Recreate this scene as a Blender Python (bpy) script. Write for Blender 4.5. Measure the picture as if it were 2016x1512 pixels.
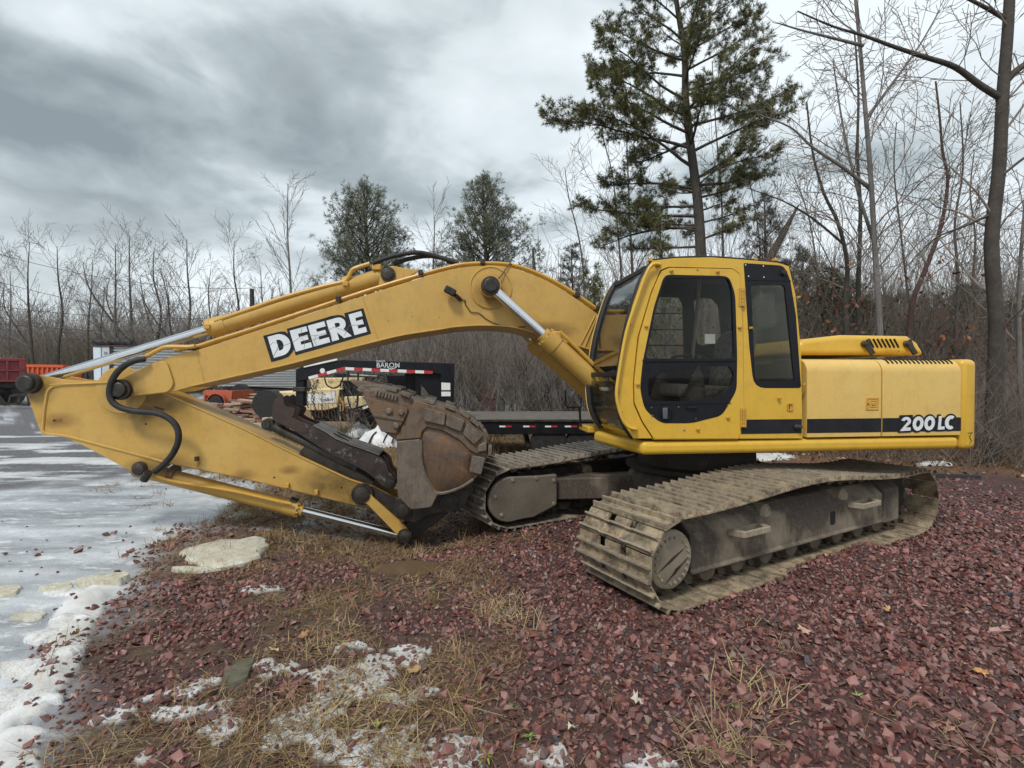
import bpy, bmesh, math, random
import numpy as np
from mathutils import Vector, Matrix
from mathutils.geometry import tessellate_polygon
random.seed(7); RNG = np.random.default_rng(11)
R = math.radians
for o in list(bpy.data.objects): bpy.data.objects.remove(o)
scene = bpy.context.scene
col = scene.collection

# ------------------------------------------------------------------ camera, sky, sun, exposure
CAM_H, FPX, HOR = 1.69, 1000.0, 743.0
PITCH = math.atan((756 - HOR) / FPX)
cd = bpy.data.cameras.new("camera"); cam = bpy.data.objects.new("camera", cd); col.objects.link(cam)
cd.sensor_width = 36; cd.lens = FPX / 2016 * 36; cd.clip_start = .05; cd.clip_end = 2000
cam.location = (0, 0, CAM_H); cam.rotation_euler = (R(90) - PITCH, 0, 0)
scene.camera = cam

SUN_EL, SUN_AZ = R(52), R(205)          # azimuth clockwise from +Y: the sun is behind the cloud, over the photographer's shoulder
W = bpy.data.worlds.new("World"); scene.world = W; W.use_nodes = True
nt = W.node_tree; nt.nodes.clear()
def wn(t, **k):
    n = nt.nodes.new(t)
    for a, b in k.items(): setattr(n, a, b)
    return n
def wl(a, b): nt.links.new(a, b)
def wmath(op, a, b=None, c=None):
    n = wn("ShaderNodeMath", operation=op)
    for i, x in enumerate((a, b, c)):
        if x is None: continue
        if isinstance(x, (int, float)): n.inputs[i].default_value = x
        else: wl(x, n.inputs[i])
    return n.outputs[0]
sky = wn("ShaderNodeTexSky", sky_type="NISHITA", sun_disc=False, sun_elevation=SUN_EL, sun_rotation=SUN_AZ)
bg1 = wn("ShaderNodeBackground"); bg1.inputs[1].default_value = .1; wl(sky.outputs[0], bg1.inputs[0])
tc = wn("ShaderNodeTexCoord"); sp = wn("ShaderNodeSeparateXYZ"); wl(tc.outputs["Generated"], sp.inputs[0])
zz = wmath("ADD", wmath("MAXIMUM", sp.outputs[2], 0.0), .22)
cb = wn("ShaderNodeCombineXYZ")
wl(wmath("DIVIDE", sp.outputs[0], zz), cb.inputs[0]); wl(wmath("DIVIDE", sp.outputs[1], zz), cb.inputs[1])
mp = wn("ShaderNodeMapping"); mp.inputs["Location"].default_value = (3.1, 7.4, 0); mp.inputs["Rotation"].default_value = (0, 0, R(24))
mp.inputs["Scale"].default_value = (1.0, 1.1, 1); wl(cb.outputs[0], mp.inputs[0])
n1 = wn("ShaderNodeTexNoise"); n1.inputs["Scale"].default_value = 1.25; n1.inputs["Detail"].default_value = 6; n1.inputs["Roughness"].default_value = .5
n1.inputs["Distortion"].default_value = .35; wl(mp.outputs[0], n1.inputs["Vector"])
n2 = wn("ShaderNodeTexNoise"); n2.inputs["Scale"].default_value = 3.4; n2.inputs["Detail"].default_value = 5; n2.inputs["Distortion"].default_value = .5
wl(mp.outputs[0], n2.inputs["Vector"])
f = wmath("ADD", wmath("MULTIPLY", n1.outputs[0], .78), wmath("MULTIPLY", n2.outputs[0], .22))
f = wmath("ADD", f, wmath("MULTIPLY", sp.outputs[0], .10))       # the overcast is thinner towards +X
cr = wn("ShaderNodeValToRGB"); wl(f, cr.inputs[0])
e = cr.color_ramp.elements
e[0].position = .35; e[0].color = (.165, .192, .198, 1); e[1].position = .60; e[1].color = (.575, .62, .638, 1)
m_ = e.new(.44); m_.color = (.285, .325, .333, 1); m_ = e.new(.50); m_.color = (.445, .49, .505, 1)
# the cloud layer thins to a bright rim low over the horizon
rim = wn("ShaderNodeMapRange"); rim.inputs[1].default_value = .30; rim.inputs[2].default_value = .10; wl(sp.outputs[2], rim.inputs[0])
mx = wn("ShaderNodeMix", data_type="RGBA"); wl(wmath("MULTIPLY", rim.outputs[0], .55), mx.inputs[0]); wl(cr.outputs[0], mx.inputs[6]); mx.inputs[7].default_value = (.585, .625, .64, 1)
bg2 = wn("ShaderNodeBackground"); bg2.inputs[1].default_value = 1.0; wl(mx.outputs[2], bg2.inputs[0])
ms = wn("ShaderNodeMixShader"); ms.inputs[0].default_value = .9; wl(bg1.outputs[0], ms.inputs[1]); wl(bg2.outputs[0], ms.inputs[2])
wo = wn("ShaderNodeOutputWorld"); wl(ms.outputs[0], wo.inputs[0])

sd = bpy.data.lights.new("sun", "SUN"); sun = bpy.data.objects.new("sun", sd); col.objects.link(sun)
sd.energy = 1.5; sd.angle = R(12); sd.color = (1, .97, .92)
sdir = Vector((math.sin(SUN_AZ) * math.cos(SUN_EL), math.cos(SUN_AZ) * math.cos(SUN_EL), math.sin(SUN_EL)))
sun.rotation_euler = sdir.to_track_quat('Z', 'Y').to_euler(); sun.location = (-10, -15, 30)
vs = scene.view_settings
vs.view_transform = "Standard"; vs.look = "None"; vs.gamma = 1; vs.use_curve_mapping = False; vs.exposure = .80
scene.cycles.transparent_max_bounces = 24

# ------------------------------------------------------------------ measuring: where a line of sight meets a real plane
def ray(px, py):
    d = Vector(((px - 1008) / FPX, 1, -(py - 756) / FPX))
    c, s = math.cos(PITCH), math.sin(PITCH)
    return Vector((d.x, d.y * c + d.z * s, d.z * c - d.y * s))
def ground_at(px, py, z=0.0):
    d = ray(px, py); t = (z - CAM_H) / d.z
    return Vector((d.x * t, d.y * t, z))
def wall_at(px, py, Y):
    d = ray(px, py); t = Y / d.y
    return Vector((d.x * t, Y, CAM_H + d.z * t))
MC = Vector((2.17, 6.0, 0)); TH = R(7.0); PH = R(29.7)
def local_at(px, py, ly, ang=TH):
    d = ray(px, py); n = Vector((-math.sin(ang), math.cos(ang), 0)); r = Vector((math.cos(ang), math.sin(ang), 0))
    t = (n.dot(MC) + ly) / n.dot(d)
    p = Vector((d.x * t, d.y * t, CAM_H + d.z * t))
    return (r.dot(p - MC), p.z)
def H(pts, ly): return [local_at(x, y, ly) for x, y in pts]

# ------------------------------------------------------------------ mesh building
def fillet(poly, r, n=4):
    out = []; N = len(poly)
    for i in range(N):
        p0, p1, p2 = Vector(poly[i - 1]), Vector(poly[i]), Vector(poly[(i + 1) % N])
        a, b = p0 - p1, p2 - p1
        k = r[i] if isinstance(r, (list, tuple)) else r
        k = min(k, a.length * .48, b.length * .48)
        if k < 1e-4: out.append(tuple(p1)); continue
        A, B = p1 + a.normalized() * k, p1 + b.normalized() * k
        for j in range(n + 1):
            t = j / n; out.append(tuple(A * (1 - t) ** 2 + p1 * 2 * t * (1 - t) + B * t * t))
    return out
def smooth(pts, n=6, closed=False):
    P = [Vector(p) for p in pts]; N = len(P); out = []
    rng = range(N) if closed else range(N - 1)
    for i in rng:
        a = P[(i - 1) % N] if closed or i > 0 else P[0]; b = P[i]; c = P[(i + 1) % N]
        d = P[(i + 2) % N] if closed or i + 2 < N else P[-1]
        for j in range(n):
            t = j / n
            out.append(.5 * (2 * b + (c - a) * t + (2 * a - 5 * b + 4 * c - d) * t * t + (3 * b - a - 3 * c + d) * t ** 3))
    if not closed: out.append(P[-1])
    return [tuple(p) for p in out]
def area(poly): return sum(a[0] * b[1] - b[0] * a[1] for a, b in zip(poly, poly[1:] + poly[:1])) / 2

class MB:
    def __init__(s): s.v = []; s.f = []
    def add(s, v, f):
        k = len(s.v); s.v += [tuple(x) for x in v]; s.f += [tuple(i + k for i in q) for q in f]; return s
    def box(s, c, d, rot=None):
        x, y, z = d[0] / 2, d[1] / 2, d[2] / 2
        v = [Vector(p) for p in ((-x,-y,-z),(x,-y,-z),(x,y,-z),(-x,y,-z),(-x,-y,z),(x,-y,z),(x,y,z),(-x,y,z))]
        if rot is not None: v = [rot @ p for p in v]
        c = Vector(c)
        return s.add([p + c for p in v], [(3,2,1,0),(4,5,6,7),(0,1,5,4),(1,2,6,5),(2,3,7,6),(3,0,4,7)])
    def span(s, a, b):
        return s.box([(a[i] + b[i]) / 2 for i in range(3)], [abs(b[i] - a[i]) for i in range(3)])
    def beam(s, p0, p1, w, h, up=(0, 0, 1)):
        p0, p1 = Vector(p0), Vector(p1); d = p1 - p0; x = d.normalized(); y = Vector(up).cross(x)
        if y.length < 1e-4: y = Vector((0, 1, 0)).cross(x)
        y.normalize(); z = x.cross(y); M = Matrix((x, y, z)).transposed()
        return s.box((p0 + p1) / 2, (d.length, w, h), M)
    def tube(s, pts, r, n=8, cap=True):
        P = [Vector(p) for p in pts]; N = len(P)
        rr = r if isinstance(r, (list, tuple)) else [r] * N
        t0 = (P[1] - P[0]).normalized(); u = t0.orthogonal().normalized(); V = []
        for i in range(N):
            t = (P[min(i + 1, N - 1)] - P[max(i - 1, 0)])
            t = t.normalized() if t.length > 1e-9 else t0
            u = (u - t * u.dot(t)); u = u.normalized() if u.length > 1e-6 else t.orthogonal().normalized()
            w = t.cross(u)
            V += [P[i] + (u * math.cos(2 * math.pi * j / n) + w * math.sin(2 * math.pi * j / n)) * rr[i] for j in range(n)]
        F = [(i * n + j, i * n + (j + 1) % n, (i + 1) * n + (j + 1) % n, (i + 1) * n + j) for i in range(N - 1) for j in range(n)]
        if cap: F += [tuple(range(n))[::-1], tuple((N - 1) * n + j for j in range(n))]
        return s.add(V, F)
    def cyl(s, p0, p1, r, n=20, r1=None): return s.tube([p0, p1], [r, r if r1 is None else r1], n)
    def rod(s, prof, p0, axis, n=24):
        """turned part: prof = [(distance along axis, radius)...]"""
        a = Vector(axis).normalized(); p0 = Vector(p0); u = a.orthogonal().normalized(); w = a.cross(u); V = []
        for d, r in prof: V += [p0 + a * d + (u * math.cos(2 * math.pi * j / n) + w * math.sin(2 * math.pi * j / n)) * max(r, 1e-4) for j in range(n)]
        N = len(prof)
        F = [(i * n + j, i * n + (j + 1) % n, (i + 1) * n + (j + 1) % n, (i + 1) * n + j) for i in range(N - 1) for j in range(n)]
        F += [tuple(range(n))[::-1], tuple((N - 1) * n + j for j in range(n))]
        return s.add(V, F)
    def prism(s, poly, a, b, holes=(), axis='y'):
        """plane outline carried from a to b along the axis; outline in (x,z) for y, (y,z) for x, (x,y) for z"""
        loops = [list(poly)] + [list(h) for h in holes]
        loops = [l if area(l) > 0 else l[::-1] for l in loops]
        flat = [p for l in loops for p in l]; N = len(flat)
        put = {'y': lambda p, t: (p[0], t, p[1]), 'x': lambda p, t: (t, p[0], p[1]), 'z': lambda p, t: (p[0], p[1], t)}[axis]
        V = [put(p, a) for p in flat] + [put(p, b) for p in flat]; F = []
        if len(loops) == 1: F += [tuple(range(N)), tuple(range(N, 2 * N))[::-1]]
        else:
            T = tessellate_polygon([[Vector((p[0], p[1], 0)) for p in l] for l in loops])
            for t in T:
                q = [flat[i] for i in t]
                t = tuple(t) if area(q) > 0 else tuple(t)[::-1]
                F += [t, tuple(i + N for i in t)[::-1]]
        k = 0
        for li, l in enumerate(loops):
            n = len(l)
            for i in range(n):
                i0, i1 = k + i, k + (i + 1) % n
                q = (i0, i0 + N, i1 + N, i1)
                F.append(q if li == 0 else q[::-1])
            k += n
        if (axis == 'y') == (b < a): F = [q[::-1] for q in F]
        return s.add(V, F)
    def strip(s, pts, y0, y1, t):
        """plate of thickness t following a polyline in (x,z), from y0 to y1"""
        P = [Vector(p) for p in pts]; N = len(P); off = []
        for i in range(N):
            d = (P[min(i + 1, N - 1)] - P[max(i - 1, 0)]).normalized(); off.append(P[i] + Vector((-d.y, d.x)) * t)
        return s.prism([tuple(p) for p in P] + [tuple(p) for p in off[::-1]], y0, y1)
    def obj(s, name, m, parent=None, bevel=0, sm=True, angle=38, seg=2, loc=None, rz=0):
        me = bpy.data.meshes.new(name); me.from_pydata(s.v, [], s.f); me.update()
        bm = bmesh.new(); bm.from_mesh(me); bmesh.ops.recalc_face_normals(bm, faces=bm.faces)
        bm.to_mesh(me); bm.free()
        if sm:
            me.shade_smooth(); me.set_sharp_from_angle(angle=R(angle))
        for x in (m if isinstance(m, (list, tuple)) else [m]): me.materials.append(x)
        o = bpy.data.objects.new(name, me); col.objects.link(o)
        if parent: o.parent = parent
        if loc is not None: o.location = loc
        if rz: o.rotation_euler.z = rz
        if bevel:
            b = o.modifiers.new("bevel", "BEVEL"); b.width = bevel; b.segments = seg; b.limit_method = 'ANGLE'; b.angle_limit = R(40); b.harden_normals = False
        return o

def thing(name, label, cat, loc=(0, 0, 0), rz=0, group=None):
    o = bpy.data.objects.new(name, None); col.objects.link(o); o.location = loc; o.rotation_euler = (0, 0, rz)
    return tag(o, label, cat, group)
def tag(o, label, cat, group=None):
    o['label'] = label; o['category'] = cat
    if group: o['group'] = group
    return o
def kind(o, k): o['kind'] = k; return o
def copy_of(src, parent=None, loc=None, rot=None, scl=None):
    c = src.copy(); col.objects.link(c); c.parent = parent
    if loc is not None: c.location = loc
    if rot is not None: c.rotation_euler = rot
    if scl is not None: c.scale = scl
    for ch in list(src.children): copy_of(ch, c)
    return c
def raw_mesh(name, V, F3, m, attrs=None, flat=True):
    """fast mesh from numpy arrays of vertices and triangles"""
    me = bpy.data.meshes.new(name); V = np.asarray(V, np.float32); F3 = np.asarray(F3, np.int32); n = len(F3); k = F3.shape[1]
    me.vertices.add(len(V)); me.vertices.foreach_set("co", V.ravel())
    me.loops.add(n * k); me.loops.foreach_set("vertex_index", F3.ravel())
    me.polygons.add(n); me.polygons.foreach_set("loop_start", np.arange(0, n * k, k, dtype=np.int32))
    if not flat: me.polygons.foreach_set("use_smooth", np.ones(n, dtype=bool))
    me.update(calc_edges=True)
    if flat: me.shade_flat()
    for a, d in (attrs or {}).items():
        d = np.asarray(d, np.float32)
        if d.ndim == 1: me.attributes.new(a, 'FLOAT', 'POINT').data.foreach_set("value", d)
        else: me.attributes.new(a, 'FLOAT_VECTOR', 'POINT').data.foreach_set("vector", d.ravel())
    me.materials.append(m)
    return me
def raw_obj(name, me, parent=None):
    o = bpy.data.objects.new(name, me); col.objects.link(o)
    if parent: o.parent = parent
    return o

# ------------------------------------------------------------------ materials
def S(r, g, b):
    l = lambda c: (c / 255 / 12.92) if c / 255 <= .04045 else ((c / 255 + .055) / 1.055) ** 2.4
    return (l(r), l(g), l(b), 1)
class Mat:
    def __init__(s, name, coord="Object", jitter=True):
        s.m = bpy.data.materials.new(name); s.m.use_nodes = True; s.t = s.m.node_tree
        s.b = s.t.nodes["Principled BSDF"]; s.tc = s.n("ShaderNodeTexCoord"); s.co = s.tc.outputs[coord]
        if jitter:
            oi = s.n("ShaderNodeObjectInfo"); v = s.n("ShaderNodeVectorMath", operation="MULTIPLY_ADD")
            s.l(oi.outputs["Random"], v.inputs[0]); v.inputs[1].default_value = (17, 31, 23); s.l(s.co, v.inputs[2]); s.co = v.outputs[0]; s.rnd = oi.outputs["Random"]
    def n(s, t, **k):
        x = s.t.nodes.new(t)
        for a, b in k.items(): setattr(x, a, b)
        return x
    def l(s, a, b): s.t.links.new(a, b)
    def noise(s, scale, detail=4, rough=.55, stretch=None, dist=0):
        x = s.n("ShaderNodeTexNoise"); x.inputs["Scale"].default_value = scale; x.inputs["Detail"].default_value = detail
        x.inputs["Roughness"].default_value = rough; x.inputs["Distortion"].default_value = dist
        c = s.co
        if stretch:
            mp = s.n("ShaderNodeMapping"); mp.inputs["Scale"].default_value = stretch; s.l(c, mp.inputs[0]); c = mp.outputs[0]
        s.l(c, x.inputs["Vector"]); return x.outputs[0]
    def ramp(s, v, a, b):
        x = s.n("ShaderNodeMapRange"); x.inputs[1].default_value = a; x.inputs[2].default_value = b; s.l(v, x.inputs[0]); return x.outputs[0]
    def math(s, op, a, b=0):
        x = s.n("ShaderNodeMath", operation=op)
        for i, q in enumerate((a, b)):
            if isinstance(q, (int, float)): x.inputs[i].default_value = q
            else: s.l(q, x.inputs[i])
        return x.outputs[0]
    def mix(s, fac, a, b, mode="MIX"):
        x = s.n("ShaderNodeMix", data_type="RGBA", blend_type=mode)
        for i, q in ((0, fac), (6, a), (7, b)):
            if isinstance(q, (int, float, tuple)): x.inputs[i].default_value = q
            else: s.l(q, x.inputs[i])
        return x.outputs[2]
    def attr(s, name, out="Fac"):
        x = s.n("ShaderNodeAttribute"); x.attribute_name = name; return x.outputs[out]
    def bump(s, h, strength, dist=.01):
        x = s.n("ShaderNodeBump"); x.inputs["Strength"].default_value = strength; x.inputs["Distance"].default_value = dist
        s.l(h, x.inputs["Height"]); s.l(x.outputs[0], s.b.inputs["Normal"]); return s
    def set(s, **k):
        for a, q in k.items():
            i = s.b.inputs[{"base": "Base Color", "rough": "Roughness", "metal": "Metallic", "spec": "Specular IOR Level"}[a]]
            if isinstance(q, (int, float, tuple)): i.default_value = q
            else: s.l(q, i)
        return s

def paint(name, c, dirt=(.16, .10, .04, 1), amt=.35, rough=.42, chips=True, fade=None, dull=.0):
    M = Mat(name)
    big = M.noise(1.6, 5, .6); mid = M.noise(7, 6, .65); fine = M.noise(90, 3, .6); streak = M.noise(5, 4, .6, (6, 6, .7))
    base = c
    if fade: base = M.mix(M.ramp(big, .35, .68), c, fade)
    base = M.mix(M.math("MULTIPLY", M.ramp(mid, .48, .78), amt), base, dirt)
    base = M.mix(M.math("MULTIPLY", M.ramp(streak, .55, .8), amt * .7), base, dirt)
    base = M.mix(M.math("MULTIPLY", M.ramp(fine, .45, .75), .10), base, (0.05, .035, .015, 1))
    r = M.math("ADD", M.math("MULTIPLY", mid, .3), rough - .15)
    if chips:
        ch = M.ramp(M.noise(13, 8, .78, dist=.8), .70, .715)
        base = M.mix(M.math("MULTIPLY", ch, .85), base, (.055, .022, .012, 1)); r = M.math("ADD", r, M.math("MULTIPLY", ch, .3))
    M.set(base=base, rough=r); M.bump(M.math("ADD", M.math("MULTIPLY", fine, .5), mid), .12, .004)
    return M.m
Y_BOOM = paint("boom_yellow_paint", (.475, .28, .058, 1), amt=.26, fade=(.525, .325, .085, 1))
Y_CAB = paint("cab_yellow_paint", (.63, .37, .030, 1), amt=.20, fade=(.61, .38, .05, 1), rough=.34)
Y_PANEL = paint("sun_faded_yellow_paint", (.64, .435, .13, 1), amt=.18, fade=(.64, .41, .105, 1), chips=False, rough=.5)
Y_LINE = paint("pipe_yellow_paint", (.52, .285, .04, 1), amt=.3)
def plain(name, c, rough=.5, metal=0., var=.35, scale=6, bump=.2, c2=None, spec=.5):
    M = Mat(name); a = M.noise(scale, 6, .65); b = M.noise(scale * 8, 4)
    c2 = c2 or tuple(x * (1 - var) for x in c[:3]) + (1,)
    base = M.mix(M.ramp(a, .35, .7), c, c2); base = M.mix(M.math("MULTIPLY", M.ramp(b, .5, .8), .3), base, c2)
    M.set(base=base, rough=M.math("ADD", M.math("MULTIPLY", a, .25), rough - .12), metal=metal, spec=spec)
    if bump: M.bump(M.math("ADD", a, M.math("MULTIPLY", b, .4)), bump, .01)
    return M.m
BLACK = plain("black_gloss_paint", (.007, .008, .012, 1), .38, c2=(.014, .014, .016, 1), bump=.05, spec=.22)
BLACK_STEEL = plain("greasy_black_steel", (.016, .014, .013, 1), .45, .1, c2=(.06, .047, .036, 1), scale=9, spec=.4)
RUBBER = plain("black_rubber", (.014, .014, .015, 1), .55, c2=(.035, .033, .031, 1), scale=14, bump=.3, spec=.3)
CHROME = plain("chromed_rod", (.72, .74, .76, 1), .16, 1., var=.15, bump=0)
STEEL = plain("worn_grey_steel", (.22, .21, .20, 1), .5, .5, c2=(.10, .08, .06, 1))
DARK = plain("cab_interior_dark", (.035, .035, .037, 1), .75, c2=(.02, .02, .02, 1), spec=.2)
SEATC = plain("seat_fabric", (.19, .172, .15, 1), .9, c2=(.06, .055, .05, 1), scale=20)
DECAL_W = plain("white_decal_film", (.70, .72, .74, 1), .4, c2=(.58, .60, .62, 1), scale=5, bump=0)
DECAL_B = plain("black_decal_film", (.010, .011, .015, 1), .42, c2=(.020, .020, .023, 1), bump=0, spec=.25)
LABEL_W = plain("white_sticker", (.72, .72, .70, 1), .5, var=.12, bump=0)

def rusty(name, c0, c1, c2, sc=5.5, bump=.45, rough=.62, metal=.35):
    M = Mat(name); a = M.noise(sc, 7, .7, dist=.4); b = M.noise(sc * 2.2, 6, .7); d = M.noise(sc * 16, 4, .7); st = M.noise(sc, 5, .6, (8, 8, .8))
    base = M.mix(M.ramp(a, .40, .62), c0, c1)
    base = M.mix(M.ramp(b, .56, .68), base, c2)
    base = M.mix(M.math("MULTIPLY", M.ramp(st, .5, .75), .4), base, (.05, .032, .02, 1))
    base = M.mix(M.math("MULTIPLY", M.ramp(d, .5, .7), .35), base, (.02, .016, .013, 1))
    M.set(base=base, rough=M.math("ADD", M.math("MULTIPLY", b, .3), rough - .15), metal=metal)
    M.bump(M.math("ADD", M.math("ADD", a, M.math("MULTIPLY", b, .7)), M.math("MULTIPLY", d, .3)), bump, .012)
    return M.m
BUCKET = rusty("worn_bucket_steel", (.135, .10, .078, 1), (.165, .098, .052, 1), (.075, .055, .043, 1), sc=4.5, metal=.2)
DISH = rusty("rust_brown_bucket_side", (.095, .064, .046, 1), (.17, .088, .040, 1), (.065, .044, .034, 1), sc=4.5, metal=.2)
BUCKET2 = rusty("bucket_wear_steel", (.175, .145, .118, 1), (.11, .08, .06, 1), (.20, .135, .078, 1), sc=6, metal=.25)
THUMB = rusty("rusty_black_thumb", (.022, .018, .017, 1), (.052, .034, .028, 1), (.20, .18, .165, 1), sc=6.5, metal=.2)
THUMB_TIP = rusty("brown_thumb_tip", (.042, .026, .022, 1), (.06, .033, .026, 1), (.032, .024, .022, 1), sc=6, metal=.2)
SHOE = rusty("muddy_track_shoe", (.12, .088, .058, 1), (.40, .33, .225, 1), (.27, .14, .05, 1), sc=8, rough=.65, metal=.15, bump=.6)
SHOE_FAR = rusty("dusty_track_shoe", (.30, .25, .20, 1), (.20, .16, .13, 1), (.36, .30, .23, 1), sc=6, rough=.75, metal=.1)
MUD = rusty("dried_mud", (.26, .215, .15, 1), (.33, .28, .205, 1), (.18, .14, .095, 1), sc=5, rough=.9, metal=0)
CAKED = plain("caked_mud_plate", (.30, .25, .18, 1), .9, c2=(.20, .165, .12, 1), scale=3.5, bump=.5); CAKED_SHADE = plain("shaded_guard_plate", (.17, .14, .105, 1), .9, c2=(.11, .09, .068, 1), scale=3.5, bump=.5); CHAINM = plain("muddy_chain", (.15, .12, .085, 1), .85, c2=(.06, .048, .036, 1), scale=7, bump=.5)  # guard plate: caked mud darkened, its shadow painted into the colour
def shoe_material(name, deep, mid, rust, steel):
    """mud in the grooves, bare worn steel on the ridge tops (height within the shoe)"""
    M = Mat(name, jitter=True); tcn = M.tc.outputs["Object"]; sx = M.n("ShaderNodeSeparateXYZ"); M.l(tcn, sx.inputs[0]); z = sx.outputs[2]
    a = M.noise(7, 7, .7, dist=.4); b = M.noise(16, 6, .7); d = M.noise(80, 4, .7)
    base = M.mix(M.ramp(a, .36, .60), deep, mid); base = M.mix(M.ramp(b, .55, .66), base, rust)
    base = M.mix(M.math("MULTIPLY", M.ramp(d, .5, .72), .45), base, (.05, .04, .03, 1))
    top = M.math("MULTIPLY", M.ramp(z, .030, .046), M.ramp(b, .30, .5)); base = M.mix(M.math("MULTIPLY", top, .8), base, steel)
    M.set(base=base, rough=M.math("SUBTRACT", .78, M.math("MULTIPLY", top, .35)), metal=M.math("MULTIPLY", top, .6))
    M.bump(M.math("ADD", a, M.math("ADD", b, M.math("MULTIPLY", d, .4))), .7, .012); return M.m
SHOE = shoe_material("muddy_track_shoe", (.075, .058, .042, 1), (.36, .285, .185, 1), (.22, .115, .045, 1), (.42, .37, .30, 1))
SHOE_FAR = shoe_material("dusty_track_shoe", (.085, .068, .054, 1), (.31, .26, .20, 1), (.18, .125, .085, 1), (.46, .42, .37, 1))
def muddy_frame():
    M = Mat("mud_streaked_track_frame"); a = M.noise(2.2, 4, .5); d = M.noise(40, 5, .7); st = M.noise(5, 5, .6, (5, 5, .5))
    k = M.math("ADD", M.math("MULTIPLY", a, 1), M.math("MULTIPLY", st, .25))
    base = M.mix(M.ramp(k, .60, .76), (.060, .045, .034, 1), (.22, .178, .128, 1))
    base = M.mix(M.math("MULTIPLY", M.ramp(st, .45, .75), .5), base, (.05, .038, .03, 1))
    base = M.mix(M.math("MULTIPLY", M.ramp(d, .5, .75), .3), base, (.30, .25, .19, 1))
    M.set(base=base, rough=.8); M.bump(d, .3, .01); return M.m
FRAME = muddy_frame()
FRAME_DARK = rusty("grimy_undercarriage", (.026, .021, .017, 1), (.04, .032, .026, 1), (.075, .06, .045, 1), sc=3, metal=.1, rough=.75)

def glass(name, tint=(.93, .94, .92), refl=.0, dust=.006):
    m = bpy.data.materials.new(name); m.use_nodes = True; t = m.node_tree; t.nodes.clear()
    tr = t.nodes.new("ShaderNodeBsdfTransparent"); tr.inputs[0].default_value = tint + (1,)
    gl = t.nodes.new("ShaderNodeBsdfGlossy"); gl.inputs["Roughness"].default_value = .03
    df = t.nodes.new("ShaderNodeBsdfDiffuse"); df.inputs[0].default_value = (.30, .27, .22, 1)
    lw = t.nodes.new("ShaderNodeLayerWeight"); lw.inputs[0].default_value = .35
    mr = t.nodes.new("ShaderNodeMapRange"); mr.inputs[1].default_value = .035; mr.inputs[3].default_value = refl * .5; mr.inputs[4].default_value = .75; t.links.new(lw.outputs["Fresnel"], mr.inputs[0])
    no = t.nodes.new("ShaderNodeTexNoise"); no.inputs["Scale"].default_value = 6; no.inputs["Detail"].default_value = 6
    tcn = t.nodes.new("ShaderNodeTexCoord"); t.links.new(tcn.outputs["Object"], no.inputs["Vector"])
    mu = t.nodes.new("ShaderNodeMath"); mu.operation = "MULTIPLY"; mu.inputs[1].default_value = dust * 2; t.links.new(no.outputs[0], mu.inputs[0])
    a = t.nodes.new("ShaderNodeMixShader"); t.links.new(mr.outputs[0], a.inputs[0]); t.links.new(tr.outputs[0], a.inputs[1]); t.links.new(gl.outputs[0], a.inputs[2])
    b = t.nodes.new("ShaderNodeMixShader"); t.links.new(mu.outputs[0], b.inputs[0]); t.links.new(a.outputs[0], b.inputs[1]); t.links.new(df.outputs[0], b.inputs[2])
    o = t.nodes.new("ShaderNodeOutputMaterial"); t.links.new(b.outputs[0], o.inputs[0]); return m
GLASS = glass("cab_glass"); GLASS_FRONT = glass("reflective_windscreen_glass", (.88, .89, .88), .42, .02); GLASS_DIRTY = glass("dusty_quarter_glass", (.86, .88, .84), .0, .02)

def smear_material(name, c, R0):
    m = bpy.data.materials.new(name); m.use_nodes = True; t = m.node_tree; t.nodes.clear(); N = t.nodes.new; L = t.links.new
    tcn = N("ShaderNodeTexCoord"); ln = N("ShaderNodeVectorMath"); ln.operation = "LENGTH"; L(tcn.outputs["Object"], ln.inputs[0])
    mr = N("ShaderNodeMapRange"); mr.inputs[1].default_value = R0; mr.inputs[2].default_value = R0 * .25; L(ln.outputs["Value"], mr.inputs[0])
    no = N("ShaderNodeTexNoise"); no.inputs["Scale"].default_value = 14; no.inputs["Detail"].default_value = 6; L(tcn.outputs["Object"], no.inputs["Vector"])
    mu = N("ShaderNodeMath"); mu.operation = "MULTIPLY"; L(mr.outputs[0], mu.inputs[0]); L(no.outputs[0], mu.inputs[1]); m2 = N("ShaderNodeMath"); m2.operation = "MULTIPLY"; m2.inputs[1].default_value = .7; m2.use_clamp = True; L(mu.outputs[0], m2.inputs[0])
    tr = N("ShaderNodeBsdfTransparent"); pr = N("ShaderNodeBsdfPrincipled"); pr.inputs["Base Color"].default_value = c; pr.inputs["Roughness"].default_value = .5
    mx_ = N("ShaderNodeMixShader"); L(m2.outputs[0], mx_.inputs[0]); L(tr.outputs[0], mx_.inputs[1]); L(pr.outputs[0], mx_.inputs[2]); o = N("ShaderNodeOutputMaterial"); L(mx_.outputs[0], o.inputs[0]); return m
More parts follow.
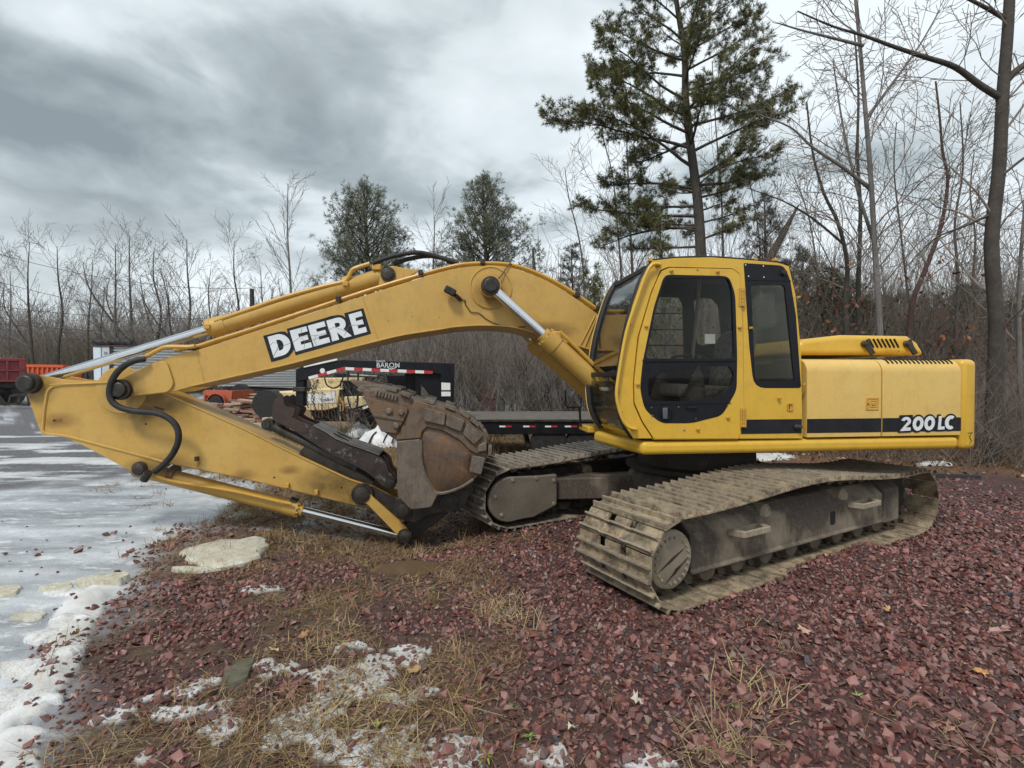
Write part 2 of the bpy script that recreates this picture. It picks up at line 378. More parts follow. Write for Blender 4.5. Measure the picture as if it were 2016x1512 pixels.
# flat lettering from outlines
def arc(cx, cy, rx, ry, a0, a1, n=12): return [(cx + rx * math.cos(R(a0 + (a1 - a0) * i / n)), cy + ry * math.sin(R(a0 + (a1 - a0) * i / n))) for i in range(n + 1)]
LETTERS = {
 'E': ([(0,0),(1,0),(1,.24),(.42,.24),(.42,.39),(.92,.39),(.92,.61),(.42,.61),(.42,.76),(1,.76),(1,1),(0,1)], []),
 'D': ([(0,0),(.45,0)] + arc(.45,.5,.55,.5,-90,90) + [(0,1)], [[(.36,.25),(.45,.25)] + arc(.45,.5,.2,.25,-90,90,8) + [(.36,.75)]]),
 'R': ([(0,0),(.36,0),(.36,.36),(.62,0),(1.04,0),(.72,.42)] + arc(.56,.69,.36,.31,-50,90,10) + [(0,1)], [[(.36,.58),(.5,.58)] + arc(.5,.675,.12,.1,-90,90,6) + [(.36,.775)]]),
 'L': ([(0,0),(1,0),(1,.22),(.42,.22),(.42,1),(0,1)], []),
 'C': (arc(.52,.5,.52,.52,52,308,20) + arc(.56,.5,.22,.27,296,64,12), []),
 '0': (arc(.5,.5,.5,.53,0,345,22), [arc(.5,.5,.2,.26,0,345,16)]),
 '2': ([(0,0),(1,0),(1,.24),(.52,.24)] + arc(.5,.68,.47,.34,-22,165,12) + arc(.5,.68,.17,.13,165,-10,8), []),
}
def text_mesh(txt, size, m, name, parent, loc, rot=(R(90), 0, 0), ex=.002, squash=1):
    cu = bpy.data.curves.new(name, "FONT"); cu.body = txt; cu.size = size; cu.extrude = ex; cu.resolution_u = 3
    t = bpy.data.objects.new("tmp", cu); col.objects.link(t)
    me = bpy.data.meshes.new_from_object(t.evaluated_get(bpy.context.evaluated_depsgraph_get())); bpy.data.objects.remove(t); bpy.data.curves.remove(cu)
    me.name = name; me.materials.clear(); me.materials.append(m)
    o = bpy.data.objects.new(name, me); col.objects.link(o); o.parent = parent; o.location = loc; o.rotation_euler = rot; o.scale = (squash, 1, 1)
    return o
# ------------------------------------------------------------------ the excavator
LY = -1.21
EX = thing("excavator", "large yellow tracked excavator with arm folded back and rusty bucket resting by the tracks", "excavator", MC, TH)
def part(mb, name, m, parent=EX, **k): return mb.obj(name, m, parent, **k)
def P3(pts, y): return [(x, y, z) for x, z in pts]

# --- upper deck
zb, zs = .972, 1.098
mb = MB(); mb.prism([(-1.13, LY), (2.17, LY), (2.17, 1.2), (-.62, 1.2), (-.70, -.10), (-1.31, -.22)], zb, zs, axis='z')
part(mb, "deck_skirt", Y_CAB, bevel=.045, seg=4)
mb = MB(); mb.rod([(0, .80), (.05, .80), (.06, .66), (.36, .64)], (0, 0, .64), (0, 0, 1), 40); part(mb, "slewing_ring", FRAME_DARK)

# --- left engine panels: rounded shoulder section carried along x
def shoulder(x0, x1, name, m, zt=1.868, r=.13):
    sec = [(LY, 1.112), (LY, zt - r)] + [(LY + r - r * math.cos(a), zt - r + r * math.sin(a)) for a in (R(15), R(30), R(45), R(60), R(75), R(90))] + [(LY + .55, zt + .01), (LY + .55, 1.112)]
    return part(MB().prism(sec, x0, x1, axis='x'), name, m, bevel=.006)
xa = local_at(1589, 780, LY)[0]; xm = local_at(1736.5, 780, LY)[0]; xr = local_at(1893, 780, LY)[0]
pan1 = shoulder(xa, xm - .006, "engine_panel", Y_PANEL); pan2 = shoulder(xm + .006, xr - .004, "engine_panel", Y_PANEL)
# black strips on the rear panel's shoulder, painted for the shade in its slots
def slots(parent, px0, px1, n, lean):
    for i in range(n):
        x = px0 + (px1 - px0) * i / (n - 1)
        a = local_at(x, 703.5, LY + .1)[0]
        pts = []
        for t in range(5):
            an = R(42 + 11 * t); pts.append((a + lean * t / 4, LY + .13 - .1315 * math.cos(an), 1.868 - .13 + .1315 * math.sin(an)))
        MB().tube(pts, .0085, 6).obj("louver_slot", DARKSLOT, parent)
DARKSLOT = plain("slot_shade_and_chip_black", (.006, .006, .006, 1), .9, var=0, bump=0)  # flat black: shade inside slots and holes, also scratches and paint chips
slots(pan2, 1738, 1806, 9, .02); slots(pan2, 1814, 1862, 7, .02)
# latch recess
lx, lz = local_at(1718, 795, LY)
mb = MB(); s = .062
mb.prism([(lx - s - .01, lz - s), (lx + s, lz - s), (lx + s, lz + s), (lx - s - .01, lz + s)], LY - .006, LY + .004, holes=[[(lx - .045, lz - .045), (lx + .048, lz - .045), (lx + .048, lz + .045), (lx - .045, lz + .045)]])
mb.box((lx + .005, LY - .001, lz + .03), (.07, .01, .008)); mb.box((lx + .005, LY - .001, lz - .03), (.07, .01, .008)); mb.box((lx - .028, LY - .001, lz), (.008, .01, .06)); mb.box((lx + .034, LY - .001, lz), (.008, .01, .06)); mb.box((lx + .004, LY - .003, lz), (.03, .014, .03))
mb.obj("latch", Y_LINE, pan1, bevel=.003)
MB().rod([(0, .008), (.008, .008)], (lx - .055, LY - .006, lz), (0, -1, 0), 10).obj("lock_barrel", STEEL, pan1)
# stripe and numerals
def stripe(x0, x1, parent, z0=1.157, z1=1.292, y=LY):
    MB().span((x0, y - .0035, z0), (x1, y + .002, z1)).obj("black_stripe", DECAL_B, parent)
stripe(xa + .002, xm - .008, pan1); stripe(xm + .008, xr - .006, pan2)
def glyphs(spec, O, EXv, EYv, y, parent, m, back, mb_off, pad):
    """spec: (char, u0, u1); O, EXv, EYv: corner and edge vectors of the line of text in (x, z)"""
    O, EXv, EYv = Vector(O), Vector(EXv), Vector(EYv)
    nx, ny = EXv.normalized(), EYv.normalized()
    for c, u0, u1 in spec:
        put = lambda p: tuple(O + EXv * (u0 + (u1 - u0) * p[0]) + EYv * p[1])
        o, hs = LETTERS[c]
        MB().prism([put(p) for p in o], y - .003, y, holes=[[put(p) for p in h] for h in hs]).obj("letter", m, parent, sm=False)
        if back:
            cx = Vector((.5, .5)); w = (u1 - u0) * EXv.length; h = EYv.length
            gro = lambda p: put((.5 + (p[0] - .5) * (1 + 2 * pad / w), .5 + (p[1] - .5) * (1 + 2 * pad / h)))
            hull = o if c in '0L' else {'2': [(0,0),(1,0),(1,1.02),(0,1.02)], 'C': arc(.52,.5,.52,.52,0,345,22)}[c]
            MB().prism(fillet([gro(p) for p in hull], .012, 3), y + mb_off, y - .0005 + mb_off + .0025).obj("letter_backing", DECAL_B, parent, sm=False)
q = [local_at(1770.3, 848.4, LY), local_at(1878.8, 844.4, LY), local_at(1772.5, 821.5, LY)]
O2 = Vector(q[0]); EXv = Vector(q[1]) - O2; EYv = Vector((0.012, Vector(q[2]).y - O2.y))
glyphs([('2', 0, .185), ('0', .215, .41), ('0', .425, .615), ('L', .68, .80), ('C', .80, .995)], O2, EXv, EYv, LY - .008, pan2, DECAL_W, True, .002, .018)

# --- counterweight: rounded plan
pl = [(xr + .004, LY + .004)] + [(2.30 + .11 * math.sin(a), LY + .12 - .116 * math.cos(a)) for a in (0, .4, .8, 1.2)]
pl += [(2.46, -.85), (2.60, -.45), (2.66, 0), (2.60, .45), (2.46, .85), (2.30, 1.2), (xr + .004, 1.2)]
cw = part(MB().prism(pl, zb - .01, 1.872, axis='z'), "counterweight", Y_CAB, bevel=.055, seg=4)
mb = MB(); sc_ = [local_at(*p, LY - .001) for p in ((1906, 853), (1915, 851), (1909, 859), (1913, 868), (1910, 873))]
mb.tube([(x + .0, LY + .001, z) for x, z in sc_], .003, 4).obj("scratch", DARKSLOT, cw)
# body core behind the panels, right-hand boxes
mb = MB(); mb.span((.55, LY + .57, 1.1), (2.17, 1.19, 1.86)); mb.span((-.55, .70, 1.1), (.50, 1.19, 1.62)); mb.span((-.6, -.2, 1.1), (.53, .48, 1.25)); part(mb, "engine_bay_body", Y_PANEL, bevel=.03)
# --- raised hood
HY = -.80
hp = H([(1560, 699), (1579, 668.5), (1660, 659), (1790, 661), (1808, 674), (1824, 699)], HY)
hp = [(x, max(z, 1.86)) for x, z in hp]
hood = part(MB().prism(hp, HY, .75), "engine_hood", Y_CAB, bevel=.05, seg=4)
for i in range(7):
    x0, x1 = 1710.5 + i * 8.2, 1719.5 + i * 8.2
    a, b = local_at(x0, 665.5, HY), local_at(x1, 683, HY)
    MB().tube([(a[0], HY - .001, a[1] - .01), (b[0], HY - .001, b[1] - .005)], .011, 6).obj("vent_slot", DARKSLOT, hood)
for px in (1703, 1786):
    a = local_at(px, 681, HY)
    mb = MB(); mb.rod([(0, .035), (.02, .035), (.02, .022), (.05, .02)], (a[0] - .02, HY + .0, a[1] + .02), (0, -1, 0), 12)
    mb.beam((a[0] - .02, HY - .03, a[1] + .03), (a[0] + .05, HY - .05, a[1] - .09), .03, .05); mb.beam((a[0] + .0, HY - .03, a[1] + .07), (a[0] + .035, HY - .03, a[1] - .02), .02, .03)
    mb.obj("rubber_latch", STEEL2 if 'STEEL2' in globals() else BLACK_STEEL, hood, bevel=.006)
g = [local_at(*p, HY) for p in ((1737, 695), (1742, 689), (1766, 690), (1761, 696))]
MB().tube([(x, HY - (.0 if i in (0, 3) else .04), z) for i, (x, z) in enumerate(g)], .007, 6).obj("grab_handle", Y_LINE, hood)

# --- cab
cabout = H([(1247, 863), (1232, 840), (1222, 815), (1218, 785), (1218, 751), (1230, 664), (1246, 600), (1264, 548), (1285, 513)], LY) + H([(1330, 508), (1400, 506.5), (1464, 511), (1530, 517), (1553, 524), (1566, 580), (1577, 693), (1580, 863)], LY)
doorout = fillet(H([(1286, 866), (1263, 831), (1247, 795), (1246, 751), (1255, 664), (1281, 576), (1300, 532), (1316, 525), (1442, 528), (1456, 538), (1463, 640), (1465, 803), (1455, 865)], LY), .02)
qtr = fillet(H([(1464, 518), (1543, 523), (1555, 548), (1567, 620), (1577, 764), (1484, 764), (1475, 680)], LY), [.01, .05, .06, .03, .03, .12, .02])
cab = part(MB().prism(cabout, LY, LY + .05, holes=[doorout, qtr]), "cab", Y_CAB, bevel=.012)
cab['label'] = "yellow operator cab with dark glazed door"
def sub(mb, name, m, **k): return mb.obj(name, m, cab, **k)
def shrink(poly, d):
    c = Vector((sum(p[0] for p in poly) / len(poly), sum(p[1] for p in poly) / len(poly))); out = []
    for p in poly:
        v = Vector(p) - c; out.append(tuple(c + v * (1 - d / v.length)))
    return out
wind = fillet(H([(1307, 541), (1434, 544), (1446, 580), (1450, 700), (1449, 768), (1420, 818), (1360, 833), (1300, 833), (1268, 806), (1259, 765), (1264, 715), (1286, 606)], LY), .06)
door = sub(MB().prism(shrink(doorout, .012), LY - .012, LY + .03, holes=[wind]), "door", Y_CAB, bevel=.006)
up = fillet(H([(1310, 547), (1432, 549), (1439, 570), (1444, 706), (1270, 706), (1290, 608)], LY), .03)
low = fillet(H([(1275, 750), (1281, 739), (1306, 733), (1326, 722), (1434, 720.5), (1443, 735), (1438, 760), (1420, 776), (1395, 786), (1345, 790.5), (1282, 789), (1275, 778)], LY), .03)
sub(MB().prism(shrink(wind, .002), LY - .016, LY + .012, holes=[up, low]), "door_window_frame", BLACK, bevel=.004)
sub(MB().prism(shrink(up, -.004), LY - .004, LY + .001), "door_window", GLASS, sm=False)
sub(MB().prism(shrink(low, -.004), LY - .004, LY + .001), "door_window", GLASS, sm=False)
a, b = local_at(1262, 709, LY), local_at(1449, 708, LY)
sub(MB().beam((a[0] + .01, LY - .02, a[1] - .004), (b[0] - .01, LY - .02, b[1] - .004), .014, .02), "window_rail", BLACK)
# kick panel line, handle, screws
a, b = local_at(1272, 796, LY), local_at(1437, 793, LY)
sub(MB().beam((a[0], LY - .018, a[1]), (b[0], LY - .018, b[1]), .006, .006), "panel_seam", BLACK)
for p in ((1281, 802), (1283, 818), (1334, 801), (1430, 798), (1368, 824)):
    c = local_at(*p, LY); sub(MB().rod([(0, .008), (.006, .007)], (c[0], LY - .016, c[1]), (0, -1, 0), 8), "panel_screw", STEEL)
c = local_at(1310, 814, LY)
mb = MB(); mb.rod([(0, .062), (.01, .062), (.012, .052), (.004, .048)], (c[0], LY - .016, c[1]), (0, -1, 0), 24); hr = sub(mb, "handle_recess", BLACK)
sub(MB().span((c[0] - .042, LY - .045, c[1] - .05), (c[0] + .005, LY - .028, c[1] + .055)), "door_handle", plain("grey_plastic", (.09, .10, .11, 1), .45, bump=0), bevel=.008)
c = local_at(1358, 802, LY); sub(MB().tube([(c[0] - .05, LY - .018, c[1]), (c[0] - .045, LY - .035, c[1]), (c[0] + .045, LY - .035, c[1]), (c[0] + .05, LY - .018, c[1])], .008, 6), "pull_bar", BLACK)
# quarter window
qg = fillet(H([(1478, 562), (1540, 560), (1545, 566), (1564, 750), (1492, 751), (1486, 740)], LY), .02)
qf = sub(MB().prism(shrink(qtr, .003), LY - .004, LY + .02, holes=[qg]), "quarter_window_frame", BLACK, bevel=.004)
sub(MB().prism(shrink(qg, -.004), LY + .004, LY + .008), "quarter_window", GLASS_DIRTY, sm=False)
a, b = local_at(1471, 551, LY), local_at(1556, 553, LY); sub(MB().beam((a[0], LY - .006, a[1]), (b[0], LY - .006, b[1]), .006, .008), "window_seam", BLACK)
for p in ((1467, 522), (1502, 524), (1473, 544), (1503, 546)):
    c = local_at(*p, LY); sub(MB().rod([(0, .006), (.005, .006)], (c[0], LY - .004, c[1]), (0, -1, 0), 8), "rivet_head", LABEL_W)
c = local_at(1541, 538, LY); sub(MB().rod([(0, .03), (.03, .024), (.034, .012)], (c[0], LY - .003, c[1]), (0, -1, 0), 14), "rubber_bump_stop", RUBBER)
# stripe under the quarter window, rear lower panel seam, door lock, stop
a, b = local_at(1459, 824, LY)[0], local_at(1579, 822, LY)[0]; stripe(a, b - .004, cab)
c = local_at(1555, 801, LY); sub(MB().prism(fillet([(c[0] - .03, c[1] - .037), (c[0] + .03, c[1] - .037), (c[0] + .03, c[1] + .037), (c[0] - .03, c[1] + .037)], .012), LY - .012, LY + .001, holes=[[(c[0] - .018, c[1] - .024), (c[0] + .018, c[1] - .024), (c[0] + .018, c[1] + .024), (c[0] - .018, c[1] + .024)]]), "lock_plate", Y_LINE, bevel=.003)
sub(MB().box((c[0] - .012, LY - .002, c[1]), (.018, .006, .05)), "lock_slot", DARKSLOT)
c = local_at(1567, 841, LY); sub(MB().rod([(0, .034), (.015, .030), (.05, .014), (.055, .012)], (c[0], LY - .003, c[1]), (.5, -1, .1), 14), "door_stop", RUBBER)
# hinges and small yellow brackets
for p0, p1 in (((1459.5, 568), (1460, 604)), ((1461.5, 804), (1461.5, 841))):
    a, b = local_at(*p0, LY), local_at(*p1, LY); mb = MB()
    for k in range(5): 
        t0, t1 = k / 5, (k + .86) / 5
        mb.cyl((a[0] + (b[0] - a[0]) * t0, LY - .022, a[1] + (b[1] - a[1]) * t0), (a[0] + (b[0] - a[0]) * t1, LY - .022, a[1] + (b[1] - a[1]) * t1), .0145 - .002 * (k % 2), 10)
    mb.span((a[0] - .03, LY - .02, b[1]), (a[0] + .03, LY - .012, a[1])); sub(mb, "door_hinge", Y_LINE)
for p in ((1320, 534), (1411, 536), (1271, 643), (1254, 757), (1454, 645), (1476, 646), (1431, 822), (1372, 845), (1532, 784), (1569, 586), (1580, 757)):
    c = local_at(*p, LY); mb = MB(); mb.box((c[0], LY - .022, c[1]), (.03, .022, .02)); mb.box((c[0] + .006, LY - .03, c[1] + .004), (.014, .014, .014)); sub(mb, "screen_bracket", Y_LINE, bevel=.003)
for p in ((1372, 532), (1346, 847)): c = local_at(*p, LY); sub(MB().rod([(0, .009), (.004, .009)], (c[0], LY - .012, c[1]), (0, -1, 0), 10), "plug_bolt", STEEL)
# roof, rear wall, front frame, windscreen between the two cab sides
RY = -.22
roofl = H([(1264, 548), (1285, 513), (1330, 508), (1400, 506.5), (1464, 511), (1530, 517), (1553, 524), (1566, 580)], LY)
sub(MB().strip([(x, z - .03) for x, z in smooth(roofl[1:7], 4)], LY + .03, RY, .028), "roof", Y_CAB, bevel=.01)
sub(MB().tube(P3(smooth([(x, z + .006) for x, z in roofl[1:]], 4), LY + .014), .011, 6), "rain_gutter", RUBBER)
for px in (1283, 1489, 1529): c = local_at(px, 513, LY); sub(MB().box((c[0], LY + .03, c[1] + .012), (.035, .05, .03)), "roof_bracket", Y_LINE, bevel=.004)
rear = H([(1556, 534), (1577, 752), (1580, 863)], LY)
sub(MB().strip([rear[0], rear[1]], LY + .05, RY, .02), "rear_window", GLASS_DIRTY, sm=False)
sub(MB().strip([rear[1], (rear[2][0], 1.12)], LY + .05, RY, .02), "rear_wall", DARK)
fr = smooth(H([(1285, 516), (1264, 548), (1246, 600), (1230, 664), (1218, 751), (1218, 785), (1222, 815), (1232, 840), (1247, 862)], LY), 5)
kf = next(i for i, p in enumerate(fr) if p[1] < 1.74)
sub(MB().strip(fr[3:kf], LY + .05, RY - .05, .012), "windscreen", GLASS_FRONT, angle=60)
sub(MB().strip(fr[kf + 1:-3], LY + .05, RY - .05, .012), "lower_windscreen", GLASS, angle=60)
sub(MB().beam((fr[kf][0], LY + .05, fr[kf][1]), (fr[kf][0], RY - .04, fr[kf][1]), .03, .05), "windscreen_bar", BLACK, bevel=.006)
off = lambda L, d: [(x - d, z) for x, z in L]
sub(MB().tube(P3(off(fr, -.012), LY + .035), .030, 8), "near_pillar_seal", RUBBER)
sub(MB().tube(P3(off(fr, .004), RY - .035), .034, 8), "far_pillar", RUBBER)
sub(MB().tube(P3(off(fr[2:], .034), RY + .002), .007, 6), "pillar_trim", Y_PANEL)
sub(MB().strip([fr[-3], (fr[-1][0] + .01, fr[-1][1])], LY + .05, RY, .03), "front_sill", Y_CAB)
sub(MB().beam((fr[2][0], LY + .05, fr[2][1]), (fr[2][0], RY, fr[2][1]), .05, .04), "front_header", BLACK)
# handrail outside the near pillar
hrp = H([(1301, 520), (1284, 521), (1272, 540), (1256, 584), (1233, 655), (1217, 745), (1214, 780), (1220, 810), (1229, 832), (1240, 842), (1254, 845)], LY - .05)
hand = smooth([(x, LY - .05, z) for x, z in hrp], 4); hand[0] = (hand[0][0] + .01, LY, hand[0][2]); hand[-1] = (hand[-1][0] + .01, LY, hand[-1][2])
sub(MB().tube(hand, .0155, 10), "grab_rail", Y_CAB)
for k in (2, 15, 28, 37): p = hand[k]; sub(MB().box((p[0] + .015, LY - .025, p[2]), (.028, .06, .028)), "rail_mount", Y_LINE, bevel=.004)
# far side wall with two windows and guard bars
w1 = fillet(H([(1290, 584), (1339, 585), (1346, 600), (1349, 706), (1262, 706)], RY), .02); w2 = fillet(H([(1366, 592), (1375, 586), (1404, 587), (1416, 600), (1424, 672), (1382, 681), (1372, 676)], RY), .03)
ins = [(x * .97, z - .02) for x, z in cabout]
sub(MB().prism([(x, z) for x, z in cabout], RY, RY + .04, holes=[w1, w2]), "far_side_wall", DARK)
sub(MB().prism(shrink(w1, -.004), RY + .015, RY + .018), "far_window", GLASS, sm=False); sub(MB().prism(shrink(w2, -.004), RY + .015, RY + .018), "far_window", GLASS, sm=False)
for py in (617, 649, 680): a, b = local_at(1270, py, RY + .07), local_at(1352, py, RY + .07); sub(MB().cyl((a[0] - .05, RY + .07, a[1]), (b[0] + .04, RY + .07, b[1]), .009, 6), "guard_bar", BLACK)
sub(MB().strip([(x, z - .055) for x, z in roofl[1:7]], LY + .05, RY, .02), "headliner", DARK)
sub(MB().span((-1.08, LY + .06, 1.10), (.42, RY - .005, 1.13)), "cab_floor", DARK)
a, b = local_at(1378, 548, LY + .3), local_at(1363, 705, LY + .3); sub(MB().beam((a[0], LY + .3, a[1]), (b[0], LY + .3, b[1]), .035, .02), "inner_post", plain("tan_post", (.16, .13, .10, 1), .7))
# operator seat: cushion, backrest, headrest, armrest
sy = (LY + RY) / 2 - .02; sx = local_at(1425, 700, sy)[0]
mb = MB(); mb.prism(fillet([(sx - .62, 1.50), (sx - .02, 1.46), (sx - .02, 1.60), (sx - .60, 1.63)], .05), sy - .25, sy + .25); sub(mb, "seat_cushion", SEATC, bevel=.04, seg=3)
sub(MB().prism(fillet([(sx - .06, 1.58), (sx + .12, 1.55), (sx + .24, 2.16), (sx + .14, 2.20), (sx + .03, 2.08)], .05), sy - .25, sy + .25), "seat_back", SEATC, bevel=.05, seg=3)
sub(MB().prism(fillet([(sx + .10, 2.20), (sx + .24, 2.18), (sx + .28, 2.42), (sx + .16, 2.44)], .05), sy - .13, sy + .13), "headrest", SEATC, bevel=.04, seg=3)
sub(MB().span((sx - .5, sy - .2, 1.12), (sx - .05, sy + .2, 1.48)), "seat_base", DARK, bevel=.02)
sub(MB().span((sx - .25, sy + .29, 1.74), (sx + .05, sy + .35, 1.80)), "armrest", DARK, bevel=.02)
for px, yy in ((1368, sy - .30), (1298, sy + .33)):
    c = local_at(px, 770, yy); mb = MB(); mb.rod([(0, .10), (.08, .085), (.1, .09), (.12, .075), (.14, .08), (.16, .064), (.18, .07), (.2, .055), (.22, .06), (.25, .042), (.28, .03)], (c[0], yy, c[1] - .08), (.12, 0, 1), 14)
    mb.span((c[0] - .10, yy - .1, 1.14), (c[0] + .12, yy + .1, c[1] - .06)); mb.tube([(c[0] + .03, yy, c[1] + .19), (c[0] + .045, yy, c[1] + .34)], .018, 8); sub(mb, "control_lever", plain("dusty_rubber", (.075, .066, .056, 1), .8, c2=(.04, .035, .03, 1)), bevel=.0)
c = local_at(1300, 715, sy); sub(MB().tube(smooth([(c[0] - .0, sy - .2, c[1] - .02), (c[0] + .08, sy - .18, c[1] + .06), (c[0] + .35, sy - .18, c[1] + .06), (c[0] + .42, sy - .2, c[1] - .05)], 5), .015, 6), "console_rail", DARK)
c = local_at(1200, 738, RY - .25); mb = MB(); mb.cyl((c[0] - .04, RY - .25, c[1] - .01), (c[0] + .06, RY - .22, c[1] + .03), .03, 10); mb.tube([(c[0] - .02, RY - .25, c[1]), (c[0] - .03, RY - .2, c[1] - .4)], .02, 8); sub(mb, "travel_lever", STEEL)
mb = MB(); c = local_at(1398, 667, LY); sub(MB().span((c[0] - .05, LY + .003, c[1] - .045), (c[0] + .052, LY + .006, c[1] + .045)), "white_notice", LABEL_W)
c = local_at(1513, 580, RY); sub(MB().span((c[0] - .08, RY - .02, c[1] - .07), (c[0] + .09, RY - .005, c[1] + .08)), "speaker_panel", DARK, bevel=.02)
# mirror bracket in front of the cab, wiper stubs, horn block
a = wall_at
mp_ = [local_at(*p, RY + .35) for p in ((1113, 768), (1113, 797), (1117, 801.5), (1144, 801.5), (1144, 782))]
mb = MB(); mb.tube([(x, RY + .35, z) for x, z in mp_], .010, 6); l = local_at(1141, 802, RY + .35); l2 = local_at(1143, 830, RY + .35)
mb.tube([(l[0], RY + .35, l[1]), (l2[0], RY + .35, l2[1] - .06)], .013, 6); part(mb, "mirror_bracket", BLACK)
l = local_at(1168, 840, RY + .3); part(MB().span((l[0] - .12, RY + .1, l[1] - .05), (l[0] + .20, RY + .5, l[1] + .02)), "front_step_plate", Y_CAB, bevel=.01)
# ------------------------------------------------------------------ boom, arm, bucket and thumb
BY = -.28; OFF = .18            # the boom stands a little to the right of the house's middle line
_la, _H, _part = local_at, H, part
def local_at(px, py, ly, ang=TH): return _la(px, py, ly + OFF, ang)
def H(pts, ly): return [local_at(x, y, ly) for x, y in pts]
def part(mb, name, m, parent=EX, **k): return mb.obj(name, m, parent, loc=(0, OFF, 0), **k)
top = H([(354, 696), (400, 685.5), (500, 653), (600, 620.5), (714, 583), (800, 556), (886, 531), (950, 523), (992, 524.5), (1030, 534), (1077, 553), (1124, 581), (1180, 620.5)], BY)
bot = H([(375, 762), (500, 734), (567, 719), (650, 697), (747, 672), (800, 660), (860, 651), (898, 645), (954, 642), (1011, 646), (1048, 656), (1096, 669.5), (1162, 690)], BY)
foot = [(-.55, 1.62), (-.36, 1.56), (-.24, 1.42), (-.30, 1.26), (-.46, 1.22)]
tip = H([(333, 773), (257, 781.5), (236, 781), (224, 770), (224, 759), (231, 748), (243, 741), (312, 709)], BY)
tops, bots = smooth(top, 4), smooth(bot, 4)
side = tops + foot + bots[::-1] + tip
mb = MB(); mb.prism(side, BY, BY + .02); mb.prism(side, -BY - .02, -BY)
mb.strip(tops + foot[:1], BY + .001, -BY - .001, -.016); mb.strip([foot[-1]] + bots[::-1], BY - .025, -BY + .025, -.016)
mb.prism([tops[0], bots[0], (bots[0][0] + .03, bots[0][1]), (tops[0][0] + .03, tops[0][1])], BY + .02, -BY - .02)
boom = part(mb, "boom", Y_BOOM, bevel=.004, seg=1)
tipp = fillet(H([(333, 772), (257, 780.5), (237, 780), (226, 769), (226, 760), (233, 750), (244, 743), (312, 711), (330, 712), (345, 757)], BY), [.03, .1, .1, .1, .1, .1, .1, .12, .12, .05])
for y_ in (BY - .022, -BY + .001): MB().prism(tipp, y_, y_ + .021).obj("tip_plate", Y_BOOM, boom, bevel=.006)
# weld seams
for p in (((386, 690), (402, 752)), ((714, 585), (745, 671))):
    a, b = H(p, BY); MB().tube([(a[0], BY, a[1]), (b[0], BY, b[1])], .007, 6).obj("weld_seam", Y_BOOM, boom)
# stiffener bars near the cab
for dx in (0, 11):
    a, b = H(((1171 + dx * .4, 622), (1138 + dx, 688)), BY); MB().beam((a[0], BY - .004, a[1]), (b[0], BY - .004, b[1]), .02, .014).obj("weld_bead", Y_BOOM, boom, bevel=.004)
# pins: collar + pin head
def pin(px, py, y, r, out, parent, m1=BLACK_STEEL, collar=1.35, m0=None):
    x, z = local_at(px, py, y)
    mb = MB(); mb.rod([(0, r * collar * 1.05), (out * .55, r * collar), (out * .56, r * 1.02), (out * .92, r), (out, r * .86), (out * .985, r * .72), (out * 1.0, r * .70), (out * .96, r * .1)], (x, y, z), (0, -1, 0), 24)
    return mb.obj("pin", m1, parent)
# main boss on the boom with its raised ring
x, z = local_at(966, 566, BY)
MB().rod([(-.004, .235), (.014, .235), (.016, .222), (.006, .215), (.006, .05)], (x, BY, z), (0, -1, 0), 40).obj("boss_ring", Y_BOOM, boom)
MB().rod([(0, .125), (.08, .105), (.16, .098)], (x, BY, z), (0, -1, 0), 28).obj("boss_tube", Y_BOOM, boom)
pin(965.5, 563, BY - .26, .072, .07, boom)
pin(239.5, 767, BY - .02, .075, .085, boom)
bx, bz = x, z
# black DEERE plate with white letters
def U(pts): return [(400 + a / 3.6, 480 + b / 3.6) for a, b in pts]
bk = H(U([(425, 652), (545, 622), (580, 622), (600, 638), (594, 602), (860, 527), (905, 512), (955, 504), (985, 506), (1008, 522), (1000, 492), (1135, 456), (1191, 637), (655, 790), (644, 745), (632, 768), (606, 800), (560, 818), (484, 838)]), BY)
MB().prism(bk, BY - .003, BY - .0005).obj("black_decal", DECAL_B, boom, sm=False)
q = H(U([(502, 809), (1163, 623), (457, 660)]), BY); O2 = Vector(q[0]); ex_ = Vector(q[1]) - O2; ey_ = Vector(q[2]) - O2
glyphs([('D', 0, .205), ('E', .232, .408), ('E', .425, .60), ('R', .622, .825), ('E', .862, 1.0)], O2, ex_, ey_, BY - .003, boom, DECAL_W, False, 0, 0)
# hairline cracks in the film
mb = MB()
for L in ([(470, 725), (495, 700), (540, 705), (520, 760), (500, 800)], [(520, 760), (560, 725), (635, 700), (690, 660), (700, 600)], [(690, 660), (720, 690), (715, 770)], [(700, 655), (800, 650), (865, 640), (905, 600), (935, 590), (1010, 620), (1040, 580), (1140, 570)], [(860, 545), (880, 590), (905, 640), (915, 705)], [(800, 650), (790, 690), (810, 740)], [(1000, 650), (1030, 600)], [(745, 690), (830, 665)]):
    mb.tube([(x, BY - .0062, z) for x, z in H(U(L), BY)], .0022, 4)
mb.obj("film_crack", STEEL, boom)
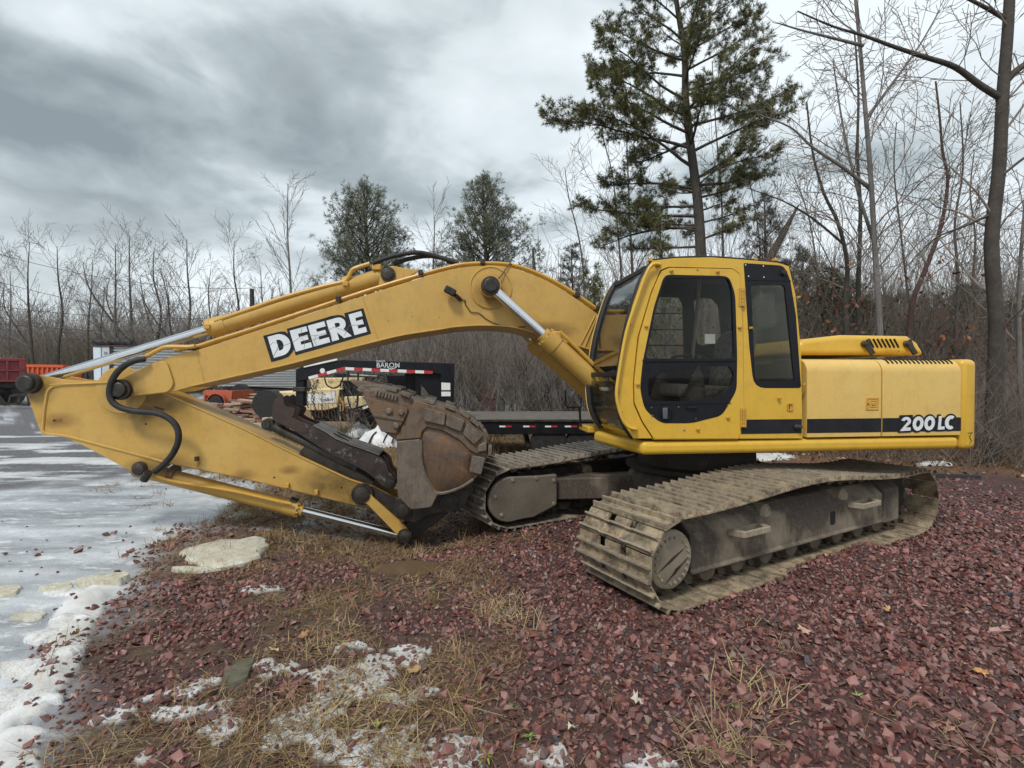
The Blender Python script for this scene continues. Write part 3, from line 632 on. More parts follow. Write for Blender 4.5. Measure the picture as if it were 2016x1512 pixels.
# pipes along the top of the boom
pt = H([(340, 689), (384, 681.5), (420, 670), (500, 645), (600, 612), (714, 574), (800, 547.5), (886, 524), (930, 517.5), (992, 518), (1034, 527), (1077, 545), (1124, 571), (1182, 611)], BY)
pts3 = smooth([(x, BY + .03, z) for x, z in pt], 5)
MB().tube(pts3, .020, 8).obj("hydraulic_pipe", Y_LINE, boom); MB().tube([(x, y + .09, z + .004) for x, y, z in pts3], .018, 8).obj("hydraulic_pipe", Y_LINE, boom)
for px, py in ((666, 588), (828, 536), (950, 515), (1137, 580), (1178, 606), (376, 684)):
    x, z = local_at(px, py, BY); MB().box((x, BY + .07, z), (.05, .18, .055)).obj("pipe_clamp", BLACK_STEEL, boom, bevel=.006)
sl = [(x, BY + .02, z - .035) for x, z in pt[2:9]]
hp_ = H([(384, 681.5), (370, 683), (330, 683), (312, 689), (281, 706)], BY - .04)
MB().tube(smooth([(x, BY - .04, z) for x, z in hp_], 5), .022, 8).obj("hydraulic_pipe", Y_LINE, boom)
hs = [local_at(*p, BY - .09) for p in ((283, 706), (262, 712), (240, 725), (224, 745), (217, 770), (222, 790), (240, 803), (270, 810), (307, 813), (334, 824), (350, 843), (352, 868), (340, 895), (322, 915), (305, 929))]
part(MB().tube(smooth([(x, BY - (.06 if i in (0,) else .10), z) for i, (x, z) in enumerate(hs)], 5), .030, 10), "hose", RUBBER)
x, z = local_at(304, 930, -.2); part(MB().cyl((x + .03, -.36, z + .03), (x - .03, -.33, z - .05), .04, 10), "hose_fitting", BLACK_STEEL)
# work lamp, its cable and the spare wire end
lx, lz = local_at(889, 575, BY - .1); mb = MB(); mb.box((lx - .015, BY - .10, lz + .01), (.125, .09, .072), Matrix.Rotation(R(28), 3, 'Y')); lamp = mb.obj("work_lamp", RUBBER, boom, bevel=.012)
x2, z2 = local_at(907, 587, BY); MB().beam((lx + .04, BY - .08, lz - .03), (x2, BY, z2 - .02), .035, .04).obj("lamp_bracket", BLACK_STEEL, boom, bevel=.006)
MB().tube(smooth([(x, BY - .012, z) for x, z in H([(907, 590), (916, 592), (915, 597), (922, 608), (928, 615), (943, 617), (960, 630), (985, 641), (1008, 645), (1036, 643)], BY)], 4), .005, 6).obj("lamp_cable", RUBBER, boom)
MB().tube(smooth([(x, BY - .05 + .012 * i, z) for i, (x, z) in enumerate(H([(976, 554), (986, 544), (996, 529), (1003, 520), (1008, 522)], BY))], 4), .008, 6).obj("grease_line", plain("brown_line", (.09, .05, .03, 1), .6), boom)
# rust scars
for p in ((812, 623), (765, 632), (865, 625)): x, z = local_at(*p, BY); MB().rod([(-.001, .006), (.0015, .005)], (x, BY, z), (0, -1, 0), 6).obj("paint_chip", DARKSLOT, boom)

SMEAR_MATS = {}  # materials of the dark and rusty discs at pins and below the boom
def smear(px, py, y, r, parent, c=(.022, .017, .012, 1), sx=1.0):
    k = (round(r, 3), c)
    if k not in SMEAR_MATS: SMEAR_MATS[k] = smear_material("dark_patch" if c[0] < .1 else "rust_bleed", c, r)
    x, z = local_at(px, py, y); n = 24; mb = MB(); mb.v = [(r * math.cos(2 * math.pi * i / n), 0, r * math.sin(2 * math.pi * i / n)) for i in range(n)]; mb.f = [tuple(range(n))]
    o = mb.obj("dark_mark" if c[0] < .1 else "rust_stain", SMEAR_MATS[k], parent, sm=False); o.location = (x, y, z); o.scale = (sx, 1, 1); return o
smear(245, 778, BY - .024, .26, boom); smear(966, 575, BY - .0165, .22, boom); smear(1080, 650, BY - .002, .12, boom, sx=3.2)
# --- hydraulic cylinders
def cylinder(name, p_rod, p_base, y, r, rr, split, head=.09, pipe=None, m=Y_BOOM):
    """p_rod, p_base in (x,z): rod-eye and base-eye; split: fraction of the length where the barrel begins"""
    A, B = Vector((p_rod[0], y, p_rod[1])), Vector((p_base[0], y, p_base[1])); d = (B - A); L = d.length; u = d.normalized()
    mb = MB(); k = split * L
    mb.rod([(k, rr * 1.15), (k, r * .80), (k + .05, r * .82), (k + .055, r * 1.10), (k + .2, r * 1.10), (k + .205, r), (L - .12, r), (L - .115, r * 1.04), (L - .04, r * .9), (L, r * .5)], A, u, 26)
    for i in range(10):
        a = 2 * math.pi * i / 10; n = u.orthogonal().normalized(); w = u.cross(n)
        mb.rod([(k + .035, .012), (k + .075, .012)], A + (n * math.cos(a) + w * math.sin(a)) * r * .98, u, 6)
    mb.rod([(-.05, .08), (.05, .08)], B, (0, 1, 0), 16)
    o = part(mb, name, m)
    MB().rod([(.06, rr), (k + .02, rr)], A, u, 22).obj("rod", CHROME, o)
    MB().rod([(-.07, rr * 1.5), (.07, rr * 1.5)], A, (0, 1, 0), 20).obj("rod_eye", BLACK_STEEL, o)
    if pipe:
        n = Vector(pipe); a0, a1 = A + u * (k + .12), A + u * (L - .15)
        q = [a0 + n * r * .9, a0 + n * (r + .045), a0 + n * (r + .045) + u * .12, a0 + n * (r + .03) + u * .5, a1 + n * (r + .03), a1 + n * r]
        MB().tube(q, .022, 8).obj("oil_pipe", Y_LINE, o); MB().box(tuple(a0 + n * r * 1.0), (.08, .06, .08)).obj("pipe_flange", Y_LINE, o, bevel=.01)
    return o
for s, yy in ((1, -.40), (-1, .40)):
    a = local_at(966, 564, -.42); b = local_at(1139, 721, -.42); d = Vector(b) - Vector(a); e_ = Vector(a) + d * 1.68
    cylinder("boom_cylinder", a, tuple(e_), yy, .105, .056, .35, pipe=(.62, -.45, .62) if s > 0 else None)
part(MB().cyl((a[0], -.50, a[1]), (a[0], .50, a[1]), .062, 20), "cylinder_pivot", BLACK_STEEL)
for yy in (-.40, .40): part(MB().prism([(e_[0] - .10, e_[1] + .02), (e_[0] + .02, e_[1] + .10), (e_[0] + .35, 1.10), (e_[0] - .02, 1.0)], yy + .11, yy + .15), "cylinder_bracket", Y_CAB, bevel=.01)
# arm cylinder lies on the boom, rod reaching to the top of the arm
a = local_at(64, 754, 0); b = local_at(764, 541, 0)
ac = cylinder("arm_cylinder", a, b, 0, .095, .052, .475)
cp = lambda L, y: [(x, y, z) for x, z in H(L, y)]
MB().tube(smooth(cp([(423, 633), (436, 628), (500, 606), (560, 585), (640, 563), (672, 556), (684, 549), (692, 534), (700, 528), (728, 519)], -.08), 4), .024, 8).obj("oil_pipe", Y_LINE, ac)
mb = MB()
for px, py in ((684, 562), (417, 645)):
    x, z = local_at(px, py, 0); d = (Vector(b) - Vector(a)).normalized(); mb.rod([(-.025, .104), (.025, .104)], (x, 0, z), (d.x, 0, d.y), 24); mb.box((x, -.10, z), (.06, .05, .05))
mb.obj("pipe_band", Y_LINE, ac, bevel=.004)
for L in ([(733, 519), (755, 510), (790, 501), (825, 497.5), (860, 505), (893, 516)], [(775, 520), (800, 511), (840, 504), (870, 508), (896, 517)]):
    part(MB().tube(smooth(cp(L, -.10 if L[0][0] < 740 else -.04), 6), .026, 10), "hose", RUBBER)
mb = MB(); mb.tube(cp([(880, 512.5), (903, 518)], -.08), .036, 10); part(mb, "hose_clamp_block", plain("rusty_clamp", (.07, .035, .025, 1), .7), bevel=.005)
br = H([(745, 562), (748, 545), (752, 533), (762, 526), (775, 524), (800, 529), (830, 531), (800, 548)], -.12)
for y_ in (-.135, .105): MB().prism(br, y_, y_ + .03).obj("cylinder_lug", Y_BOOM, boom, bevel=.006)
if 1:
    pin(764, 540, -.135, .058, .05, boom)
x, z = local_at(742, 527, -.06); MB().box((x, -.06, z), (.10, .10, .07)).obj("valve_block", Y_LINE, boom, bevel=.012)
# --- arm
AY = -.17
arm_o = H([(43, 748), (47, 742), (56, 738), (69, 737.5), (100, 742), (127, 747.5), (171, 750.5), (215, 749), (262, 752), (300, 764), (341, 779.5), (480, 842), (584, 894), (688, 942), (735, 957), (790, 985), (805, 1000), (800, 1018), (780, 1019), (740, 1003), (702, 997), (563, 963), (480, 943), (380, 923), (319, 911), (300, 928), (284, 936), (268, 935), (236, 916), (171, 881), (127, 861), (95, 856.5), (81, 856)], AY)
nb = 20; lowl = arm_o[20:25]
mb = MB(); mb.prism(arm_o, AY, AY + .018); mb.prism(arm_o, -AY - .018, -AY)
mb.strip(arm_o[8:15], AY - .012, -AY + .012, -.016); mb.strip(arm_o[19:25], AY, -AY, -.016); mb.strip([arm_o[-1], arm_o[0]], AY + .06, -AY - .06, -.016)
bk2 = H([(100, 756), (215, 752)], AY); mb.strip(bk2, AY - .02, -AY + .02, -.014)
arm = part(mb, "arm", Y_BOOM, bevel=.004, seg=1)
# flange bead that frames the side plate
fl = fillet(H([(330, 911), (290, 900), (130, 858), (84, 853), (89, 800), (94, 770), (104, 760), (130, 757), (220, 752.5)], AY), .06, 5)
MB().tube([(x, AY - .003, z) for x, z in fl[1:]], .013, 6).obj("flange_bead", Y_BOOM, arm)
pin(62, 754, AY, .075, .10, arm); pin(276, 922, AY, .058, .05, arm, collar=1.2); pin(714, 973, AY - .03, .085, .06, arm)
x, z = local_at(240, 768, AY); MB().rod([(0, .245), (.006, .24), (.007, .05)], (x, AY, z), (0, -1, 0), 36).obj("boss_ring", Y_BOOM, arm)
for p in ((389, 903), (389, 911), (567, 955), (624, 968)):
    x, z = local_at(*p, AY); MB().box((x, AY - .018, z), (.035, .035, .05)).obj("bracket_stub", Y_LINE if p[1] != 903 else BLACK_STEEL, arm, bevel=.004)
for p in ((287, 835), (540, 940), (672, 960)):
    x, z = local_at(*p, AY); MB().rod([(-.001, .012), (.002, .009)], (x, AY, z), (0, -1, 0), 7).obj("paint_chip", DARKSLOT, arm)
x, z = local_at(107, 828, AY); MB().rod([(-.001, .014), (.002, .014)], (x, AY, z), (0, -1, 0), 12).obj("drain_hole", DARKSLOT, arm)
MB().prism(H([(109, 825.5), (122, 823), (123, 830), (110, 831)], AY), AY - .0018, AY).obj("rust_patch", plain("orange_rust", (.30, .12, .035, 1), .85, c2=(.42, .2, .07, 1), scale=40), arm, sm=False)
MB().prism(H([(303, 799), (322, 804), (323, 809), (304, 803)], AY), AY - .003, AY).obj("torn_sticker", plain("dark_red_sticker", (.10, .03, .022, 1), .6), arm, sm=False)
# greasy nose of the arm
MB().prism(fillet(H([(700, 957), (716, 953), (735, 957), (788, 984), (803, 1000), (798, 1016), (782, 1017), (742, 1001), (722, 990), (712, 990), (698, 980), (695, 968)], AY), .02), AY - .014, AY - .001).obj("greasy_nose_plate", BLACK_STEEL, arm, bevel=.004)
pin(794, 1004.5, AY - .17, .062, .05, arm)
MB().cyl((local_at(794, 1004.5, AY)[0], AY - .16, local_at(794, 1004.5, AY)[1]), (local_at(794, 1004.5, AY)[0], .34, local_at(794, 1004.5, AY)[1]), .06, 18).obj("pivot_shaft", BLACK_STEEL, arm)
for q in ((70, 762, .24, 1), (300, 800, .34, 1.5), (276, 928, .15, 1.3), (700, 965, .34, 1), (640, 950, .22, 1.6), (330, 918, .16, 2.2)): smear(q[0], q[1], AY - .0022, q[2], arm, sx=q[3])
for q in ((116, 828, .10), (570, 925, .06), (480, 935, .07)): smear(q[0], q[1], AY - .0026, q[2], arm, (.20, .085, .03, 1), 2.2)
# bucket cylinder under the arm
a = local_at(797, 1056, 0); b = local_at(277, 924, 0)
bc = cylinder("bucket_cylinder", a, b, 0, .082, .047, .40)
MB().tube(smooth(cp([(308, 937), (330, 945), (380, 954), (460, 967), (540, 985), (574, 992)], -.12), 4), .018, 8).obj("oil_pipe", Y_LINE, bc)
x, z = local_at(576, 989, 0); MB().rod([(-.02, .062), (.05, .055)], (x, 0, z), tuple(Vector((a[0] - b[0], 0, a[1] - b[1]))), 18).obj("rod_seal", BLACK_STEEL, bc)
x, z = local_at(341, 934, 0); mb = MB(); mb.rod([(-.03, .10), (.03, .10)], (x, 0, z), tuple(Vector((a[0] - b[0], 0, a[1] - b[1]))), 20); mb.obj("rusty_band", plain("rust_band", (.16, .075, .03, 1), .8, scale=30), bc)
# bucket links
lk = fillet(H([(700, 975), (708, 962), (722, 962), (735, 978), (800, 1036), (810, 1052), (803, 1066), (790, 1066), (782, 1052), (722, 990), (706, 988)], -.22), .03)
for y_ in (-.245, .205): part(MB().prism(lk, y_, y_ + .04), "guide_link", Y_BOOM, bevel=.006)
mb = MB()
h1 = fillet(H([(796, 1068), (784, 1058), (786, 1042), (800, 1036), (880, 974), (896, 977), (902, 992), (892, 1003), (812, 1064)], -.15), .04)
mb.prism(h1, -.16, -.05); mb.prism(h1, .05, .16); hl = part(mb, "bucket_link", BLACK_STEEL, bevel=.008)
pin(797, 1055, -.245, .062, .055, hl, collar=1.25); 
# --- bucket: two side plates, wrapped shell, ears, wear parts, teeth
KY = -.58
shell = smooth(H([(716, 768), (770, 771), (817, 788), (885, 806), (918, 824), (950, 852), (960, 886), (951, 920), (934, 944), (907, 962), (862, 974)], KY), 5)
sidep = shell + H([(849, 998.5), (808, 1003), (795, 990), (783, 976), (781, 868), (752, 848), (716, 779)], KY)
mb = MB(); mb.prism(sidep, KY, KY + .035); mb.prism(sidep, -KY - .035, -KY); mb.strip(shell, KY + .03, -KY - .03, -.028)
bucket = part(mb, "bucket", BUCKET, bevel=.005, seg=1); bucket['label'] = "rusty brown digging bucket curled upward"
MB().prism(H([(781, 868), (787, 868), (788, 985), (783, 977)], KY), KY - .012, KY - .001).obj("side_edge_bar", BUCKET2, bucket, bevel=.003)
# raised flange that frames the dished side
fo = fillet(H([(781, 866), (828, 862), (831, 850), (840, 840), (870, 846), (905, 866), (925, 886), (938, 893), (958, 889), (960, 860), (951, 852), (918, 824), (885, 806), (817, 788), (806, 812), (780, 862)], KY), .012)
MB().prism(fo, KY - .028, KY - .001).obj("side_flange", BUCKET, bucket, bevel=.008)
lf = fillet(H([(783, 868), (827, 864), (829, 905), (838, 945), (862, 973), (849, 998), (809, 1002.5), (797, 990), (784, 976)], KY), [.01, .01, .05, .05, .02, .03, .03, .03, .02])
MB().prism(lf, KY - .026, KY - .001).obj("ear_plate", BUCKET2, bucket, bevel=.008)
rim_ = smooth(H([(829, 866), (831, 912), (842, 948), (862, 971), (905, 960), (932, 943)], KY), 4); MB().tube([(x, KY - .012, z) for x, z in rim_], .016, 6).obj("weld_bead", BUCKET2, bucket)
dsh = smooth(H([(831, 850), (842, 848), (862, 852), (885, 861), (903, 873), (919, 886), (929, 896), (925, 927), (932, 942), (907, 961), (864, 968), (849, 952), (836, 926), (830, 886)], KY), 4, True)
cx_, cz_ = sum(p[0] for p in dsh) / len(dsh), sum(p[1] for p in dsh) / len(dsh); mb = MB(); nn = len(dsh)
for s_ in (1, .96, .88, .72, .5, .25, .02): mb.v += [(cx_ + (p[0] - cx_) * s_, KY + .004 - .05 * (1 - s_ ** 4), cz_ + (p[1] - cz_) * s_) for p in dsh]
mb.f = [(k_ * nn + i, k_ * nn + (i + 1) % nn, (k_ + 1) * nn + (i + 1) % nn, (k_ + 1) * nn + i) for k_ in range(6) for i in range(nn)]
mb.obj("side_dish", DISH, bucket, angle=80)
# side cutter with bolts
sc2 = fillet(H([(716, 780), (730, 783), (803, 803), (801, 816), (781, 852), (752, 849)], KY), .012)
cut = MB().prism(sc2, KY - .045, KY - .001).obj("side_cutter", BUCKET, bucket, bevel=.006)
a, b = H([(738, 817), (796, 826)], KY); MB().beam((a[0], KY - .05, a[1]), (b[0], KY - .05, b[1]), .02, .03).obj("cutter_rib", BUCKET2, bucket, bevel=.004)
for p in ((767, 809), (791, 811), (781, 837)):
    x, z = local_at(*p, KY); MB().rod([(0, .034), (.02, .034), (.034, .022)], (x, KY - .045, z), (0, -1, 0), 10).obj("bolt", BUCKET2, bucket)
# heel shrouds along the back edge
for q in ([(836, 801), (878, 813), (875, 837), (835, 828)], [(881, 813), (915, 827), (907, 850), (877, 837)], [(919, 832), (951, 857), (933, 875), (911, 854)], [(941, 875), (957, 868), (958, 886), (940, 889)], [(930, 895), (955, 900), (947, 933), (923, 927)]):
    MB().prism(fillet(H(q, KY), .02), KY - .062, KY - .02).obj("heel_shroud", BUCKET2, bucket, bevel=.008)
# wear pads across the floor of the bucket
for i, t in enumerate(np.linspace(.10, .60, 8)):
    k = int(t * (len(shell) - 1)); p, p2 = Vector(shell[k]), Vector(shell[k + 1]); d = (p2 - p).normalized(); n = Vector((-d.y, d.x))
    c = p + n * .022
    for y in ((KY + .09, -.04, .40) if i % 2 == 0 else (KY + .05, .2)):
        M3 = Matrix.Rotation(-math.atan2(d.y, d.x), 3, 'Y'); MB().box((c.x, y, c.y), (.11, .2, .04), M3).obj("wear_pad", BUCKET2, bucket, bevel=.006)
# lip and teeth
lip = H([(716, 770), (770, 770)], KY); d = (Vector(lip[0]) - Vector(lip[1])).normalized()
a, b = Vector(lip[1]), Vector(lip[0])
MB().beam((a.x, 0, a.y + .02), (b.x - .02, 0, b.y + .03), 1.14, .05, up=(0, 1, 0)).obj("cutting_edge", BUCKET2, bucket) if False else MB().strip([(b.x - .03, b.y + .035), (a.x, a.y + .02)], KY + .01, -KY - .01, -.05).obj("cutting_edge", BUCKET2, bucket, bevel=.006)
for y in np.linspace(KY + .07, -KY - .07, 5):
    off3 = lambda L: [(p[0], p[1]) for p in H(L, KY)]
    MB().prism(off3([(700, 768), (712, 757), (742, 757), (768, 765), (776, 772), (760, 778), (722, 778), (714, 776)]), y - .055, y + .055).obj("tooth_adapter", BUCKET2, bucket, bevel=.01)
    t = MB().prism(off3([(687, 750), (708, 750), (732, 756), (728, 768), (716, 776), (707, 766)]), y - .045, y + .045).obj("tooth", BUCKET, bucket, bevel=.008)
x, z = local_at(723, 766.5, KY); MB().rod([(0, .022), (.01, .020), (.006, .01)], (x, KY + .012, z), (0, -1, 0), 12).obj("tooth_pin", BUCKET2, bucket)
for i in range(7):
    x, z = local_at(741 + i * 6.4, 774 + i * 1.7, KY); MB().box((x, KY - .012, z), (.022, .03, .05), Matrix.Rotation(R(14), 3, 'Y')).obj("lip_lug", BUCKET2, bucket, bevel=.004)
# hinge ears below
er = fillet(H([(783, 976), (812, 985), (862, 970), (934, 944), (918, 990), (900, 1004), (850, 1010), (818, 1026), (800, 1024), (781, 1014), (776, 995)], -.28), .03)
for y_ in (-.33, .27): MB().prism(er, y_, y_ + .06).obj("hinge_ear", BLACK_STEEL, bucket, bevel=.008)
pin(884.5, 990, -.33, .06, .03, bucket, collar=1.7); pin(793, 1004, -.335, .07, .05, bucket)
# --- thumb: three toothed plates joined by a deck
tp = [(536, 822), (537, 804), (541, 788), (548, 781), (554, 779), (558, 783), (559.5, 795), (564, 801), (574, 802), (581, 807), (579, 816), (575, 821), (584, 827), (600, 834), (619, 841), (640, 853), (660, 866), (690, 879), (729, 892), (752, 902), (760, 910), (766, 930), (775, 938), (780, 950), (776, 960), (765, 962), (752, 956), (740, 944), (720, 928), (690, 912), (650, 893), (610, 868), (575, 845), (548, 833)]
TY = -.22
thl = fillet(H(tp, TY), .006, 2)
th = part(MB().prism(thl, TY, TY + .03), "thumb", THUMB); th['label'] = "rust-brown hydraulic thumb with scalloped teeth folded along the arm"
for y in (-.02, .19): MB().prism(thl, y, y + .03).obj("thumb_plate", THUMB_TIP, th, bevel=.004)
dk = H([(616, 838.5), (640, 851), (660, 864), (690, 877), (729, 890), (746, 897)], TY); MB().strip(dk, TY + .004, .216, .012).obj("thumb_deck", STEEL, th)
MB().prism(H(tp[:14] + [(606, 852), (590, 852), (575, 843), (548, 832)], TY), TY - .006, TY - .001).obj("thumb_tip", THUMB_TIP, th)
dv = [Vector(p) for p in dk]
for y in (-.09, .08):
    p, q = dv[1].lerp(dv[2], .55), dv[2].lerp(dv[3], .75); MB().beam((p.x, y, p.y + .014), (q.x, y, q.y + .014), .03, .008).obj("deck_slot", DARKSLOT, th)
pin(768, 952, TY, .05, .03, th, collar=1.2)
mb = MB(); a, b = local_at(529, 835, -.12), local_at(700, 918, -.12); mb.rod([(.05, .05), (.6, .052), (.61, .058), (1.05, .058)], (a[0], -.12, a[1]), (b[0] - a[0], 0, b[1] - a[1]), 16)
mb.rod([(-.05, .062), (.05, .062)], (a[0], -.12, a[1]), (0, 1, 0), 18); mb.rod([(-.07, .034), (.07, .034)], (a[0], -.12, a[1]), (0, 1, 0), 14); part(mb, "thumb_cylinder", BLACK_STEEL)
mb = MB(); L = H([(588, 892), (640, 917), (700, 943), (735, 955), (735, 948), (690, 920), (640, 898), (600, 878)], -.14); mb.prism(L, -.15, .15); part(mb, "thumb_mount", BLACK_STEEL, bevel=.006)

# ------------------------------------------------------------------ undercarriage
local_at, H, part = _la, _H, _part
DPH = PH - TH
def upart(mb, name, m, parent=EX, **k): return mb.obj(name, m, parent, rz=DPH if parent is EX else 0, **k)
RP, AZ, AX, X0 = .325, .345, 1.86, -.13           # pitch radius, axle height, half axle distance, centre offset
def track_path():
    P = []
    for x in np.linspace(AX, -AX, 60): P.append((x, AZ - RP))
    for a in np.linspace(0, math.pi, 30)[1:-1]: P.append((-AX - RP * math.sin(a), AZ - RP * math.cos(a)))
    for x in np.linspace(-AX, AX, 90):
        P.append((x, AZ + RP + .085 * math.exp(-((x + .1) / 1.0) ** 2) * (1 - abs(x / AX) ** 4) - .035 * max(0, x / AX) * (1 - max(0, x / AX) ** 6) ))
    for a in np.linspace(0, math.pi, 30)[1:-1]: P.append((AX + RP * math.sin(a), AZ + RP * math.cos(a)))
    return np.array(P + [P[0]])
TPATH = track_path(); seg = np.hypot(*np.diff(TPATH, axis=0).T); CUM = np.concatenate([[0], np.cumsum(seg)]); NSH = 47
def at_len(s):
    s = s % CUM[-1]; i = min(np.searchsorted(CUM, s, 'right') - 1, len(seg) - 1); t = (s - CUM[i]) / seg[i]
    return TPATH[i] * (1 - t) + TPATH[i + 1] * t
PITCHL = CUM[-1] / NSH
def shoe_mesh():
    h = PITCHL / 2; T = .011
    ridge = lambda x: [(x + .014, T), (x + .007, T + .030), (x - .005, T + .030), (x - .011, T)]
    ridge = lambda x: [(x + .016, T), (x + .008, T + .036), (x - .007, T + .036), (x - .013, T)]
    full = [(-h + .006, 0), (h - .006, 0), (h - .006, T)] + ridge(h - .028) + ridge(h - .028 - PITCHL / 2) + [(-h + .006, T)]
    cutp = [(-h + .072, 0), (h - .006, 0), (h - .006, T)] + ridge(h - .024) + ridge(h - .024 - PITCHL / 2) + [(-h + .072, T)]
    full, cutp = [(-x, z) for x, z in full], [(-x, z) for x, z in cutp]
    mb = MB()
    for y0, y1, p in ((-.4, -.15, full), (-.15, -.085, cutp), (-.085, .085, full), (.085, .15, cutp), (.15, .4, full)): mb.prism(p, y0, y1)
    return mb
def link_geo(mb, c, M, y0):
    for s in (-1, 1):
        y = y0 + s * .055
        mb.box(c + M @ Vector((0, 0, -.05)) + Vector((0, y, 0)), (PITCHL * .9, .035, .085), M)
        p = c + M @ Vector((PITCHL / 2, 0, -.055)); mb.cyl(p + Vector((0, y - .05, 0)), p + Vector((0, y + .035, 0)), .052, 10)
def track(yc, xo, msh, fm, label):
    root = part(MB().span((X0 + xo - 1.2, yc - .05, .28), (X0 + xo + 1.2, yc + .05, .34)), "track", FRAME_DARK, rz=DPH); root['label'] = label
    proto = None; chain = MB()
    for i in range(NSH):
        a, b = at_len((i - .5) * PITCHL), at_len((i + .5) * PITCHL); c = (a + b) / 2; d = (b - a) / np.hypot(*(b - a))
        # path runs backward along the ground, up the near end: outward side is on its left-hand normal pointing away from the axle line
        t = Vector((d[0], 0, d[1])); n = Vector((-d[1], 0, d[0]))
        M = Matrix((t, Vector((0, 1, 0)), t.cross(Vector((0, 1, 0))))).transposed()
        if M.col[2].dot(n) < 0: M = Matrix((t * -1, Vector((0, 1, 0)), (t * -1).cross(Vector((0, 1, 0))))).transposed()
        pos = Vector((c[0] + X0 + xo, yc, c[1]))
        if proto is None:
            proto = shoe_mesh().obj("track_shoe", msh, root, bevel=0, angle=25); o = proto
        else: o = proto.copy(); col.objects.link(o); o.parent = root
        o.matrix_local = Matrix.Translation(pos) @ M.to_4x4()
        link_geo(chain, pos, M, 0)
    chain.obj("track_chain", CHAINM, root, angle=50)
    fr_ = []
    s = -1                     # the side towards the photographer
    sec = [(yc - .235, .17), (yc - .255, .165), (yc - .255, .19), (yc - .235, .195), (yc - .235, .465), (yc - .12, .575), (yc + .12, .575), (yc + .235, .465), (yc + .235, .17)]
    f = MB().prism(sec, X0 + xo - 1.60, X0 + xo + 1.32, axis='x').obj("track_frame", fm, root, bevel=.012)
    MB().prism(fillet([(yc - .245, .14), (yc - .245, .50), (yc - .10, .60), (yc + .1, .60), (yc + .245, .5), (yc + .245, .14)], .03), X0 + xo + 1.325, X0 + xo + 1.66, axis='x').obj("idler_yoke", fm, root, bevel=.02)
    for dx in (-.95, .85):
        MB().prism([(X0 + xo + dx - .22, yc - .235), (X0 + xo + dx - .17, yc - .36), (X0 + xo + dx + .17, yc - .36), (X0 + xo + dx + .22, yc - .235)], .405, .455, axis='z', holes=[[(X0 + xo + dx - .15, yc - .25), (X0 + xo + dx - .13, yc - .335), (X0 + xo + dx + .13, yc - .335), (X0 + xo + dx + .15, yc - .25)]]).obj("step", MUD, root, bevel=.005)
    MB().prism(fillet([(X0 + xo + .33, .27), (X0 + xo + .42, .27), (X0 + xo + .42, .40), (X0 + xo + .33, .40)], .03), yc - .237, yc - .23).obj("frame_hole", DARKSLOT, root)
    MB().span((X0 + xo + .25, yc - .21, .498), (X0 + xo + .52, yc - .13, .572)).obj("frame_hole", DARKSLOT, root) if False else None
    for k, x in enumerate(np.linspace(-1.35, 1.3, 8)):
        MB().rod([(-.20, .05), (-.19, .095), (-.11, .105), (-.10, .08), (.10, .08), (.11, .105), (.19, .095), (.2, .05)], (X0 + xo + x, yc, .155), (0, 1, 0), 18).obj("track_roller", CHAINM, root)
    for x in (-.62, .62): MB().rod([(-.22, .05), (-.2, .075), (.1, .075), (.12, .05)], (X0 + xo + x, yc, AZ + RP - .16), (0, 1, 0), 16).obj("carrier_roller", MUD, root)
    mb = MB(); mb.rod([(-.05, RP - .05), (.05, RP - .05)], (X0 + xo - AX, yc, AZ), (0, 1, 0), 21)
    for i in range(21):
        a = 2 * math.pi * i / 21; mb.box((X0 + xo - AX + (RP - .04) * math.cos(a), yc, AZ + (RP - .04) * math.sin(a)), (.05, .07, .05), Matrix.Rotation(-a, 3, 'Y'))
    mb.rod([(-.235, .19), (-.15, .22), (.28, .22)], (X0 + xo - AX, yc, AZ), (0, 1, 0), 28); mb.obj("sprocket", FRAME_DARK, root)
    mb = MB(); mb.rod([(-.11, RP - .11), (-.09, RP - .055), (-.045, RP - .055), (-.04, RP - .03), (.04, RP - .03), (.045, RP - .055), (.09, RP - .055), (.11, RP - .11)], (X0 + xo + AX, yc, AZ), (0, 1, 0), 32); mb.obj("idler_wheel", FRAME_DARK, root)
    return root
tn = track(-1.195, 0, SHOE, FRAME, "near crawler track with mud-caked shoes and round drive cover")
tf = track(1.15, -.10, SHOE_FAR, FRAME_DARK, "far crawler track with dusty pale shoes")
# round final-drive cover on the near track
x = X0 - AX; mb = MB(); mb.rod([(0, .215), (.02, .22), (.045, .216), (.060, .195), (.064, .02)], (x, -1.43, AZ), (0, -1, 0), 36); mb.obj("drive_cover", CAKED, tn)
for i in range(22):
    a = 2 * math.pi * i / 22
    if i % 11 in (4,): continue
    MB().rod([(0, .013), (.012, .012)], (x + .168 * math.cos(a), -1.49, AZ + .168 * math.sin(a)), (0, -1, 0), 6).obj("cover_bolt", MUD, tn)
for (a0, b0, a1, b1, w) in ((-.14, -.05, .12, .07, .022), (-.08, -.15, .17, .0, .02), (-.02, -.11, .08, -.05, .03)):
    MB().beam((x + a0, -1.494, AZ + b0), (x + a1, -1.494, AZ + b1), w, .003, up=(0, 1, 0)).obj("mud_scrape", plain("wet_brown_mud", (.075, .05, .04, 1), .7), tn) if False else MB().prism([(x + a0, AZ + b0 - w / 2), (x + (a0 + a1) / 2, AZ + (b0 + b1) / 2 - w * .7), (x + a1, AZ + b1), (x + (a0 + a1) / 2, AZ + (b0 + b1) / 2 + w / 2)], -1.497, -1.4925).obj("mud_scrape", THUMB_TIP, tn, sm=False)
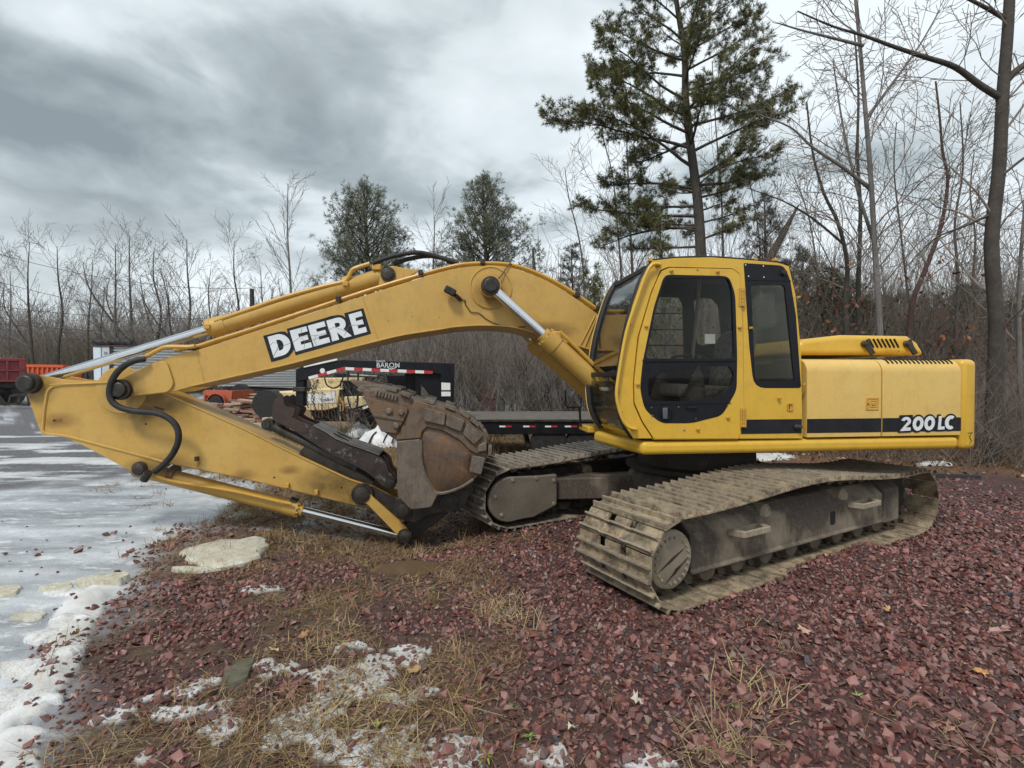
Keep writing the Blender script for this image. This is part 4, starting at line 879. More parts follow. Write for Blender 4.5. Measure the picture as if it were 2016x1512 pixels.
# motor guard on the inner side of the far track, X-shaped centre frame
xf_ = X0 - .10 - AX
gp = [(xf_ + .62, .20), (xf_ + .30, .10)] + arc(xf_, AZ - .01, .27, .25, 285, 90, 14)[0:] + [(xf_ + .40, .56), (xf_ + .62, .56)]
g = MB().prism(fillet(gp, .02), .74, .80).obj("motor_guard", CAKED_SHADE, tf, bevel=.012)
for px_ in ((.02, .21), (.33, .2), (.57, .15), (.57, -.12), (-.2, .05), (-.12, -.16)):
    MB().rod([(0, .022), (.012, .02)], (xf_ + px_[0], .74, AZ + px_[1]), (0, -1, 0), 6).obj("guard_bolt", CAKED, tf)
mb = MB()
for sx, sy in ((-1, 1), (1, 1), (-1, -1), (1, -1)):
    mb.beam((X0 + sx * .35, sy * .30, .42), (X0 + sx * 1.25, sy * 1.0, .36), .34, .26)
mb.rod([(0, .80), (.12, .78), (.2, .70)], (0, 0, .42), (0, 0, 1), 32); mb.span((-.75, -.55, .28), (.7, .55, .5))
cf = upart(mb, "centre_frame", FRAME, bevel=.02)
MB().rod([(0, .17), (.02, .17), (.022, .14), (-.02, .14)], (X0 - .62, -.52, .40), (-.35, -1, 0), 24).obj("frame_port", FRAME_DARK, cf)
# ------------------------------------------------------------------ ground: one sheet, its surface kinds kept as vertex attributes
def _hash(ix, iy, seed):
    h = (ix.astype(np.int64) * 374761393 + iy.astype(np.int64) * 668265263 + seed * 974711) & 0xffffffff
    h = ((h ^ (h >> 13)) * 1274126177) & 0xffffffff
    return ((h ^ (h >> 16)) & 0xffff) / 65535.0
def vnoise(x, y, seed=0):
    ix, iy = np.floor(x), np.floor(y); fx, fy = x - ix, y - iy; fx = fx * fx * (3 - 2 * fx); fy = fy * fy * (3 - 2 * fy)
    a, b, c, d = _hash(ix, iy, seed), _hash(ix + 1, iy, seed), _hash(ix, iy + 1, seed), _hash(ix + 1, iy + 1, seed)
    return (a * (1 - fx) + b * fx) * (1 - fy) + (c * (1 - fx) + d * fx) * fy
def fbm(x, y, sc, octv=4, seed=0):
    v = 0; amp = .5; tot = 0
    for o in range(octv): v = v + amp * vnoise(x * sc * 2 ** o + 13.7 * o, y * sc * 2 ** o + 7.1 * o, seed + o); tot += amp; amp *= .5
    return v / tot
def sstep(a, b, x): t = np.clip((x - a) / (b - a), 0, 1); return t * t * (3 - 2 * t)
EDGE_Y = [-3, 1.0, 2.2, 2.57, 3.09, 3.96, 4.6, 5.5, 6.33, 7.8, 9.0, 10.8, 13.3, 20, 60]
EDGE_X = [1, -1.1, -2.0, -2.26, -2.6, -3.05, -3.2, -3.6, -3.7, -4.2, -5.5, -7.3, -9.5, -12, -30]
def road_dist(x, y): return np.interp(y, EDGE_Y, EDGE_X) - x          # positive on the icy lane
GY_X = [-30, -6, -3.2, -1.2, .5, 3, 5.5, 8, 12, 40]; GY_Y = [5, 5.2, 5.6, 6.4, 8.3, 10.6, 10.0, 8.5, 7.6, 7]
def gravel_back(x, y): return y - np.interp(x, GY_X, GY_Y)              # positive behind the gravel pad
SNOW = [(-1.81, 2.72, .26, .16), (-1.05, 3.13, .22, .14), (-.83, 2.86, .34, .24), (-1.15, 2.45, .50, .22), (-.72, 2.32, .34, .2), (-.3, 2.28, .3, .12), (.10, 2.24, .22, .10), (-1.95, 4.05, .30, .10),
        (-1.6, 2.55, .3, .12), (-.62, 3.1, .2, .1), (-2.05, 2.5, .3, .16), (.55, 2.2, .16, .06), (6.1, 9.5, .5, .22), (4.7, 10.4, .7, .3), (-.5, 2.7, .25, .12), (-1.4, 2.9, .2, .08)]
PUDDLE = [(-.93, 4.55, .30, .22)]
def in_track(x, y):
    dx, dy = x - MC.x, y - MC.y; c, s = math.cos(PH), math.sin(PH); u, v = dx * c + dy * s, -dx * s + dy * c
    return u, v
def surf(x, y):
    rd = road_dist(x, y); nz = fbm(x, y, 1.1, 4, 3); nf = fbm(x, y, 5.0, 3, 9); nm = fbm(x, y, 2.6, 4, 21)
    lane = sstep(-.25, .25, rd + (nz - .5) * 1.2)
    # icy fringe over the verge beyond the boom tip
    fringe = sstep(4.6, 6.5, y) * sstep(3.4, .2, -rd) * sstep(.50, .60, nm + .10 * sstep(1.5, -.3, -rd))
    ice = np.maximum(lane, fringe * .9)
    far = sstep(6.5, 9.5, y) * lane
    streak = fbm(x * .5, y * 2.6, 1.0, 5, 31)
    asph = lane * sstep(7.4, 10, y + (nz - .5) * 5) * sstep(.60, .48, streak) * .85 
    sn = np.full(np.shape(x), -3.0)
    for cx, cy, rx, ry in SNOW: sn = np.maximum(sn, 1 - np.sqrt(((x - cx) / rx) ** 2 + ((y - cy) / ry) ** 2))
    snow = sstep(.02, .16, sn * .8 - .26 + (nf - .5) * 1.9 + (fbm(x, y, 14, 2, 5) - .5) * .9)
    ridge = np.exp(-((rd - .25 - (nz - .5) * .5) / .15) ** 2) * sstep(5.0, 3.6, y) * sstep(.34, .52, fbm(x, y, 2.2, 3, 44))
    band = np.exp(-((rd - .35 - (nz - .5) * .6) / .5) ** 2) * sstep(13, 8, y) * sstep(4.6, 5.4, y) * .45
    low = sstep(.2, .7, rd + (nz - .5)) * sstep(3.0, 2.2, y) * sstep(.46, .60, nm) * .6
    snow = np.maximum(np.maximum(snow, sstep(.25, .5, ridge)), np.maximum(low, band * sstep(.35, .6, nf)))
    snow = np.maximum(snow, lane * sstep(6, 10, y) * sstep(.50, .60, streak) * .7 * sstep(17, 11, y))
    back = sstep(-.3, .5, gravel_back(x, y) + (nz - .5) * 1.6)
    leaf = back * sstep(1.0, 3.5, x + (nz - .5) * 2) * (1 - lane)
    tan = back * (1 - sstep(1.0, 3.5, x + (nz - .5) * 2)) * (1 - lane)
    soil = sstep(4.4, .4, -rd + (nz - .5) * 3.2) * (1 - lane) * (.15 + .75 * sstep(.42, .62, nm)) * (1 - back)
    mat_ = np.exp(-(((x + 2.0) / 1.9) ** 2 + ((y - 5.7) / 1.25) ** 2) ** 1.6) * sstep(.30, .48, fbm(x, y, 1.8, 3, 91)) * (1 - lane)
    soil = np.maximum(soil, mat_ * .95 * (1 - back))
    u, v = in_track(x, y)
    h = (fbm(x, y, .7, 4, 2) - .5) * .06 - .05 * lane + .012 * snow + .040 * np.clip(ridge, 0, 1) * (.3 + nf + fbm(x, y, 9, 2, 71)) + .012 * (nf - .5)
    h = h + .095 * np.exp(-((v + 1.70) / .17) ** 2) * sstep(-.9, -.3, u + (nf - .5) * .6) * sstep(1.0, .5, u + (nf - .5) * .6)
    h = h + (back * .10 + .12 * sstep(1, 8, gravel_back(x, y))) * (fbm(x, y, .5, 3, 8) - .25) * (1 - lane)
    h = h - .21 * np.exp(-(((x + 1.3) / 1.1) ** 2 + ((y - 5.8) / .95) ** 2) ** 1.2)
    tr = (np.abs(u + .13) < 2.0) & ((np.abs(v + 1.195) < np.where((u > -.8) & (u < .9), .30, .42)) | (np.abs(v - 1.15) < .42))
    h = np.where(tr, np.minimum(h, -.015), h)
    for cx, cy, rx, ry in PUDDLE: h = h - .03 * np.exp(-(((x - cx) / rx) ** 2 + ((y - cy) / ry) ** 2) ** 2 * .6)
    return dict(h=h, lane=lane, ice=ice * (1 - asph), asph=asph, snow=snow, leaf=leaf, tan=tan, soil=soil, back=back)
ang = np.concatenate([np.linspace(-180, -62, 40)[:-1], np.linspace(-62, 62, 620), np.linspace(62, 180, 40)[1:-1]]); rad = np.concatenate([[.25], np.geomspace(.7, 22, 470), np.geomspace(23, 900, 40)])
AA, RR = np.meshgrid(np.radians(ang), rad); gx, gy = RR * np.sin(AA), RR * np.cos(AA)
G = surf(gx, gy); na, nr = len(ang), len(rad)
fade = sstep(60, 25, RR)
V = np.stack([gx, gy, G['h'] * fade], -1).reshape(-1, 3)
i, j = np.meshgrid(np.arange(nr - 1), np.arange(na), indexing='ij'); j2 = (j + 1) % na
F = np.stack([i * na + j, i * na + j2, (i + 1) * na + j2, (i + 1) * na + j], -1).reshape(-1, 4)[:, ::-1]
def ground_material():
    M = Mat("yard_ground", jitter=False)
    at = {k: M.attr(k) for k in ("ice", "asph", "snow", "leaf", "tan", "soil")}
    n1, n2, n3, n4 = M.noise(2.2, 6, .6), M.noise(14, 6, .7), M.noise(70, 4, .7), M.noise(1.1, 5, .6, (.4, 1.8, 1))
    red = M.mix(M.ramp(n2, .35, .68), (.026, .013, .012, 1), (.07, .031, .028, 1)); red = M.mix(M.ramp(n3, .5, .75), red, (.11, .06, .055, 1))  # base darkened: shade between the stones put into the colour
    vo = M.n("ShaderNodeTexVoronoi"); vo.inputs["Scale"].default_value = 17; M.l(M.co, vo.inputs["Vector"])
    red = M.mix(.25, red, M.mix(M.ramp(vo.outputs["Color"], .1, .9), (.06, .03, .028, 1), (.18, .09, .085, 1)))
    soil = M.mix(M.ramp(n2, .38, .65), (.045, .028, .018, 1), (.13, .085, .045, 1)); soil = M.mix(M.ramp(n3, .52, .7), soil, (.20, .14, .07, 1))
    base = M.mix(M.math("MULTIPLY", at["soil"], .9), red, soil)
    tan = M.mix(M.ramp(n2, .35, .65), (.12, .075, .035, 1), (.30, .205, .10, 1)); tan = M.mix(M.ramp(n3, .5, .7), tan, (.07, .045, .025, 1)); base = M.mix(at["tan"], base, tan)
    lf = M.mix(M.ramp(n2, .35, .65), (.06, .032, .018, 1), (.20, .105, .05, 1)); lf = M.mix(M.ramp(n3, .5, .7), lf, (.30, .18, .10, 1)); base = M.mix(at["leaf"], base, lf)
    asp = M.mix(M.ramp(n2, .4, .7), (.085, .09, .097, 1), (.22, .225, .235, 1)); asp = M.mix(M.ramp(n3, .5, .7), asp, (.02, .02, .022, 1))
    n5 = M.noise(5, 7, .75, (.6, 1.6, 1)); ice = M.mix(M.ramp(n4, .38, .62), (.24, .26, .285, 1), (.54, .575, .61, 1)); ice = M.mix(M.ramp(n5, .54, .64), ice, (.70, .72, .73, 1)); ice = M.mix(M.math("MULTIPLY", M.ramp(n2, .52, .7), .45), ice, (.17, .155, .135, 1)); ice = M.mix(M.math("MULTIPLY", M.ramp(n3, .5, .7), .5), ice, (.10, .085, .07, 1))
    base = M.mix(at["ice"], base, ice); base = M.mix(at["asph"], base, asp)
    sn = M.mix(M.ramp(n1, .35, .7), (.68, .695, .71, 1), (.44, .42, .38, 1)); sn = M.mix(M.math("MULTIPLY", M.ramp(n3, .52, .72), .5), sn, (.32, .29, .25, 1))
    base = M.mix(at["snow"], base, sn)
    wet = M.math("MULTIPLY", at["ice"], M.ramp(n4, .7, .35)); r = M.math("SUBTRACT", .82, M.math("MULTIPLY", M.math("MAXIMUM", M.math("MULTIPLY", at["ice"], .62), wet), .70))
    r = M.math("ADD", r, M.math("MULTIPLY", at["snow"], .25))
    M.set(base=base, rough=r); d = M.math("ADD", n2, M.math("MULTIPLY", n3, .8))
    bs = M.n("ShaderNodeBump"); bs.inputs["Distance"].default_value = .03; M.l(d, bs.inputs["Height"])
    M.l(M.math("SUBTRACT", .75, M.math("MULTIPLY", at["ice"], .66)), bs.inputs["Strength"]); M.l(bs.outputs[0], M.b.inputs["Normal"])
    return M.m
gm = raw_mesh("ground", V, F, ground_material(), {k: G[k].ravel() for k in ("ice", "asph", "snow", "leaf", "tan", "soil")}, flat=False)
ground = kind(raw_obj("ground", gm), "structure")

# ---- crushed red stone
def stone_bases(n=14):
    out = []
    for k in range(n):
        rg = np.random.default_rng(100 + k); m = 9 + k % 4
        p = rg.normal(size=(m, 3)); p /= np.linalg.norm(p, axis=1)[:, None]; p *= rg.uniform(.75, 1.15, (m, 1)); p *= np.array([1, rg.uniform(.6, .95), rg.uniform(.38, .72)])
        bm = bmesh.new(); [bm.verts.new(q) for q in p]
        r = bmesh.ops.convex_hull(bm, input=bm.verts); bmesh.ops.delete(bm, geom=[g for g in r["geom_interior"] if isinstance(g, bmesh.types.BMVert)], context='VERTS')
        bmesh.ops.triangulate(bm, faces=bm.faces); bmesh.ops.recalc_face_normals(bm, faces=bm.faces); bm.verts.index_update()
        out.append((np.array([v.co[:] for v in bm.verts]), np.array([[v.index for v in f.verts] for f in bm.faces]))); bm.free()
    return out
BASES = stone_bases()
def stone_material():
    M = Mat("crushed_red_stone", jitter=True); t = M.attr("tint", "Color"); n = M.noise(38, 5, .7); n2 = M.noise(11, 4)
    base = M.mix(M.math("MULTIPLY", M.ramp(n, .45, .72), .25), t, (.20, .11, .10, 1), "MIX"); base = M.mix(M.math("MULTIPLY", M.ramp(n2, .5, .75), .45), base, (.035, .018, .017, 1))
    M.set(base=base, rough=M.ramp(n2, .3, .7), spec=.6); rr_ = M.n("ShaderNodeMapRange"); rr_.inputs[3].default_value = .32; rr_.inputs[4].default_value = .62; M.l(n2, rr_.inputs[0]); M.l(rr_.outputs[0], M.b.inputs["Roughness"]); M.bump(n, .3, .004); return M.m
STONE_M = stone_material()
cell = .031
sx_, sy_ = np.meshgrid(np.arange(-7.5, 10.5, cell), np.arange(.3, 10.8, cell)); sx_ = sx_.ravel() + RNG.uniform(-.5, .5, sx_.size) * cell; sy_ = sy_.ravel() + RNG.uniform(-.5, .5, sy_.size) * cell
D_ = np.hypot(sx_, sy_); keep = (np.abs(sx_) < sy_ * 1.12 + np.where(sy_ > 1.4, .5, 2.2))
sx_, sy_, D_ = sx_[keep], sy_[keep], D_[keep]; Q = surf(sx_, sy_)
rd = road_dist(sx_, sy_); u_, v_ = in_track(sx_, sy_)
dens = (1 - Q['lane'] * .985) * (1 - Q['back'] * .92) * (1 - .70 * Q['soil']) * sstep(12, 4.5, D_ + 0 * rd) ** .7
dens *= np.where((np.abs(u_ + .13) < 2.05) & ((np.abs(v_ + 1.195) < np.where((u_ > -.7) & (u_ < .8), .31, .40)) | (np.abs(v_ - 1.15) < .42)), .0, 1)
dens *= np.where((np.abs(u_ + .13) < 1.8) & (np.abs(v_ + .05) < .75), .5, 1)
dens *= 1 - .98 * np.exp(-(((sx_ - PUDDLE[0][0]) / .32) ** 2 + ((sy_ - PUDDLE[0][1]) / .24) ** 2) ** 2)
keep = RNG.uniform(size=sx_.size) < dens
sx_, sy_, D_ = sx_[keep], sy_[keep], D_[keep]; Q = {k: q[keep] for k, q in Q.items()}; N = len(sx_)
big = fbm(sx_, sy_, .8, 3, 77)
size = np.exp(RNG.normal(np.log(.0185), .42, N)) * (.75 + .6 * big) * (1 - .25 * Q['soil']); size = np.clip(size, .009, .046) * np.where(D_ > 6, 1.12, 1)
yaw = RNG.uniform(0, 2 * np.pi, N); tilt = RNG.normal(0, .55, (N, 2)); bi = RNG.integers(0, len(BASES), N)
zc = Q['h'] + size * RNG.uniform(.05, .42, N) - Q['snow'] * size * .12
pal = np.array([[.115, .038, .031], [.15, .052, .042], [.185, .070, .058], [.10, .042, .036], [.215, .098, .083], [.06, .021, .018], [.14, .075, .066]])
tint = pal[RNG.integers(0, len(pal), N)] * RNG.uniform(.85, 1.45, (N, 1))
gry = RNG.uniform(size=N); tint[gry < .02] = (.055, .065, .075); tint[(gry > .02) & (gry < .032)] = (.26, .20, .15)
sk_ = (.32 * Q['soil'] * (.5 + RNG.uniform(size=N)))[:, None]; tint = tint * (1 - sk_) + np.array([.085, .055, .035]) * sk_
def rotm(yaw, tx, ty):
    cy, sy, cx, sx, cz, sz = np.cos(ty), np.sin(ty), np.cos(tx), np.sin(tx), np.cos(yaw), np.sin(yaw)
    Rz = np.zeros((len(yaw), 3, 3)); Rz[:, 0, 0] = cz; Rz[:, 0, 1] = -sz; Rz[:, 1, 0] = sz; Rz[:, 1, 1] = cz; Rz[:, 2, 2] = 1
    Rx = np.zeros_like(Rz); Rx[:, 0, 0] = 1; Rx[:, 1, 1] = cx; Rx[:, 1, 2] = -sx; Rx[:, 2, 1] = sx; Rx[:, 2, 2] = cx
    Ry = np.zeros_like(Rz); Ry[:, 1, 1] = 1; Ry[:, 0, 0] = cy; Ry[:, 0, 2] = sy; Ry[:, 2, 0] = -sy; Ry[:, 2, 2] = cy
    return Rx @ Ry @ Rz
RM = rotm(yaw, tilt[:, 0], tilt[:, 1])
# the 300 that show largest are stones of their own
inview = (np.abs(sx_) < sy_ * .985) & (sy_ * .756 > CAM_H - .02)
score = np.where(inview, size / D_, 0); pick = np.argsort(-score)[:300]; is_pick = np.zeros(N, bool); is_pick[pick] = True
meshes = {}
for q in pick:
    key = (bi[q], int(RNG.integers(0, 3)))
    if key not in meshes:
        bv, bf = BASES[bi[q]]; meshes[key] = raw_mesh("stone", bv, bf, STONE_M, {"tint": np.repeat(tint[q][None], len(bv), 0)})
    o = raw_obj("stone", meshes[key], ground); s = size[q]
    o.matrix_local = Matrix.Translation((sx_[q], sy_[q], zc[q])) @ Matrix(RM[q].tolist()).to_4x4() @ Matrix.Scale(s, 4)
VV, FF, TT, k0 = [], [], [], 0
for b in range(len(BASES)):
    idx = np.where((bi == b) & ~is_pick)[0]; bv, bf = BASES[b]
    if not len(idx): continue
    v = np.einsum('nij,vj->nvi', RM[idx], bv) * size[idx][:, None, None] + np.stack([sx_[idx], sy_[idx], zc[idx]], -1)[:, None, :]
    f = bf[None] + (np.arange(len(idx)) * len(bv))[:, None, None] + k0; k0 += len(idx) * len(bv)
    VV.append(v.reshape(-1, 3)); FF.append(f.reshape(-1, 3)); TT.append(np.repeat(tint[idx], len(bv), 0))
grav = raw_obj("gravel", raw_mesh("gravel", np.concatenate(VV), np.concatenate(FF), STONE_M, {"tint": np.concatenate(TT)}), ground); kind(grav, "stuff")
print("stones", N)

# ---- puddle, ice slab, ice plates on the lane
WATER = Mat("muddy_water", jitter=False); WATER.set(base=(.13, .085, .05, 1), rough=.06); WATER = WATER.m
def blob(cx, cy, rx, ry, n=28, seed=0, amp=.25):
    rg = random.Random(seed); ph = [rg.uniform(0, 6.28) for _ in range(4)]
    return [(cx + rx * (1 + amp * (math.sin(2 * a + ph[0]) * .5 + math.sin(3 * a + ph[1]) * .4 + math.sin(7 * a + ph[2]) * .2 + math.sin(12 * a + ph[3]) * .12)) * math.cos(a),
             cy + ry * (1 + amp * (math.sin(2 * a + ph[0]) * .5 + math.sin(3 * a + ph[1]) * .4 + math.sin(7 * a + ph[2]) * .2)) * math.sin(a)) for a in (2 * math.pi * i / n for i in range(n))]
hz = lambda x, y: float(surf(np.array([x]), np.array([y]))['h'][0])
px_, py_ = PUDDLE[0][:2]
pud = MB().prism(blob(px_, py_, .28, .19, seed=3), hz(px_, py_) - .05, hz(px_, py_) + .030, axis='z').obj("puddle", WATER, sm=False); kind(pud, "structure")
ICE_Y = rusty("yellowed_ice", (.50, .46, .34, 1), (.62, .61, .54, 1), (.36, .31, .22, 1), sc=7, rough=.4, metal=0, bump=.8)
SNOWM = rusty("dirty_snow", (.66, .67, .68, 1), (.50, .49, .46, 1), (.33, .29, .24, 1), sc=10, rough=.8, metal=0, bump=.7)
def slab(name, label, cat, x, y, rx, ry, t, m, seed, group=None, tilt=0):
    z = hz(x, y); mb = MB(); n = 30; a = blob(0, 0, rx, ry, n, seed); b = blob(0, 0, rx * .93, ry * .9, n, seed)
    snow_ = m is SNOWM; n = 44; a = blob(0, 0, rx, ry, n, seed, .3)
    prof = [(1, -.05), (.97, t * .10), (.88, t * .38), (.72, t * .66), (.5, t * .9), (.25, t)] if snow_ else [(1, -.05), (1, t * .55), (.955, t * .9), (.7, t * .95), (.4, t * 1.05), (.2, t)]
    mb.v = []
    for k_, (s_, zz_) in enumerate(prof):
        xs = np.array([p[0] * s_ for p in a]); ys = np.array([p[1] * s_ for p in a]); w_ = (fbm(xs + x * 3, ys + y * 3, 9, 3, seed) - .5) * t * (1.1 if snow_ else .5) + (fbm(xs + x, ys + y, 40, 2, seed + 4) - .5) * t * .35
        mb.v += [(xs[i], ys[i], zz_ + (w_[i] if k_ else 0)) for i in range(n)]
    mb.v.append((0, 0, t)); K = len(prof)
    mb.f = [(k_ * n + i, k_ * n + (i + 1) % n, (k_ + 1) * n + (i + 1) % n, (k_ + 1) * n + i) for k_ in range(K - 1) for i in range(n)] + [((K - 1) * n + i, (K - 1) * n + (i + 1) % n, K * n) for i in range(n)]
    o = mb.obj(name, m, None, angle=70 if snow_ else 40, loc=(x, y, z)); o.rotation_euler.x = tilt
    if cat: tag(o, label, cat, group)
    return o
p = ground_at(447, 1088); slab("ice_slab", "broad slab of yellowish melting ice on the gravel in front of the arm", "ice", p.x, p.y, .42, .36, .05, ICE_Y, 5)
p = ground_at(385, 1122); slab("ice_slab", "thin pointed sliver of pale ice beside the big yellowish slab", "ice", p.x, p.y, .18, .06, .03, ICE_Y, 8)
p = ground_at(112, 1149); slab("ice_slab", "flat cream ice plate lying loose on the frozen lane", "ice", p.x, p.y, .13, .09, .03, ICE_Y, 11)
p = ground_at(8, 1155); slab("ice_slab", "small cream ice plate at the outer edge of the frozen lane", "ice", p.x, p.y, .13, .10, .03, ICE_Y, 12)
p = ground_at(58, 1201); slab("ice_slab", "half-melted grey ice plate between the lane plates and the snow ridge", "ice", p.x, p.y, .10, .07, .02, ICE_Y, 13)
p = ground_at(205, 1140); slab("ice_slab", "longish cream ice piece at the top end of the snow ridge", "ice", p.x, p.y, .17, .10, .05, ICE_Y, 14)
for (x, y, rx, ry, t, sd, lb) in ((150, 1155, .22, .10, .05, 21, "topmost rounded lump of dirty snow along the frozen lane"), (140, 1215, .15, .06, .06, 22, "narrow curved lump of snow on the ridge"), (100, 1240, .18, .09, .05, 23, "low snow lump in the middle of the ridge"), (135, 1296, .09, .06, .055, 24, "small round white snow lump nearest the gravel"), (70, 1310, .24, .10, .055, 25, "long bright heap of snow on the ridge"), (35, 1375, .26, .09, .05, 26, "lowest snow heap at the edge of the frozen lane")):
    p = ground_at(x, y); slab("snow_lump", lb, "snow", p.x, p.y, rx * .92, ry * .9, t * .5, SNOWM, sd, "snow lumps along the lane")
p = ground_at(470, 1332); slab("flat_rock", "flat mossy grey rock half sunk among the red stones", "rock", p.x, p.y, .075, .11, .035, plain("mossy_rock", (.12, .105, .075, 1), .8, c2=(.07, .07, .04, 1), scale=14), 33)

# ---- dry grass, straw, leaves, weeds
def blades(name, roots, dirs, lens, wid, m, tints, parent=None, bend=.6, seed=1):
    rg = np.random.default_rng(seed); n = len(roots); d = dirs / np.linalg.norm(dirs, axis=1)[:, None]
    side = np.cross(d, [0, 0, 1.0]) + rg.normal(0, .15, (n, 3)); side /= np.linalg.norm(side, axis=1)[:, None]
    droop = np.array([0, 0, -1.0])[None] * (bend * rg.uniform(.4, 1.3, n))[:, None] + rg.normal(0, .25, (n, 3))
    P = [roots + d * lens[:, None] * t + droop * (lens * t * t)[:, None] * .6 for t in (0, .4, .75, 1.0)]
    W_ = [1, .8, .5, .08]; V = []
    for p, w in zip(P, W_): V += [p - side * wid[:, None] * w, p + side * wid[:, None] * w]
    V = np.stack(V, 1); k = np.arange(n)[:, None, None] * 8
    F = np.array([[0, 1, 3, 2], [2, 3, 5, 4], [4, 5, 7, 6]])[None] + k
    return raw_obj(name, raw_mesh(name, V.reshape(-1, 3), F.reshape(-1, 4), m, {"tint": np.repeat(tints, 8, 0)}), parent)
def tint_mat(name, rough=.8, trans=0):
    M = Mat(name); t = M.attr("tint", "Color"); n = M.noise(30, 3); M.set(base=M.mix(M.math("MULTIPLY", M.ramp(n, .4, .7), .4), t, (.05, .03, .015, 1)), rough=rough); return M.m
GRASS_M = tint_mat("dry_grass_straw")
n = 9000; x = RNG.uniform(-6.5, 3.0, n); y = RNG.uniform(1.9, 9.5, n); q = surf(x, y); rd = road_dist(x, y)
w = q['soil'] * (1 - q['lane']) * sstep(.44, .60, fbm(x, y, 2.3, 3, 61)) * 2.4 + q['tan'] * .8 + .012 * (1 - q['lane']) * (1 - q['back']) + .05 * q['lane'] * sstep(6, 8, y)
w = w * (1 - np.exp(-(((x - PUDDLE[0][0]) / .42) ** 2 + ((y - PUDDLE[0][1]) / .34) ** 2) ** 2))
k = (RNG.uniform(size=n) < w) & (np.abs(x) < y * 1.1); x, y = x[k], y[k]
ex_t = [ground_at(*p) for p in ((990, 1210), (1010, 1225), (970, 1200), (830, 1160), (1400, 1465), (1440, 1480), (1380, 1490), (1470, 1400), (700, 1390), (620, 1420), (690, 1280), (660, 1260), (770, 1475), (1950, 1495), (780, 1390), (1500, 1350), (560, 1375), (640, 1440), (1010, 1190))]
x = np.concatenate([x, [p.x for p in ex_t]]); y = np.concatenate([y, [p.y for p in ex_t]])
nb = RNG.integers(9, 24, len(x)); nb[-len(ex_t):] = 62; ti = np.repeat(np.arange(len(x)), nb); n = len(ti)
sp_ = np.repeat(np.where(np.arange(len(x)) >= len(x) - len(ex_t), .10, .05), nb)
rx = x[ti] + RNG.normal(0, 1, n) * sp_; ry = y[ti] + RNG.normal(0, 1, n) * sp_; rz = surf(rx, ry)['h']
aim = RNG.uniform(0, 6.28, len(x))[ti]; d = np.stack([RNG.normal(0, .6, n) + .5 * np.cos(aim), RNG.normal(0, .6, n) + .5 * np.sin(aim), RNG.uniform(.10, .6, n)], -1)
gp_ = np.array([[.30, .20, .085], [.22, .135, .05], [.38, .28, .14], [.13, .075, .03], [.26, .18, .09]]); tn_ = gp_[RNG.integers(0, 5, len(x))][ti] * RNG.uniform(.7, 1.25, (n, 1))
gs = blades("dry_grass", np.stack([rx, ry, rz], -1), d, RNG.uniform(.05, .20, n) * np.where(ti >= len(x) - len(ex_t), 1.25, 1) * np.where(y[ti] > 6, 1.5, 1), RNG.uniform(.0010, .0024, n) * np.where(y[ti] > 5, 1.6, 1) * np.where(ti >= len(x) - len(ex_t), 1.5, 1), GRASS_M, np.where((ti >= len(x) - len(ex_t))[:, None], tn_ * .4 + np.array([.42, .33, .17]) * .6, tn_)); kind(gs, "stuff")
n = 22000; x = RNG.uniform(-4.5, 3.5, n); y = RNG.uniform(1.9, 7.5, n); q = surf(x, y); k = RNG.uniform(size=n) < (q['soil'] * .75 * sstep(.40, .58, fbm(x, y, 1.9, 3, 63)) + .06) * (1 - np.exp(-(((x - PUDDLE[0][0]) / .42) ** 2 + ((y - PUDDLE[0][1]) / .34) ** 2) ** 2)) * (1 - q['lane']); x, y, hh = x[k], y[k], q['h'][k]; n = len(x)
a = RNG.uniform(0, 6.28, n); d = np.stack([np.cos(a), np.sin(a), RNG.uniform(-.05, .22, n)], -1)
st_ = blades("straw_litter", np.stack([x, y, hh + .022], -1), d, RNG.uniform(.05, .22, n), RNG.uniform(.0008, .002, n), GRASS_M, gp_[RNG.integers(0, 5, n)] * RNG.uniform(.45, 1.3, (n, 1)), bend=.12, seed=4); kind(st_, "stuff")
def leaf_mesh(seed, tintc, m, L=.05):
    rg = random.Random(seed); pts = []; n = 14
    for i in range(n):
        a = 2 * math.pi * i / n; r = (1 if i % 2 == 0 else .62) * rg.uniform(.8, 1.1); pts.append((r * math.cos(a) * L, r * math.sin(a) * L * .62, .012 * rg.uniform(-1, 1) + .25 * L * math.cos(a) ** 2))
    V = pts + [(0, 0, 0)]; F = [(i, (i + 1) % n, n) for i in range(n)]
    return raw_mesh("fallen_leaf", V, F, m, {"tint": np.repeat([tintc], n + 1, 0)})
for i, (p, c, L, lb) in enumerate((((541, 1295), (.50, .36, .18), .055, "pale tan lobed oak leaf on the gravel below the ice slab"), ((1623, 1113), (.50, .30, .13), .06, "orange-tan leaf lying beside the track on the red stones"), ((1750, 1208), (.52, .33, .15), .05, "curled tan leaf alone on the open gravel right of the track"), ((1582, 1253), (.50, .36, .26), .05, "pinkish beige leaf on the gravel below the track shoes"), ((1931, 1332), (.50, .27, .10), .045, "orange leaf on the gravel near the right edge"), ((815, 1331), (.42, .27, .13), .05, "brown curled leaf beside a long straw stem"), ((598, 1264), (.36, .19, .09), .05, "rusty brown leaf above the foreground snow patch"), ((1255, 1388), (.48, .42, .36), .05, "bleached whitish leaf near the foreground dry grass"), ((1127, 1447), (.55, .48, .36), .045, "cream leaf resting on a green weed"))):
    g = ground_at(*p); o = raw_obj("fallen_leaf", leaf_mesh(i, c, GRASS_M, L)); o.location = (g.x, g.y, hz(g.x, g.y) + .035); o.rotation_euler = (R(-14), R(RNG.uniform(-15, 15)), R(40 * i)); tag(o, lb, "leaf", "fallen leaves on the gravel")
WEED_M = tint_mat("green_weed_leaf", .6)
